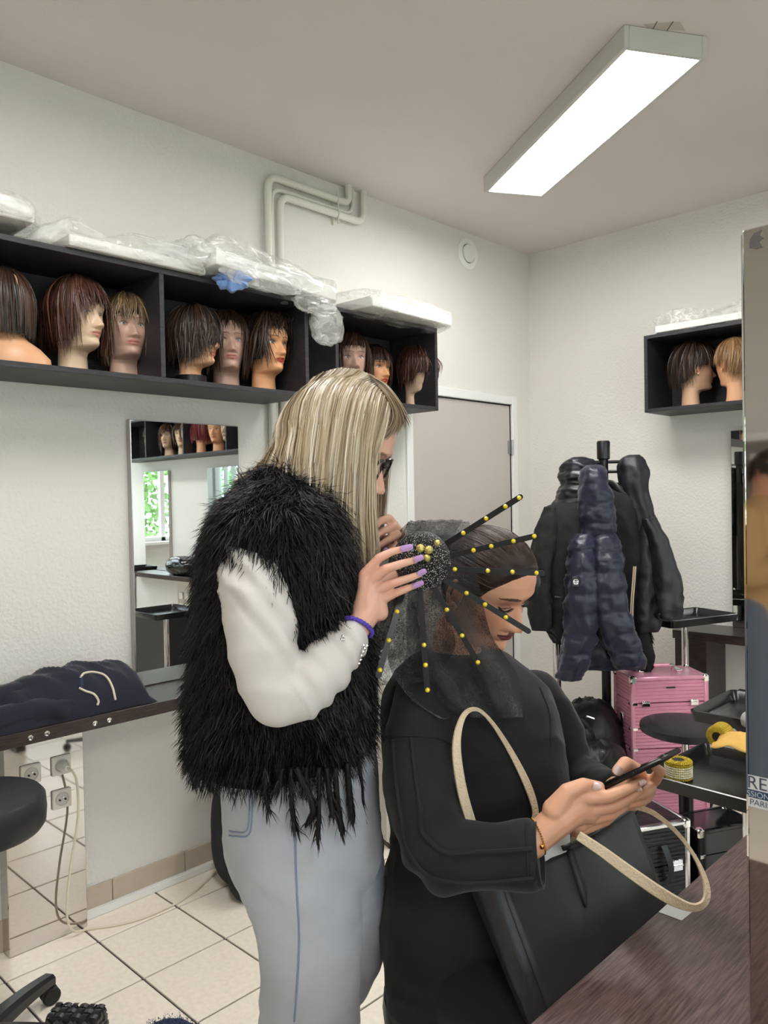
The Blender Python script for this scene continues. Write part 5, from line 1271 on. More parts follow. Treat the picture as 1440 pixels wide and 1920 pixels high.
pch(hand, [(975, 1582, 1.245, 30), (1010, 1568, 1.25, 29), (1048, 1536, 1.255, 31), (1080, 1512, 1.262, 29), (1100, 1520, 1.272, 25)])
pch(hand, [(1060, 1515, 1.26, 26), (1092, 1496, 1.252, 14.5), (1140, 1494, 1.247, 12), (1176, 1479, 1.246, 10.5), (1202, 1466, 1.248, 8)])
pch(hand, [(1080, 1525, 1.265, 24), (1108, 1518, 1.262, 14), (1148, 1513, 1.258, 11.5), (1180, 1496, 1.258, 9.8), (1198, 1483, 1.262, 8)])
pch(hand, [(1080, 1540, 1.275, 22), (1108, 1536, 1.274, 12.5), (1146, 1527, 1.270, 10.8), (1176, 1508, 1.270, 9), (1188, 1498, 1.272, 7.5)])
pch(hand, [(1080, 1550, 1.285, 19), (1104, 1551, 1.285, 11), (1136, 1539, 1.284, 9.5), (1160, 1520, 1.284, 7.8)])
pch(hand, [(1040, 1520, 1.25, 24), (1064, 1485, 1.248, 16.5), (1094, 1472, 1.250, 13.5), (1124, 1475, 1.258, 10)])
join_into(body, remesh(hand, .0019, 5), skin2)
hand = MB()
pch(hand, [(1150, 1484, 1.44, 27), (1185, 1482, 1.37, 28), (1205, 1476, 1.335, 25)])
pch(hand, [(1195, 1470, 1.345, 20), (1196, 1448, 1.325, 15.5), (1173, 1433, 1.305, 14.5), (1158, 1446, 1.292, 11)])
pch(hand, [(1208, 1470, 1.335, 17), (1228, 1462, 1.310, 11.5), (1238, 1446, 1.285, 10), (1226, 1436, 1.268, 8)])
pch(hand, [(1210, 1478, 1.335, 16), (1220, 1478, 1.305, 11), (1208, 1488, 1.276, 10), (1190, 1494, 1.262, 8)])
pch(hand, [(1208, 1488, 1.335, 15), (1214, 1494, 1.305, 10.5), (1200, 1504, 1.278, 9.5), (1180, 1508, 1.266, 7.5)])
pch(hand, [(1200, 1492, 1.335, 13), (1204, 1504, 1.31, 9.5), (1190, 1512, 1.285, 8.5), (1172, 1513, 1.275, 7)])
join_into(body, remesh(hand, .0019, 5), skin2)
body.build('body', m_skin, SEATED, angle=0)
nl = MB(); nails_into(nl, [(1112, 1472, 1.240, .95, .25, 16, 7.5), (1163, 1438, 1.279, -.55, .9, 17, 8), (1199, 1470, 1.238, .9, -.35, 14, 5), (1190, 1476, 1.252, .8, .3, 14, 5), (1178, 1506, 1.256, -.85, .4, 13, 5), (1236, 1441, 1.27, -.6, -.7, 10, 5)], (1, 1, 1))
tag(nl.build('nails', mat('nail_nude', srgb(236, 206, 200), .12, coat=.6), SEATED), kind='stuff')
# eyelashes and lid lines
ls = MB()
for s in (-1, 1):
    for q in np.linspace(-1, 1, 22):
        y = s * EYE_Y + q * .0138; zb = EYE_Z - .0055 * (1 - q * q) + .0005; xs = .0735 - .22 * max(0, abs(y) - .022); p0 = V(xs, y, zb)
        L = .0115 * (.75 + .35 * (q * s > 0)); p1 = p0 + V(.75, .35 * q, -.55) * L * .6; p2 = p0 + V(1.15, .5 * q, -.35) * L
        ls.tube([hx(p0), hx(p1), hx(p2)], [.0010, .0008, .0003], 4)
tag(ls.build('eyelashes', mat('lash', srgb(16, 13, 13), .5), SEATED), kind='stuff')
# slicked-back hair: cap grown from the head surface plus combed strands and a low bun
hc = MB(); r = np.random.default_rng(31)
HG, _c = head_geo(nt=120, nz=150, lids=1.0); HGz = HG[:, 0, 2]; HGa = np.arctan2(HG[..., 1], HG[..., 0])
def hsurf(az, z, g_=0.0):
    """point on the head at azimuth az (0 = face) and height z, lifted by g_"""
    k = int(np.clip(np.searchsorted(-HGz, -z), 1, len(HGz) - 1)); f = np.clip((HGz[k - 1] - z) / (HGz[k - 1] - HGz[k] + 1e-9), 0, 1)
    out = []
    for q in (k - 1, k):
        o_ = np.argsort(HGa[q]); rr = np.hypot(HG[q, :, 0], HG[q, :, 1])[o_]; out.append(np.interp(az, HGa[q][o_], rr, period=2 * math.pi))
    rad = out[0] * (1 - f) + out[1] * f + g_; return V(rad * math.cos(az), rad * math.sin(az), z + g_ * np.clip(z / .11, 0, 1))
def hl(az): return float(np.interp(abs(az), [0, .25, .5, .75, .95, 1.15, 1.45, 1.75, 2.0, 2.4, 3.15], [.074, .072, .065, .050, .032, .004, .018, .022, -.03, -.075, -.092]))
nA, nE = 96, 26; G = np.zeros((nA, nE, 3))
for i in range(nA):
    az = -math.pi + 2 * math.pi * i / nA; z0 = hl(az)
    for j in range(nE):
        z = z0 + (.1125 - z0) * (1 - (1 - j / (nE - 1)) ** 2.2); G[i, j] = hx(hsurf(az, z, .0042 * min(1, j / 3.0) + .0004))
hc.grid(G, close_u=True, col=srgb(44, 33, 29))
hc.add([hx(V(0, 0, .1165))] + [G[i, -1] for i in range(nA)], [(0, 1 + i, 1 + (i + 1) % nA) for i in range(nA)], srgb(44, 33, 29))
bun = V(-.112, 0, .01); Ps, Cs = [], []
hb_ = MB(); hb_.grid(HG, close_v=True); HB = BVHTree.FromPolygons([Vector(p) for p in hb_.v[0]], hb_.f); c_in = V(-.008, 0, .02); db = unit(bun - c_in)
for i in range(1900):
    az = r.uniform(-2.2, 2.2) if i % 3 else r.uniform(-1.1, 1.1); z0 = hl(az); z = z0 + (.108 - z0) * (r.uniform() ** 2 if i % 2 else r.uniform())
    da = unit(hsurf(az, z, 0) - c_in); om = math.acos(np.clip(da @ db, -1, 1)); lift = .0045 + .0018 * r.uniform(); pts = []
    if om > 2.95: continue
    for q in np.linspace(0, .97, 13):
        dr = (math.sin((1 - q) * om) * da + math.sin(q * om) * db) / math.sin(om); h_ = HB.ray_cast(Vector(c_in), Vector(dr)); p_ = np.array(h_[0]) if h_[0] is not None else c_in + dr * .1; pts.append(p_ + dr * lift * min(1, .2 + q * 7))
    Ps.append([hx(p) for p in pts]); Cs.append(np.array(srgb(60, 46, 40)) * r.uniform(.45, 1.7))
ribbons(hc, np.array(Ps), HO2, r.uniform(.0012, .0026, len(Ps)), np.array(Cs), rngl=r)
hc.ball(hx(bun + V(-.012, 0, 0)), .034, 18, 12, col=srgb(44, 33, 29))
tag(hc.build('hair', mat('slick_hair', srgb(50, 38, 33), .42, attr=True, spec=.3), SEATED, angle=0), 'slicked-back dark brown hair gathered in a bun')

# sweatshirt
m_sweat = mat('black_fleece', srgb(25, 26, 29), .95, sheen=.12, bump=.06, bscale=500)
b = MB()
b.loft(body_rings([(1226, 800, 948, 1.545, .072), (1246, 768, 972, 1.54, .115), (1280, 738, 1008, 1.535, .155), (1330, 720, 1036, 1.53, .175), (1400, 716, 1052, 1.525, .18), (1480, 726, 1058, 1.52, .18), (1560, 740, 1050, 1.515, .18), (1640, 730, 1035, 1.51, .185), (1720, 718, 1015, 1.51, .19), (1800, 720, 1000, 1.51, .19), (1868, 738, 985, 1.51, .185), (1890, 752, 975, 1.51, .175)], 48, p=2.4, dense=60))
pch(b, [(800, 1320, 1.40, 62), (788, 1380, 1.365, 68), (786, 1440, 1.335, 67), (797, 1520, 1.305, 63), (812, 1580, 1.285, 62), (835, 1604, 1.275, 61), (880, 1606, 1.262, 57), (940, 1604, 1.25, 55)], 20)
pch(b, [(1000, 1310, 1.63, 52), (1040, 1380, 1.62, 54), (1062, 1440, 1.60, 50), (1085, 1462, 1.57, 46), (1120, 1474, 1.50, 42)], 18)
c0, c1 = P(930, 1604, 1.252), P(1002, 1602, 1.236); t, N_, B_ = frames([c0, c1]); a = np.arange(26) * 2 * math.pi / 26
b.loft([[q + (N_[0] * math.cos(x) + B_[0] * math.sin(x)) * rr for x in a] for q, rr in ((c0, .046), ((c0 + c1) / 2, .048), (c1, .0485))])
c2, c3 = P(1110, 1472, 1.52), P(1158, 1487, 1.43); t2, N2, B2 = frames([c2, c3]); b.loft([[q + (N2[0] * math.cos(x) + B2[0] * math.sin(x)) * rr for x in a] for q, rr in ((c2, .042), (c3, .037))])
sw = remesh(b, .005, 5)
el_ = P(830, 1600, 1.27); fx = unit(P(1000, 1602, 1.236) - el_)
def sweat_f(p, n):
    s = (p - el_) @ fx; dist = np.linalg.norm(p - el_); k = .0075 * ridged((p[0] * .5 + p[2] * .8, p[1] * .5, p[2] * .55), 7) + .0035 * ridged((p[0] + .5 * p[2], p[1] * .7, p[2] * 1.1), 14)
    k += .005 * math.sin((p[2] - .6 * s) * 95) * math.exp(-(dist / .075) ** 2)
    return k
displace(sw, sweat_f); sb = bvh_of(sw); SW = put_world('sweatshirt', sw, m_sweat, SEATED, angle=0)
m_pip = mat('fleece_piping', srgb(24, 25, 28), .9)
for uv, r_ in (([(737, 1388), (742, 1460), (752, 1530), (764, 1590), (800, 1638), (860, 1655), (940, 1652), (1000, 1646)], .0042), ([(771, 1384), (778, 1450), (788, 1520), (792, 1560), (822, 1592), (850, 1600), (900, 1598), (950, 1596), (998, 1592)], .0040),
               ([(718, 1382), (770, 1380), (820, 1384), (858, 1402)], .0018), ([(1012, 1290), (1030, 1340), (1032, 1400)], .0018), ([(985, 1548), (988, 1600), (992, 1655)], .0014)):
    x = seam(sb, uv, r_, 60, lift=.0008); 
    if x.n: x.build('piping', m_pip, SW)
x = MB(); x.loft([[q + (N_[0] * math.cos(z_) + B_[0] * math.sin(z_)) * rr for z_ in a] for q, rr in ((c1 - fx * .02, .0485), (c1 + fx * .004, .050), (c1 + fx * .010, .0495), (c1 + fx * .010, .044), (c1 - fx * .002, .040))], cap=False); x.build('cuff', m_sweat, SW)
# leggings and shoes under the table
b = MB()
for s in (-1, 1):
    hip = V(1.17 + s * .09, .90, .645); kn = V(1.17 + s * .12, .50, .60); an = V(1.17 + s * .13, .42, .10); x = MB(); x.chain([hip, kn, an], [.095, .070, .05], 16); put_world('trouser_leg', remesh(x, .008, 4), m_sweat, SEATED, angle=0)
    x = MB(); x.chain([an + V(0, .03, -.048), an + V(0, -.14, -.055)], [.048, .041], 14); me = remesh(x, .006, 3); vv, _ = mesh_np(me); vv[:, 2] = np.maximum(vv[:, 2], .001); me.vertices.foreach_set('co', vv.ravel()); put_world('shoe', me, m_blackl, SEATED, angle=0)
# gold chain bracelet, stud near the ear
g = MB(); wr = P(1008, 1568, 1.249); wa = unit(P(1048, 1536, 1.255) - P(975, 1582, 1.245)); t, N3, B3 = frames([wr - wa, wr + wa])
for i in range(46):
    x = 2 * math.pi * i / 46; q = wr + (N3[0] * math.cos(x) + B3[0] * math.sin(x)) * .0272 - wa * .006 * math.sin(x); g.ball(q, V(.0014, .0019, .0014), 6, 4)
g.ball(P(1016, 1588, 1.222), .0042, 8, 6); tag(g.build('bracelet', mat('gold', srgb(212, 164, 74), .2, metal=1.0), SEATED), kind='stuff')

# ------------------------------------------------------------------ phone
ph = thing('phone', 'dark smartphone held in the seated woman\'s hands', 'phone', P(1190, 1447, 1.272))
LA, WA_ = unit(V(0, -.83, .56)), V(1, 0, 0); NA = np.cross(WA_, LA) * -1 if np.cross(WA_, LA)[2] < 0 else np.cross(WA_, LA); Rp = np.array([WA_, LA, NA]).T; pc = P(1190, 1447, 1.272)
for lo, hi, nm, mm, bv in (((-.036, -.075, -.0045), (.036, .075, .0036), 'case', m_blackp, .003), ((-.0335, -.0725, .0034), (.0335, .0725, .0046), 'screen', mat('screen_glass', srgb(12, 13, 16), .05), .0006)):
    x = MB(); x.box(lo, hi, bv); x.v = [v @ Rp.T + pc for v in x.v]; x.build(nm, mm, ph)
for yy, l_ in ((.030, .010), (.008, .014)):
    x = MB(); x.box((-.0372, yy, -.0015), (-.0358, yy + l_, .0012), .0004); x.v = [v @ Rp.T + pc for v in x.v]; x.build('button', m_blackp, ph)

# ------------------------------------------------------------------ spider headpiece
SP = P(790, 1052, 1.372)
HP = thing('spider_headpiece', 'glittery black spider headpiece with gold-studded legs worn on the seated woman\'s head', 'headpiece', SP - V(0, 0, .05))
m_glit = mat('black_glitter', srgb(9, 9, 10), .35, bump=.9, bscale=420, detail=1, spec=.8, col2=srgb(30, 30, 31), vscale=600)
Rs = np.array([RIGHT, -RW[:, 1], -FWD]).T
x = MB(); x.ball(SP, V(.0515, .0530, .036), 40, 26, R=Rs); x.build('spider_body', m_glit, HP)
gx_ = MB(); r = np.random.default_rng(8)
for i in range(900):
    th, q = r.uniform(0, 2 * math.pi), r.uniform(0, 1) ** .5 * .98; px_, py_ = q * math.cos(th), q * math.sin(th); pz = math.sqrt(max(0, 1 - q * q)); pp = SP + Rs @ (V(px_ * .0515, py_ * .0530, pz * .036) * 1.012); gx_.ball(pp, r.uniform(.0005, .0010), 4, 3)
tag(gx_.build('glitter', mat('glitter_flake', (.75, .75, .75), .15, metal=.9), HP, smooth=False), kind='stuff')
m_pearlg = mat('gold_pearl', srgb(214, 200, 120), .25, metal=.55, bump=.3, bscale=300)
for u, v, r_ in ((788, 1028, 8.2), (804, 1031, 8.2), (800, 1046, 7.4), (820, 1018, 6.2)): x = MB(); x.ball(P(u, v, 1.372 - .0375), r_ * 1.34 / F_PX, 16, 12); x.build('gold_pearl', m_pearlg, HP)
m_leg = mat('leg_lacquer', srgb(8, 8, 9), .3, spec=.35); m_gem = mat('yellow_gem', srgb(236, 212, 40), .15, coat=.8)
legs = [((836, 1020), (980, 929), 1.345, 1.300, [(870, 999), (912, 970), (948, 948), (973, 932)]), ((844, 1042), (1012, 1003), 1.35, 1.33, [(888, 1030), (922, 1025), (963, 1013), (1002, 1006)]), ((846, 1067), (1022, 1075), 1.35, 1.34, [(853, 1067), (915, 1071), (961, 1074), (1006, 1075)]),
        ((834, 1087), (995, 1186), 1.35, 1.345, [(875, 1112), (908, 1136), (949, 1157)]), ((814, 1103), (908, 1262), 1.352, 1.35, [(835, 1145), (866, 1192), (894, 1243)]), ((787, 1106), (802, 1298), 1.352, 1.31, [(793, 1211), (799, 1248), (801, 1294)]), ((758, 1100), (708, 1272), 1.352, 1.30, [(746, 1149), (731, 1203), (713, 1257)])]
for (u0, v0), (u1, v1), d0, d1, gems in legs:
    A, B_ = P(u0, v0, d0), P(u1, v1, d1); ax = unit(B_ - A); nn = unit(-FWD + ax * (FWD @ ax)); sd = np.cross(ax, nn); L = np.linalg.norm(B_ - A); x = MB(); Rl = np.array([ax, sd, nn]).T
    pts = [(0, -.0048), (L - .004, -.0048), (L - .001, -.003), (L, 0), (L - .001, .003), (L - .004, .0048), (0, .0048)]
    top = [Rl @ V(a_, b_, .0012) + A for a_, b_ in pts]; bot = [Rl @ V(a_, b_, -.0012) + A for a_, b_ in pts]
    x.add(top + bot, [tuple(range(7)), tuple(range(13, 6, -1))] + [(i, 7 + i, 7 + (i + 1) % 7, (i + 1) % 7) for i in range(7)]); lo = x.build('spider_leg', m_leg, HP, smooth=False)
    for u, v in gems:
        s_ = np.dot([u - u0, v - v0], [u1 - u0, v1 - v0]) / ((u1 - u0) ** 2 + (v1 - v0) ** 2); q = A + (B_ - A) * s_; g = MB(); g.lathe([(.0001, .0042), (.0022, .0038), (.0040, .0018), (.0042, .001), (.0001, .001)], 8, q, Rl @ np.array([[1, 0, 0], [0, 1, 0], [0, 0, 1]])); g.build('gem', m_gem, lo, angle=20)

# veil of black webbed tulle
m_veil = bpy.data.materials.new('black_tulle'); m_veil.use_nodes = True
nt = m_veil.node_tree; pb = nt.nodes['Principled BSDF']; out = nt.nodes['Material Output']; pb.inputs['Base Color'].default_value = (*srgb(30, 30, 34), 1); pb.inputs['Roughness'].default_value = .7; pb.inputs['Sheen Weight'].default_value = .3
tr_ = nt.nodes.new('ShaderNodeBsdfTransparent'); ms = nt.nodes.new('ShaderNodeMixShader'); tcn = nt.nodes.new('ShaderNodeTexCoord')
nz = nt.nodes.new('ShaderNodeTexNoise'); nz.inputs['Scale'].default_value = 30; nz.inputs['Detail'].default_value = 4; nt.links.new(tcn.outputs['Object'], nz.inputs['Vector'])
nz2 = nt.nodes.new('ShaderNodeTexNoise'); nz2.inputs['Scale'].default_value = 140; nz2.inputs['Detail'].default_value = 3; nz2.inputs['Distortion'].default_value = 3.0; nt.links.new(tcn.outputs['Object'], nz2.inputs['Vector'])
ab = nt.nodes.new('ShaderNodeMath'); ab.operation = 'SUBTRACT'; ab.inputs[1].default_value = .5; nt.links.new(nz2.outputs[0], ab.inputs[0]); ab2 = nt.nodes.new('ShaderNodeMath'); ab2.operation = 'ABSOLUTE'; nt.links.new(ab.outputs[0], ab2.inputs[0])
r1 = nt.nodes.new('ShaderNodeMapRange'); r1.inputs[1].default_value = 0; r1.inputs[2].default_value = .07; r1.inputs[3].default_value = .55; r1.inputs[4].default_value = 0; nt.links.new(ab2.outputs[0], r1.inputs[0])
r2 = nt.nodes.new('ShaderNodeMapRange'); r2.inputs[1].default_value = .35; r2.inputs[2].default_value = .7; r2.inputs[3].default_value = .30; r2.inputs[4].default_value = .62; nt.links.new(nz.outputs[0], r2.inputs[0])
ad = nt.nodes.new('ShaderNodeMath'); ad.operation = 'ADD'; ad.use_clamp = True; nt.links.new(r1.outputs[0], ad.inputs[0]); nt.links.new(r2.outputs[0], ad.inputs[1])
nt.links.new(ad.outputs[0], ms.inputs[0]); nt.links.new(tr_.outputs[0], ms.inputs[1]); nt.links.new(pb.outputs[0], ms.inputs[2]); nt.links.new(ms.outputs[0], out.inputs[0])
def veil(rows, nv, nu, fold, seed, amp=.012):
    """rows: (v, uL, uR, depth at left, depth at right)"""
    rw = catmull(np.array(rows, float), nv); G = np.zeros((nv, nu, 3))
    for i, (v, a_, b_, da, db) in enumerate(rw):
        f = i / (nv - 1)
        for j in range(nu):
            s = j / (nu - 1); u = a_ + (b_ - a_) * s; d = da + (db - da) * s + amp * (.35 + f) * math.sin(s * fold + 1.7 * math.sin(f * 3 + seed)) - .02 * math.sin(s * math.pi) + .005 * mnoise.noise(Vector((s * 7, f * 7, seed)))
            G[i, j] = P(u + 5 * mnoise.noise(Vector((f * 6, seed, s * 2))), v + 5 * mnoise.noise(Vector((s * 6, seed, 4))), d)
    return G
x = MB(); x.grid(veil([(978, 765, 880, 1.44, 1.44), (1010, 748, 888, 1.42, 1.415), (1060, 742, 892, 1.42, 1.405), (1110, 738, 900, 1.42, 1.40), (1160, 732, 912, 1.415, 1.41), (1210, 726, 935, 1.40, 1.41), (1260, 735, 965, 1.375, 1.39), (1310, 770, 985, 1.345, 1.375), (1345, 820, 985, 1.325, 1.365)], 54, 56, 15, 1)); x.build('veil', m_veil, HP, angle=0)
x = MB(); x.grid(veil([(975, 770, 868, 1.50, 1.50), (1010, 738, 850, 1.50, 1.46), (1080, 724, 830, 1.50, 1.44), (1150, 715, 840, 1.48, 1.43), (1220, 706, 850, 1.46, 1.42), (1285, 700, 800, 1.43, 1.39)], 44, 36, 9, 4)); x.build('veil', m_veil, HP, angle=0)
x = MB(); x.grid(veil([(1090, 770, 800, 1.40, 1.39), (1140, 762, 792, 1.39, 1.38), (1200, 762, 808, 1.38, 1.37), (1280, 752, 830, 1.37, 1.36)], 24, 14, 5, 7, .006)); x.build('veil_tie', m_veil, HP, angle=0)

# ------------------------------------------------------------------ tote bag on her lap
m_tote = mat('black_leather', srgb(30, 31, 34), .48, bump=.10, bscale=420, detail=4, spec=.5); m_cream = mat('cream_leather', srgb(214, 196, 166), .5, bump=.35, bscale=260); m_lin = mat('beige_lining', srgb(176, 156, 126), .8)
TB = thing('tote_bag', 'black leather tote bag with cream straps standing on the seated woman\'s lap', 'bag', (1.13, .70, .70))
# front sheet through photo-measured corners, back sheet behind it
TL, TR, BL, BR = hit(932, 1640, 1, .745), hit(1186, 1516, 1, .735), V(1.015, .618, .63), V(1.415, .612, .63)
nU, nV = 26, 20
def sheet(dy, bulge, z_add=0):
    G = np.zeros((nV, nU, 3))
    for i in range(nV):
        f = i / (nV - 1)
        for j in range(nU):
            s = j / (nU - 1); top = TL * (1 - s) + TR * s; bot = BL * (1 - s) + BR * s; p = top * (1 - f) + bot * f
            p = p + V(0, dy * (1 - .35 * f) - bulge * math.sin(s * math.pi) * math.sin(min(1, f * 1.1) * math.pi), z_add * (1 - f)); p = p + V(0, -.004 * ridged((s * 2, f * 1.5, dy), 1.6) * math.sin(s * math.pi), 0); p[2] += .010 * math.sin(s * math.pi) * (1 - f) * (-1)
            G[i, j] = p
    return G
Fs, Bs = sheet(0, .014), sheet(.085, -.01, .012)
x = MB(); x.grid(Fs); x.grid(Bs, flip=True)
for e_ in (0, nU - 1):
    G = []
    for i in range(nV):
        a_, c_ = Fs[i, e_], Bs[i, e_]; mid = (a_ + c_) / 2 + V((-.022 if e_ == 0 else .03) * (.35 + .65 * i / nV), 0, 0); G.append([a_, mid, c_])
    x.grid(np.array(G))
x.grid(np.array([Fs[-1], (Fs[-1] + Bs[-1]) / 2 - V(0, 0, .012), Bs[-1]]))
o = x.build('bag_body', m_tote, TB, angle=60); md = o.modifiers.new('s', 'SOLIDIFY'); md.thickness = .003; md.offset = 0
x = MB(); x.grid(np.array([Fs[:8, :] + V(0, .004, 0)])[0]); x.grid(Bs[:8, :] - V(0, .004, 0)); x.build('lining', m_lin, TB, angle=60)
for line in (Fs[0], Bs[0]): x = MB(); x.tube(line, .0026, 6); x.build('rim', m_tote, TB)
def strap(pts, w0, name, m, twist=None, th=.0035, n=60):
    c = catmull([P(*q[:3]) for q in pts], n); ww = catmull(np.array([[q[3]] for q in pts]), n)[:, 0]; t, N_, B_ = frames(c); G = []
    for i in range(n):
        side = unit(np.cross(t[i], -FWD)); nn = np.cross(side, t[i]); w_ = max(ww[i], .8) * 1.22 / F_PX
        G.append([c[i] + side * w_ * a_ + nn * th * b_ for a_, b_ in ((-1, -.5), (-.8, .5), (.8, .5), (1, -.5), (.8, -.8), (-.8, -.8))])
    x = MB(); x.loft(np.array(G)); return x.build(name, m, TB)
strap([(886, 1552, 1.275, 10), (866, 1480, 1.27, 10), (856, 1400, 1.28, 9), (868, 1345, 1.30, 6), (892, 1330, 1.315, 4), (920, 1352, 1.325, 4), (955, 1405, 1.335, 6), (988, 1470, 1.335, 8), (1004, 1520, 1.33, 7), (1000, 1548, 1.325, 7)], 10, 'strap', m_cream)
strap([(1084, 1567, 1.215, 9), (1130, 1598, 1.195, 10), (1190, 1642, 1.175, 11), (1250, 1682, 1.16, 11), (1296, 1702, 1.155, 8), (1322, 1692, 1.16, 7), (1325, 1660, 1.175, 6), (1305, 1610, 1.20, 4), (1268, 1560, 1.23, 4), (1225, 1525, 1.255, 5), (1188, 1512, 1.28, 5)], 10, 'strap', m_cream)
bv_ = BVHTree.FromPolygons([Vector(p) for p in Fs.reshape(-1, 3)], [(i * nU + j, (i + 1) * nU + j, (i + 1) * nU + j + 1, i * nU + j + 1) for i in range(nV - 1) for j in range(nU - 1)])
cl = []
for q in np.linspace(0, 1, 14):
    u, v = 1060 + 38 * q, 1580 + 118 * q; p = surf(bv_, u, v, 0); cl.append((p if p is not None else P(u, v, 1.22)) - FWD * .004)
w_ = np.interp(np.linspace(0, 1, 14), [0, .75, 1], [.0085, .0100, .0008]); G = []
for i, p in enumerate(cl): sd = unit(np.cross(unit(cl[-1] - cl[0]), -FWD)); G.append([p - sd * w_[i], p - FWD * .002, p + sd * w_[i]])
x = MB(); x.grid(np.array(G)); o = x.build('closure_tab', m_tote, TB); md = o.modifiers.new('s', 'SOLIDIFY'); md.thickness = .003
for uv in ([(938, 1672), (958, 1740), (985, 1810), (1000, 1850)], [(946, 1672), (966, 1740), (993, 1810), (1008, 1850)]):
    x = seam(bv_, uv, .0009, 20, .001); 
    if x.n: x.build('stitching', m_blackl, TB)
# white papers inside the bag
x = MB(); q0, q1 = hit(1005, 1580, 1, .735), hit(1075, 1555, 1, .735); x.box((q0[0], .735, .80), (q1[0] - .01, .741, q0[2] - .012), .001); tag(x.build('paper_stack', m_white), 'white papers sticking out of the tote bag behind the wrist', 'paper')
# ================================================================== coats on the stand
CS = P(1132, 900, 3.60); cx_, cy_ = CS[0], CS[1]
cs = thing('coat_stand', 'black coat stand carrying the jackets near the corner', 'coat stand', (cx_, cy_, 0))
b = MB(); b.tube([V(cx_, cy_, .02), V(cx_, cy_, 1.66)], .021, 18); b.build('pole', m_blackp, cs)
b = MB(); b.lathe([(.021, 1.655), (.029, 1.66), (.030, 1.735), (.026, 1.742), (.0001, 1.742)], 20, (cx_, cy_, 0)); b.build('pole_cap', m_blackp, cs)
b = MB(); b.lathe([(.0001, .0005), (.19, .0005), (.19, .014), (.05, .026), (.022, .05), (.0001, .05)], 36, (cx_, cy_, 0)); b.build('base', m_blackp, cs)
for dx, dz, L in ((1, 1.645, .11), (.9, 1.600, .13), (-1, 1.645, .10), (-.3, 1.62, .10)):
    d = unit(H_RIGHT * dx + H_NEAR * (.45 if dz < 1.63 else .1)); b = MB(); p0 = V(cx_, cy_, dz); b.tube([p0, p0 + d * L], .0075, 10); b.ball(p0 + d * L, .013, 12, 8); b.build('arm', m_blackp, cs)
def garment(rows, nr=70, n=56, p=2.4, quilt=0.0, qd=.0, fold=.006, fs=7, seed=0, cap=True):
    """hanging cloth: rows (v, uL, uR, depth, half depth)"""
    rw = catmull(np.array(rows, float), nr); t = np.arange(n) * 2 * math.pi / n; G = []
    for i, (v, a_, c_, d, hd) in enumerate(rw):
        c = P((a_ + c_) / 2, v, d); w = max(2, (c_ - a_) / 2) * d / F_PX; k = (np.abs(np.cos(t)) ** p + np.abs(np.sin(t)) ** p) ** (-1 / p); ring = c + np.outer(np.cos(t) * k * w, H_RIGHT) + np.outer(np.sin(t) * k * hd, HF)
        puff = qd * abs(math.sin(math.pi * (v - rows[0][0]) / quilt)) ** .6 if quilt else 0
        for j in range(n):
            nn = unit(np.cos(t[j]) * H_RIGHT + np.sin(t[j]) * HF); q = ring[j]
            ring[j] = q + nn * (puff + fold * (.4 + .6 * i / nr) * math.sin(t[j] * fs + 2.2 * mnoise.noise(Vector((v * .02, seed, 0)))) + .009 * ridged((q[0] * 1.2 + q[2] * .4, q[1] * 1.2, q[2] * .6), 9) + .004 * ridged((q[0], q[1], q[2] * .8), 24) + (.005 * ridged((q[0], q[1], q[2] * 2.0), 22) if quilt else 0))
        G.append(ring)
    x = MB(); x.loft(np.array(G), cap=cap); return x
GC = 'jackets on the coat stand'
m_navy = mat('navy_nylon', srgb(26, 29, 52), .40, sheen=.2, bump=.15, bscale=70, stretch=(1, 1, .4)); m_dnavy = mat('ink_nylon', srgb(22, 26, 34), .35)
m_bwool = mat('black_suede', srgb(17, 17, 18), .85, bump=.2, bscale=200); m_rain = mat('black_shell', srgb(32, 32, 37), .5, bump=.08, bscale=60)
# shearling jacket
t = thing('jacket', 'black suede biker jacket with leather sleeve, leftmost on the coat stand', 'jacket', P(1050, 1190, 3.48), GC)
garment([(942, 1045, 1092, 3.50, .03), (955, 1024, 1100, 3.49, .07), (1000, 1016, 1104, 3.48, .09), (1060, 1012, 1104, 3.47, .10), (1120, 1018, 1102, 3.47, .10), (1165, 1026, 1100, 3.47, .10), (1188, 1034, 1096, 3.47, .09)], seed=1, fs=5).build('body', m_bwool, t, angle=0)
garment([(950, 1022, 1040, 3.45, .03), (990, 1008, 1042, 3.43, .055), (1050, 996, 1034, 3.41, .06), (1110, 992, 1030, 3.40, .06), (1150, 994, 1032, 3.40, .055), (1180, 1000, 1030, 3.40, .045)], seed=2, fs=4).build('sleeve', m_bwool, t, angle=0)
b = MB(); b.tube([P(u, v, d) for u, v, d in catmull([(1002, 1062, 3.36), (1012, 1100, 3.345), (1024, 1145, 3.34)], 10)], .022, 8, flat=.3, nrm=-FWD); b.build('leather_panel', m_blackl, t)
b = MB(); b.tube([P(u, v, d) for u, v, d in catmull([(1029, 955, 3.415), (1034, 975, 3.40), (1043, 1012, 3.39)], 12)], .003, 6); b.tube([P(1040, 1119, 3.37), P(1068, 1121, 3.365)], .004, 6); b.build('zipper', mat('gunmetal', srgb(90, 90, 92), .3, metal=.8), t)
garment([(1186, 1030, 1070, 3.47, .06), (1200, 1040, 1068, 3.47, .05), (1206, 1044, 1064, 3.47, .04)], nr=12, seed=3).build('hem', m_bwool, t, angle=0)
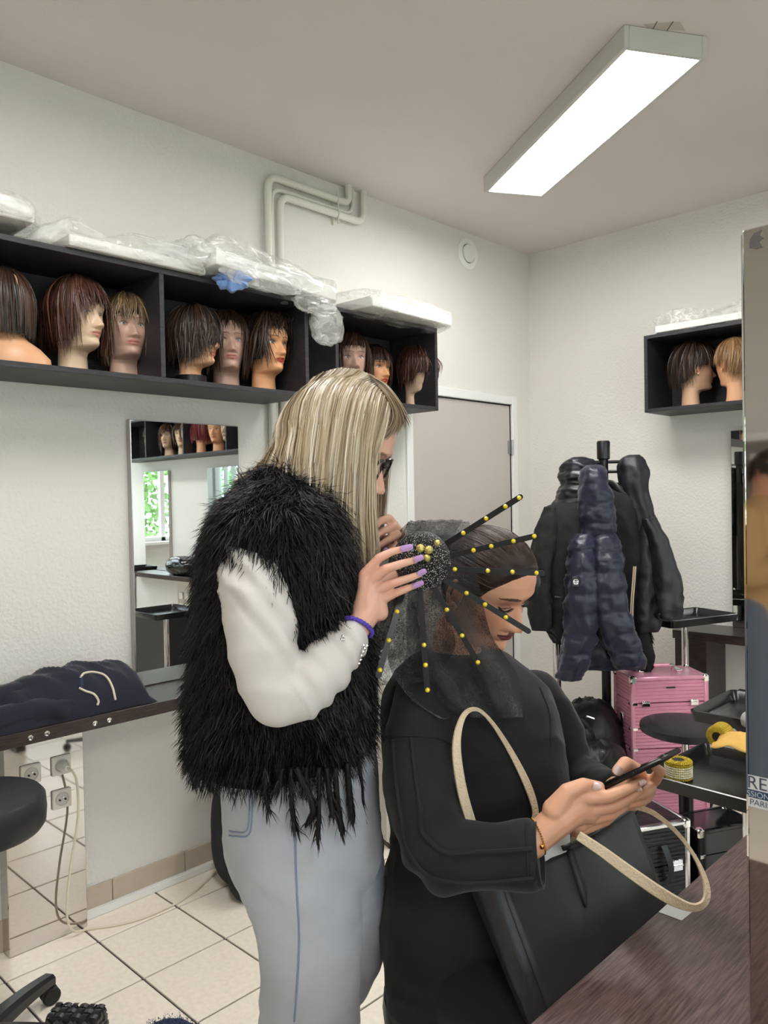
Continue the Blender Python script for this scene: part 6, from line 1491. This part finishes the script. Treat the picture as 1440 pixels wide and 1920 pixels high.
# dark padded collar jacket
t = thing('jacket', 'ink-dark puffer jacket with raised collar, at the back left of the coat stand', 'jacket', P(1085, 1000, 3.62), GC)
garment([(857, 1078, 1092, 3.60, .02), (868, 1064, 1112, 3.60, .05), (890, 1055, 1114, 3.59, .07), (905, 1058, 1112, 3.59, .07), (925, 1052, 1112, 3.59, .08), (960, 1042, 1112, 3.60, .09), (1040, 1038, 1110, 3.62, .09)], quilt=26, qd=.010, seed=4, fold=.003).build('body', m_dnavy, t, angle=0)
# navy puffer
t = thing('jacket', 'navy quilted puffer jacket hanging in front on the coat stand', 'jacket', P(1125, 1250, 3.44), GC)
garment([(872, 1106, 1122, 3.43, .02), (882, 1098, 1130, 3.42, .045), (910, 1094, 1136, 3.41, .06), (950, 1091, 1144, 3.41, .07), (985, 1093, 1148, 3.41, .07), (1010, 1090, 1146, 3.41, .06)], nr=50, quilt=36, qd=.008, seed=5, fold=.003).build('hood', m_navy, t, angle=0)
garment([(995, 1084, 1140, 3.44, .05), (1030, 1078, 1156, 3.45, .075), (1100, 1076, 1164, 3.46, .08), (1180, 1078, 1172, 3.47, .08), (1235, 1082, 1180, 3.47, .08), (1250, 1084, 1184, 3.47, .07)], nr=60, quilt=36, qd=.010, seed=6, fold=.003).build('body', m_navy, t, angle=0)
garment([(1000, 1086, 1108, 3.38, .03), (1030, 1073, 1108, 3.36, .05), (1080, 1069, 1114, 3.34, .058), (1140, 1067, 1116, 3.33, .06), (1190, 1064, 1112, 3.33, .058), (1235, 1056, 1100, 3.33, .05), (1266, 1050, 1084, 3.33, .04), (1274, 1056, 1076, 3.33, .025)], nr=80, quilt=37, qd=.009, seed=7, fold=.003).build('sleeve', m_navy, t, angle=0)
garment([(998, 1118, 1144, 3.37, .03), (1030, 1114, 1156, 3.35, .05), (1080, 1114, 1162, 3.33, .058), (1140, 1118, 1170, 3.32, .06), (1190, 1132, 1188, 3.32, .058), (1230, 1150, 1200, 3.32, .05), (1252, 1160, 1202, 3.32, .035)], nr=80, quilt=37, qd=.009, seed=8, fold=.003).build('sleeve', m_navy, t, angle=0)
b = MB(); pz = P(1079.5, 1091, 3.262); Rb = np.array([RIGHT, -RW[:, 1], -FWD]).T; b.box((-.017, -.022, -.004), (.017, .022, .002), .003); b.v = [v @ Rb.T + pz for v in b.v]; bd = b.build('sleeve_badge', m_blackp, t)
b = MB(); b.lathe([(.0001, .0022), (.012, .0022), (.012, .0030), (.0001, .0030)], 18, pz, Rb); b.build('badge_emblem', m_white, bd)
b = MB(); b.box((-.013, -.0035, .003), (.013, -.0015, .0034)); b.box((-.001, -.013, .003), (.001, .013, .0034)); b.box((-.006, .004, .003), (.008, .008, .0034)); b.v = [v @ Rb.T + pz for v in b.v]; b.build('badge_lines', m_blackp, bd, smooth=False)
# black woollen jacket with ragged edge
t = thing('jacket', 'black woollen jacket with frayed edge, between the puffer and the rain jacket', 'jacket', P(1175, 1240, 3.60), GC)
garment([(905, 1138, 1156, 3.60, .02), (918, 1132, 1172, 3.57, .05), (935, 1132, 1184, 3.55, .07), (980, 1136, 1194, 3.54, .08), (1030, 1142, 1200, 3.54, .08), (1050, 1148, 1198, 3.54, .08), (1100, 1150, 1192, 3.55, .08), (1180, 1165, 1215, 3.56, .08), (1240, 1180, 1222, 3.57, .07), (1255, 1186, 1218, 3.57, .05)], seed=9, fs=4).build('body', m_bwool, t, angle=0)
x = MB(); r = np.random.default_rng(3); Pp = []
for i in range(500):
    s = r.uniform(); u, v = (1204 - 24 * s, 1045 + 18 * s) if i % 2 else (1216 + 8 * r.uniform(-1, 1), 1180 + 72 * s); q = P(u, v, 3.50); dd = unit(r.normal(size=3) * .6 + V(0, 0, -1)); Pp.append([q, q + dd * .014, q + dd * .024 + r.normal(0, .003, 3)])
ribbons(x, np.array(Pp), P(1180, 1100, 3.6), .004, np.tile(np.array(srgb(15, 15, 15)), (500, 1))); tag(x.build('fringe', m_fur, t, angle=0), kind='stuff')
b = MB(); b.tube([P(u, v, d) for u, v, d in catmull([(1140, 906, 3.54), (1150, 908, 3.52), (1160, 920, 3.50), (1166, 926, 3.50)], 10)], .016, 8, flat=.5); b.build('collar', m_blackl, t)
# rain jacket
t = thing('jacket', 'black shell rain jacket with cream piping, rightmost on the coat stand', 'jacket', P(1230, 1170, 3.52), GC)
garment([(853, 1180, 1196, 3.55, .02), (862, 1166, 1206, 3.55, .05), (885, 1164, 1213, 3.54, .065), (920, 1170, 1213, 3.53, .06), (960, 1182, 1218, 3.52, .055), (1000, 1188, 1228, 3.52, .05)], nr=40, seed=10, fold=.005).build('hood', m_rain, t, angle=0)
garment([(965, 1192, 1222, 3.53, .05), (1000, 1190, 1238, 3.52, .07), (1050, 1188, 1248, 3.52, .08), (1110, 1184, 1250, 3.52, .09), (1165, 1182, 1232, 3.52, .09), (1180, 1186, 1228, 3.52, .08)], seed=11, fold=.007, fs=5).build('body', m_rain, t, angle=0)
garment([(972, 1206, 1222, 3.47, .03), (1000, 1214, 1242, 3.45, .05), (1040, 1222, 1258, 3.44, .06), (1090, 1228, 1272, 3.43, .062), (1130, 1230, 1276, 3.42, .06), (1150, 1230, 1274, 3.42, .055), (1158, 1234, 1272, 3.42, .05)], seed=12, fold=.006, fs=5).build('sleeve', m_rain, t, angle=0)
b = MB(); cu = P(1252, 1155, 3.385); a = np.linspace(0, 2 * math.pi, 33); b.tube(np.array([cu + RIGHT * .040 * math.cos(x) + V(0, 0, 1) * .018 * math.sin(x) - FWD * .01 * math.sin(x) for x in a]), .006, 8); b.build('cuff', m_rain, t)
b = MB(); b.ball(cu + FWD * .004, V(.036, .016, .006), 20, 8, R=Rb); b.build('cuff_shade', mat('sleeve_shade', srgb(8, 8, 9), .9), t)  # near-black flattened ball stands for the shade inside the sleeve
for k, cc in enumerate((srgb(232, 226, 212), srgb(214, 160, 92), srgb(232, 226, 212))):
    b = MB(); b.tube([P(u + k * 2.2, v, 3.415) for u, v in catmull([(1188, 1062), (1186, 1090), (1183, 1130), (1182, 1172)], 14)], .0018, 6); b.build('piping', mat('piping_%d' % (k % 2), cc, .5), t)
# chrome pole of a stand behind the jackets
t = thing('chrome_stand', 'thin chrome stand pole rising behind the left jacket by the corner', 'stand', (*P(1043, 1300, 3.62)[:2], 0)); q = P(1043, 1300, 3.62)
b = MB(); b.tube([V(q[0], q[1], .03), V(q[0], q[1], 1.15)], .0135, 14); b.build('pole', m_chrome, t)
b = MB(); b.tube([V(q[0], q[1], .03) + HF * .03 + H_RIGHT * .022, V(q[0], q[1], 1.12) + HF * .03 + H_RIGHT * .022], .008, 10); b.build('rod', m_blackp, t)
b = MB(); b.lathe([(.0001, .0005), (.14, .0005), (.14, .012), (.03, .03), (.0001, .032)], 28, (q[0], q[1], 0)); b.build('base', m_blackp, t)

# ------------------------------------------------------------------ soft black bags on the floor by the pink case
def blob(c, r_, R_=None, n=40, m=26, seed=0, amp=.12, sc=4.0, flat=True, p=2.6):
    """soft crumpled bag: squarish ball with creases, bottom flattened at c.z"""
    th = np.linspace(0, math.pi, m); ph = np.arange(n) * 2 * math.pi / n; G = np.zeros((m, n, 3)); r_ = np.asarray(r_, float)
    for i in range(m):
        for j in range(n):
            d = V(math.sin(th[i]) * math.cos(ph[j]), math.sin(th[i]) * math.sin(ph[j]), math.cos(th[i])); k = (np.abs(d) ** p).sum() ** (-1 / p)
            q = d * k; s = 1 + amp * (ridged(q * .5 + seed * 2.7, sc) * .6 + ridged(q * .5 + seed * 1.3, sc * 2.3) * .4)
            q = q * r_ * s
            G[i, j] = q
    if R_ is not None: G = G @ np.asarray(R_).T
    G = G + V(c[0], c[1], c[2] + r_[2]); G[..., 2] = np.maximum(G[..., 2], c[2] + .0005); x = MB(); x.grid(G, close_v=True); return x
m_bag = mat('black_nylon', srgb(23, 23, 24), .45, bump=.1, bscale=120)
q = P(1105, 1400, 3.55); t = thing('duffel_bag', 'slumped black nylon bag beside the pink case', 'bag', (q[0], q[1], 0)); blob((q[0], q[1], 0), (.17, .15, .27), seed=1, amp=.16).build('body', m_bag, t, angle=0)
b = MB(); b.tube(np.array([P(u, v, d) for u, v, d in catmull([(1075, 1370, 3.42), (1090, 1350, 3.38), (1110, 1372, 3.36), (1112, 1400, 3.36), (1080, 1425, 3.37)], 24)]), .006, 6); b.build('strap', m_bag, t)
b = MB(); b.tube(np.array([P(u, v, 3.35) for u, v in ((1100, 1343), (1108, 1346), (1114, 1348))]), .006, 6); b.build('buckle', m_chrome, t)
q = P(1125, 1450, 3.28); t2 = thing('duffel_bag', 'black bag with clip buckle in front of the slumped nylon bag', 'bag', (q[0], q[1], 0)); blob((q[0], q[1], 0), (.13, .12, .225), seed=2, amp=.12).build('body', m_bag, t2, angle=0)
b = MB(); b.tube(np.array([P(u, v, 3.12) for u, v in ((1145, 1408), (1138, 1420), (1128, 1430))]), .005, 6); b.box(P(1130, 1412, 3.12) - .012, P(1130, 1412, 3.12) + .012, .004); b.build('buckle', mat('gunmetal', srgb(90, 90, 92), .3, metal=.8), t2)
# dark chair back / bag on the tray at the far right
q = P(1398, 1315, 3.05); t = thing('office_chair', 'black chair back peeking behind the trays at the steel panel', 'chair', (q[0], q[1], 0))
x = MB(); x.box((q[0] - .03, q[1] - .20, .55), (q[0] + .03, q[1] + .05, q[2] + .045), .028); x.build('backrest', m_blackl, t); x = MB(); x.box((q[0] - .20, q[1] - .22, .44), (q[0] + .01, q[1] + .05, .50), .02); x.build('seat', m_blackl, t); x = MB(); x.tube([V(q[0] - .08, q[1] - .08, .03), V(q[0] - .08, q[1] - .08, .45)], .02, 12); x.lathe([(.0001, .0005), (.2, .0005), (.2, .015), (.0001, .03)], 24, (q[0] - .08, q[1] - .08, 0)); x.build('pedestal', m_blackp, t)
x = blob(hit(1400, 1362, 2, .80) + V(.05, 0, 0) * 0 + V(0, -.01, .0), (.03, .022, .022), seed=9, amp=.1); 
tag(x.build('hair_roller', mat('roller_grey', srgb(170, 168, 164), .5, bump=.6, bscale=300)), 'small grey-white roller on the tray behind the yellow cloth', 'roller')

# ------------------------------------------------------------------ jacket lying on the left counter
m_fleece = mat('navy_fleece', srgb(24, 28, 42), .9, sheen=.3, bump=.05, bscale=300)
t = thing('folded_jacket', 'dark navy jacket with cream zip trim dropped on the left counter', 'jacket', (1.08, 2.6, ZT1))
nx, ny = 70, 40; G = np.zeros((nx, ny, 3)); xL, xR = .62, 1.395
for i in range(nx):
    s = i / (nx - 1); x_ = xL + (xR - xL) * s
    for j in range(ny):
        f = j / (ny - 1); y_ = 2.485 + .235 * f; prof = math.sin(math.pi * f) ** .45 if 0 < f < 1 else 0
        hgt = np.interp(s, [0, .15, .35, .55, .72, .85, .94, 1], [.05, .07, .085, .125, .135, .125, .10, .0]) * prof * (.75 + .35 * f)
        hgt += (.030 * ridged((x_ * .9 + y_ * .9, y_ * .5, 1), 7) + .012 * ridged((x_ + y_ * .6, y_ * .6, 4), 17)) * prof * (1 if s < .97 else .2)
        G[i, j] = V(x_ + .012 * mnoise.noise(Vector((y_ * 9, 0, 0))), y_ - .012 * prof + .02 * mnoise.noise(Vector((x_ * 6, 2, f))), ZT1 + .002 + max(0, hgt))
x = MB(); x.grid(G); x.grid(np.stack([np.stack([g_[0], g_[-1]]) for g_ in G])[:, :, :] * V(1, 1, 0) + V(0, 0, ZT1 + .0015)); jm_ = x.build('cloth', m_fleece, t, angle=0)
jb_ = BVHTree.FromPolygons([Vector(p) for p in G.reshape(-1, 3)], [(i * ny + j, (i + 1) * ny + j, (i + 1) * ny + j + 1, i * ny + j + 1) for i in range(nx - 1) for j in range(ny - 1)])
m_zip = mat('cream_zip', srgb(216, 206, 186), .5)
for uv, w_ in (([(150, 1272), (158, 1263), (178, 1261), (198, 1268), (210, 1288), (216, 1312)], .004), ([(148, 1290), (160, 1296), (176, 1302), (184, 1314), (182, 1322)], .004)):
    x = seam(jb_, uv, w_, 24, .002); x.build('zip_trim', m_zip, t)
x = seam(jb_, [(152, 1270), (152, 1282), (152, 1292)], .010, 8, -.004, 8); x.build('label_loop', mat('navy_tape', srgb(22, 34, 66), .7), t)
for pts, rr_, sd in (([V(.62, 2.535, .838), V(.80, 2.515, .842), V(.95, 2.520, .845), V(1.08, 2.515, .840), V(1.17, 2.535, .838)], .034, 1), ([V(.66, 2.60, .875), V(.85, 2.575, .888), V(1.02, 2.60, .895), V(1.15, 2.585, .900)], .036, 2)):
    c = catmull(pts, 40); tt_, N_, B_ = frames(c); ring = []
    for i in range(40):
        e_ = math.sin(math.pi * min(1, max(0.02, i / 39))) ** .35
        ring.append([c[i] + (N_[i] * math.cos(a_) + B_[i] * math.sin(a_)) * rr_ * e_ * (1 + .22 * ridged((i * .035 + .3 * math.cos(a_), math.sin(a_) * .35, sd), 4.0) + .10 * ridged((i * .05, a_ * .3, sd + 4), 7)) for a_ in np.arange(22) * 2 * math.pi / 22])
    x = MB(); x.loft(np.array(ring)); v_ = x.v[0]; v_[:, 2] = np.maximum(v_[:, 2], ZT1 + .001); x.build('sleeve', m_fleece, t, angle=0)
# ------------------------------------------------------------------ backpack by the wall
t = thing('backpack', 'dark navy backpack on the floor behind the standing woman', 'backpack', (1.80, 2.53, 0)); blob((1.80, 2.53, 0), (.125, .12, .215), seed=5, amp=.05, p=3).build('body', mat('navy_canvas', srgb(24, 27, 38), .75), t, angle=0)
blob((1.735, 2.43, 0), (.08, .055, .115), seed=6, amp=.06, p=3).build('front_pocket', mat('navy_canvas', srgb(24, 27, 38), .75), t, angle=0)
b = MB(); b.tube(catmull([V(1.70, 2.46, .36), V(1.675, 2.44, .30), V(1.67, 2.43, .22), V(1.69, 2.42, .16)], 14), .008, 6, flat=.4); b.build('strap', m_bag, t)
# ------------------------------------------------------------------ woven bag and blue fleece at the bottom edge
t = thing('woven_bag', 'black woven leather bag at the bottom left edge', 'bag', (.83, 1.93, 0)); m_wv = mat('woven_leather', srgb(34, 34, 37), .35, spec=.6)
bc_ = V(.84, 1.93, 0); aw = unit(V(.62, -.78, 0)); bw = V(-aw[1], aw[0], 0); 
b = MB(); b.loft([[bc_ + aw * L * c_ + bw * W_ * s_ + V(0, 0, z) for c_, s_ in ((1, 1), (-1, 1), (-1, -1), (1, -1))] for z, L, W_ in ((.001, .08, .05), (.21, .062, .030), (.222, .05, .02))]); b.build('body', m_blackl, t)
def strip_piece(c, ex_, ey_, nrm, l, w):
    x = MB(); G = [[c + ex_ * l * a_ + ey_ * w * b_ + nrm * (.0035 * (1 - a_ * a_) + .0005) for b_ in (-1, 0, 1)] for a_ in np.linspace(-1, 1, 5)]; x.grid(np.array(G)); return x
wp = MB(); k = 0
for face in (bw * -1, bw, aw, aw * -1):
    along = aw if abs(face @ bw) > .5 else bw; half0, half1 = (.08, .062) if abs(face @ bw) > .5 else (.05, .03); dist0, dist1 = (.05, .03) if abs(face @ bw) > .5 else (.08, .062)
    for iz in range(13):
        z = .012 + iz * .0165; f = z / .222; hl = half0 + (half1 - half0) * f; ds = dist0 + (dist1 - dist0) * f; n_ = max(2, int(2 * hl / .0165))
        for ia in range(n_):
            s = (ia + .5) / n_ * 2 - 1; c = bc_ + face * (ds + .001) + along * hl * s + V(0, 0, z); h = (ia + iz) % 2; d1_ = unit(along + V(0, 0, 1)); d2_ = unit(along - V(0, 0, 1)); sp_ = strip_piece(c, d1_ if h else d2_, d2_ if h else d1_, face, .011, .0065); wp.add(sp_.v[0], sp_.f)
    k += 1
for iz in range(3):
    for ia in range(6): c = bc_ + aw * (.055 * (ia / 2.5 - 1)) + bw * (.020 * (iz - 1)) + V(0, 0, .224); h = (ia + iz) % 2; sp_ = strip_piece(c, aw if h else bw, bw if h else aw, V(0, 0, 1), .011, .007); wp.add(sp_.v[0], sp_.f)
tag(wp.build('weave', m_wv, t, angle=0), kind='stuff')
t = thing('fleece_bundle', 'rounded navy-blue fluffy fleece at the bottom edge beside the woven bag', 'fleece', (.945, 1.70, 0)); fc = (.945, 1.70, 0); x = blob(fc, (.118, .10, .114), seed=7, amp=.04, p=2.2); x.build('bundle', mat('blue_fleece', srgb(38, 48, 78), .95), t, angle=0)
V_ = np.vstack(x.v); r = np.random.default_rng(4); Pp = []
for i in r.integers(0, len(V_), 2600):
    q = V_[i] + r.normal(0, .004, 3); nn = unit(q - V(.945, 1.70, .11)); dd = unit(nn + r.normal(0, .5, 3)); Pp.append([q, q + dd * .004, q + unit(dd + r.normal(0, .6, 3)) * .007])
y = MB(); ribbons(y, np.array(Pp), V(.945, 1.70, .11), .0026, np.array(srgb(46, 58, 92)) * r.uniform(.5, 1.5, (2600, 1))); tag(y.build('pile', m_fur, t, angle=0), kind='stuff')
# reflected bag on the back counter
t = thing('bin_bag', 'shiny black bag on the back counter seen in the tall mirror', 'bag', (4.0, -1.05, ZT1)); blob((4.0, -1.10, ZT1), (.11, .22, .085), seed=8, amp=.15).build('body', mat('bin_plastic', srgb(20, 20, 22), .15), t, angle=0)
tray_table('black tray table mirrored in front of the back counter', (3.66, -1.42), .86, .36, .26, .1)

# ------------------------------------------------------------------ person standing behind the camera, mirrored in the steel
PX, PY = -2.16, 1.36; t = thing('person', 'person in tan jumper and jeans, only mirrored in the steel panel side', 'person', (PX, PY, 0)); fdir = unit(V(.25, -.97, 0)); sdir = V(-fdir[1], fdir[0], 0); w3_ = lambda f, s, z: V(PX, PY, 0) + fdir * f + sdir * s + V(0, 0, z)
b = MB(); sk3 = srgb(214, 160, 132)
b.chain([w3_(0, 0, .95), w3_(0, 0, 1.2), w3_(0, 0, 1.36)], [.13, .13, .11], 14); b.chain([w3_(0, 0, 1.38), w3_(.01, 0, 1.46)], [.05, .048], 12)
for s in (-1, 1):
    b.chain([w3_(0, s * .17, 1.36), w3_(.06, s * .22, 1.10), w3_(.24, s * .16, 1.16)], [.05, .042, .03], 12); b.chain([w3_(.24, s * .16, 1.16), w3_(.32, s * .13, 1.20)], [.03, .022], 10)
    b.chain([w3_(0, s * .09, .92), w3_(.01, s * .095, .5), w3_(0, s * .10, .09)], [.085, .06, .042], 12); b.chain([w3_(-.03, s * .10, .045), w3_(.14, s * .11, .04)], [.04, .035], 10)
body = MB(); join_into(body, remesh(b, .009, 3), sk3); R3 = np.array([fdir, sdir, V(0, 0, 1)]).T @ roty(.25); head_into(body, R3, w3_(.03, 0, 1.58), skin=sk3, lip=srgb(180, 110, 100), neck=-.16); body.build('body', m_skin, t, angle=0)
b = MB(); b.chain([w3_(0, 0, .90), w3_(0, 0, 1.2), w3_(0, 0, 1.36)], [.16, .155, .13], 16)
for s in (-1, 1): b.chain([w3_(0, s * .15, 1.36), w3_(.06, s * .21, 1.10), w3_(.20, s * .17, 1.15)], [.075, .065, .05], 12)
put_world('jumper', remesh(b, .009, 4), mat('tan_knit', srgb(196, 158, 110), .9), t, angle=0)
for s in (-1, 1): b = MB(); b.chain([w3_(0, s * .085, .90), w3_(.01, s * .095, .5), w3_(0, s * .10, .06)], [.105, .085, .08], 14); put_world('trouser_leg', remesh(b, .009, 3), mat('mid_denim', srgb(98, 108, 124), .85), t, angle=0); b = MB(); b.chain([w3_(-.04, s * .10, .046), w3_(.15, s * .11, .042)], [.044, .040], 12); put_world('shoe', remesh(b, .008, 3), m_white, t, angle=0)
b = MB(); wig(b, zl(.05, .0, .8, .3, -.06), n=300, R=R3, col=drk, col2=brn, off=.012, seed=77); b.v = [v + w3_(.03, 0, 1.58) for v in b.v]; b.build('hair', m_hair, t, angle=0)

# door with a paper sign on the wall behind the camera, mirrored in the steel
def refl(u, v, xw):
    r_ = RW @ np.array([(u - CX) / F_PX, (v - CY) / F_PX, 1.0]); p = CAM + SX / r_[0] * r_; return p + np.array([-r_[0], r_[1], r_[2]]) * ((SX - xw) / r_[0])
d2 = bpy.data.objects.new('door_2', None); COL.objects.link(d2); struct(d2, 'taupe door behind the camera, mirrored in the steel panel'); q0 = refl(1405, 828, WX); d2.location = (WX, q0[1], 0); ztop = q0[2]
x = MB(); x.box((WX + .002, q0[1] - .80, .01), (WX + .04, q0[1] + .12, ztop), .003); x.build('door_leaf', mat('taupe_door', srgb(128, 118, 112), .5), d2, smooth=False)
x = MB(); x.box((WX + .002, q0[1] + .12, 0), (WX + .05, q0[1] + .17, ztop + .05), .003); x.box((WX + .002, q0[1] - .85, 0), (WX + .05, q0[1] - .80, ztop + .05), .003); x.box((WX + .002, q0[1] - .80, ztop), (WX + .05, q0[1] + .12, ztop + .05), .003); x.build('door_frame', m_white, d2)
a0, a1 = refl(1406, 851, WX + .042), refl(1406, 890, WX + .042); sg = thing('door_sign', 'white paper sign reading SALLE 1, mirrored in the steel panel', 'sign', (WX + .042, a0[1], a1[2])); x = MB(); wS = .34; x.box((WX + .0405, a0[1] - wS, a1[2]), (WX + .042, a0[1], a0[2])); x.build('paper', mat('label_white', srgb(214, 214, 214), .5), sg, smooth=False)
vt_, ft_ = text_mesh('SALLE 1', .070); wdt = vt_[:, 0].max(); x = MB(); x.add(np.stack([np.full(len(vt_), WX + .0424) + vt_[:, 2] * .2, a0[1] - .03 - wdt + vt_[:, 0], (a0[2] + a1[2]) / 2 - .025 + vt_[:, 1]], 1), ft_); x.build('lettering', mat('ink', srgb(70, 76, 92), .5), sg, smooth=False)
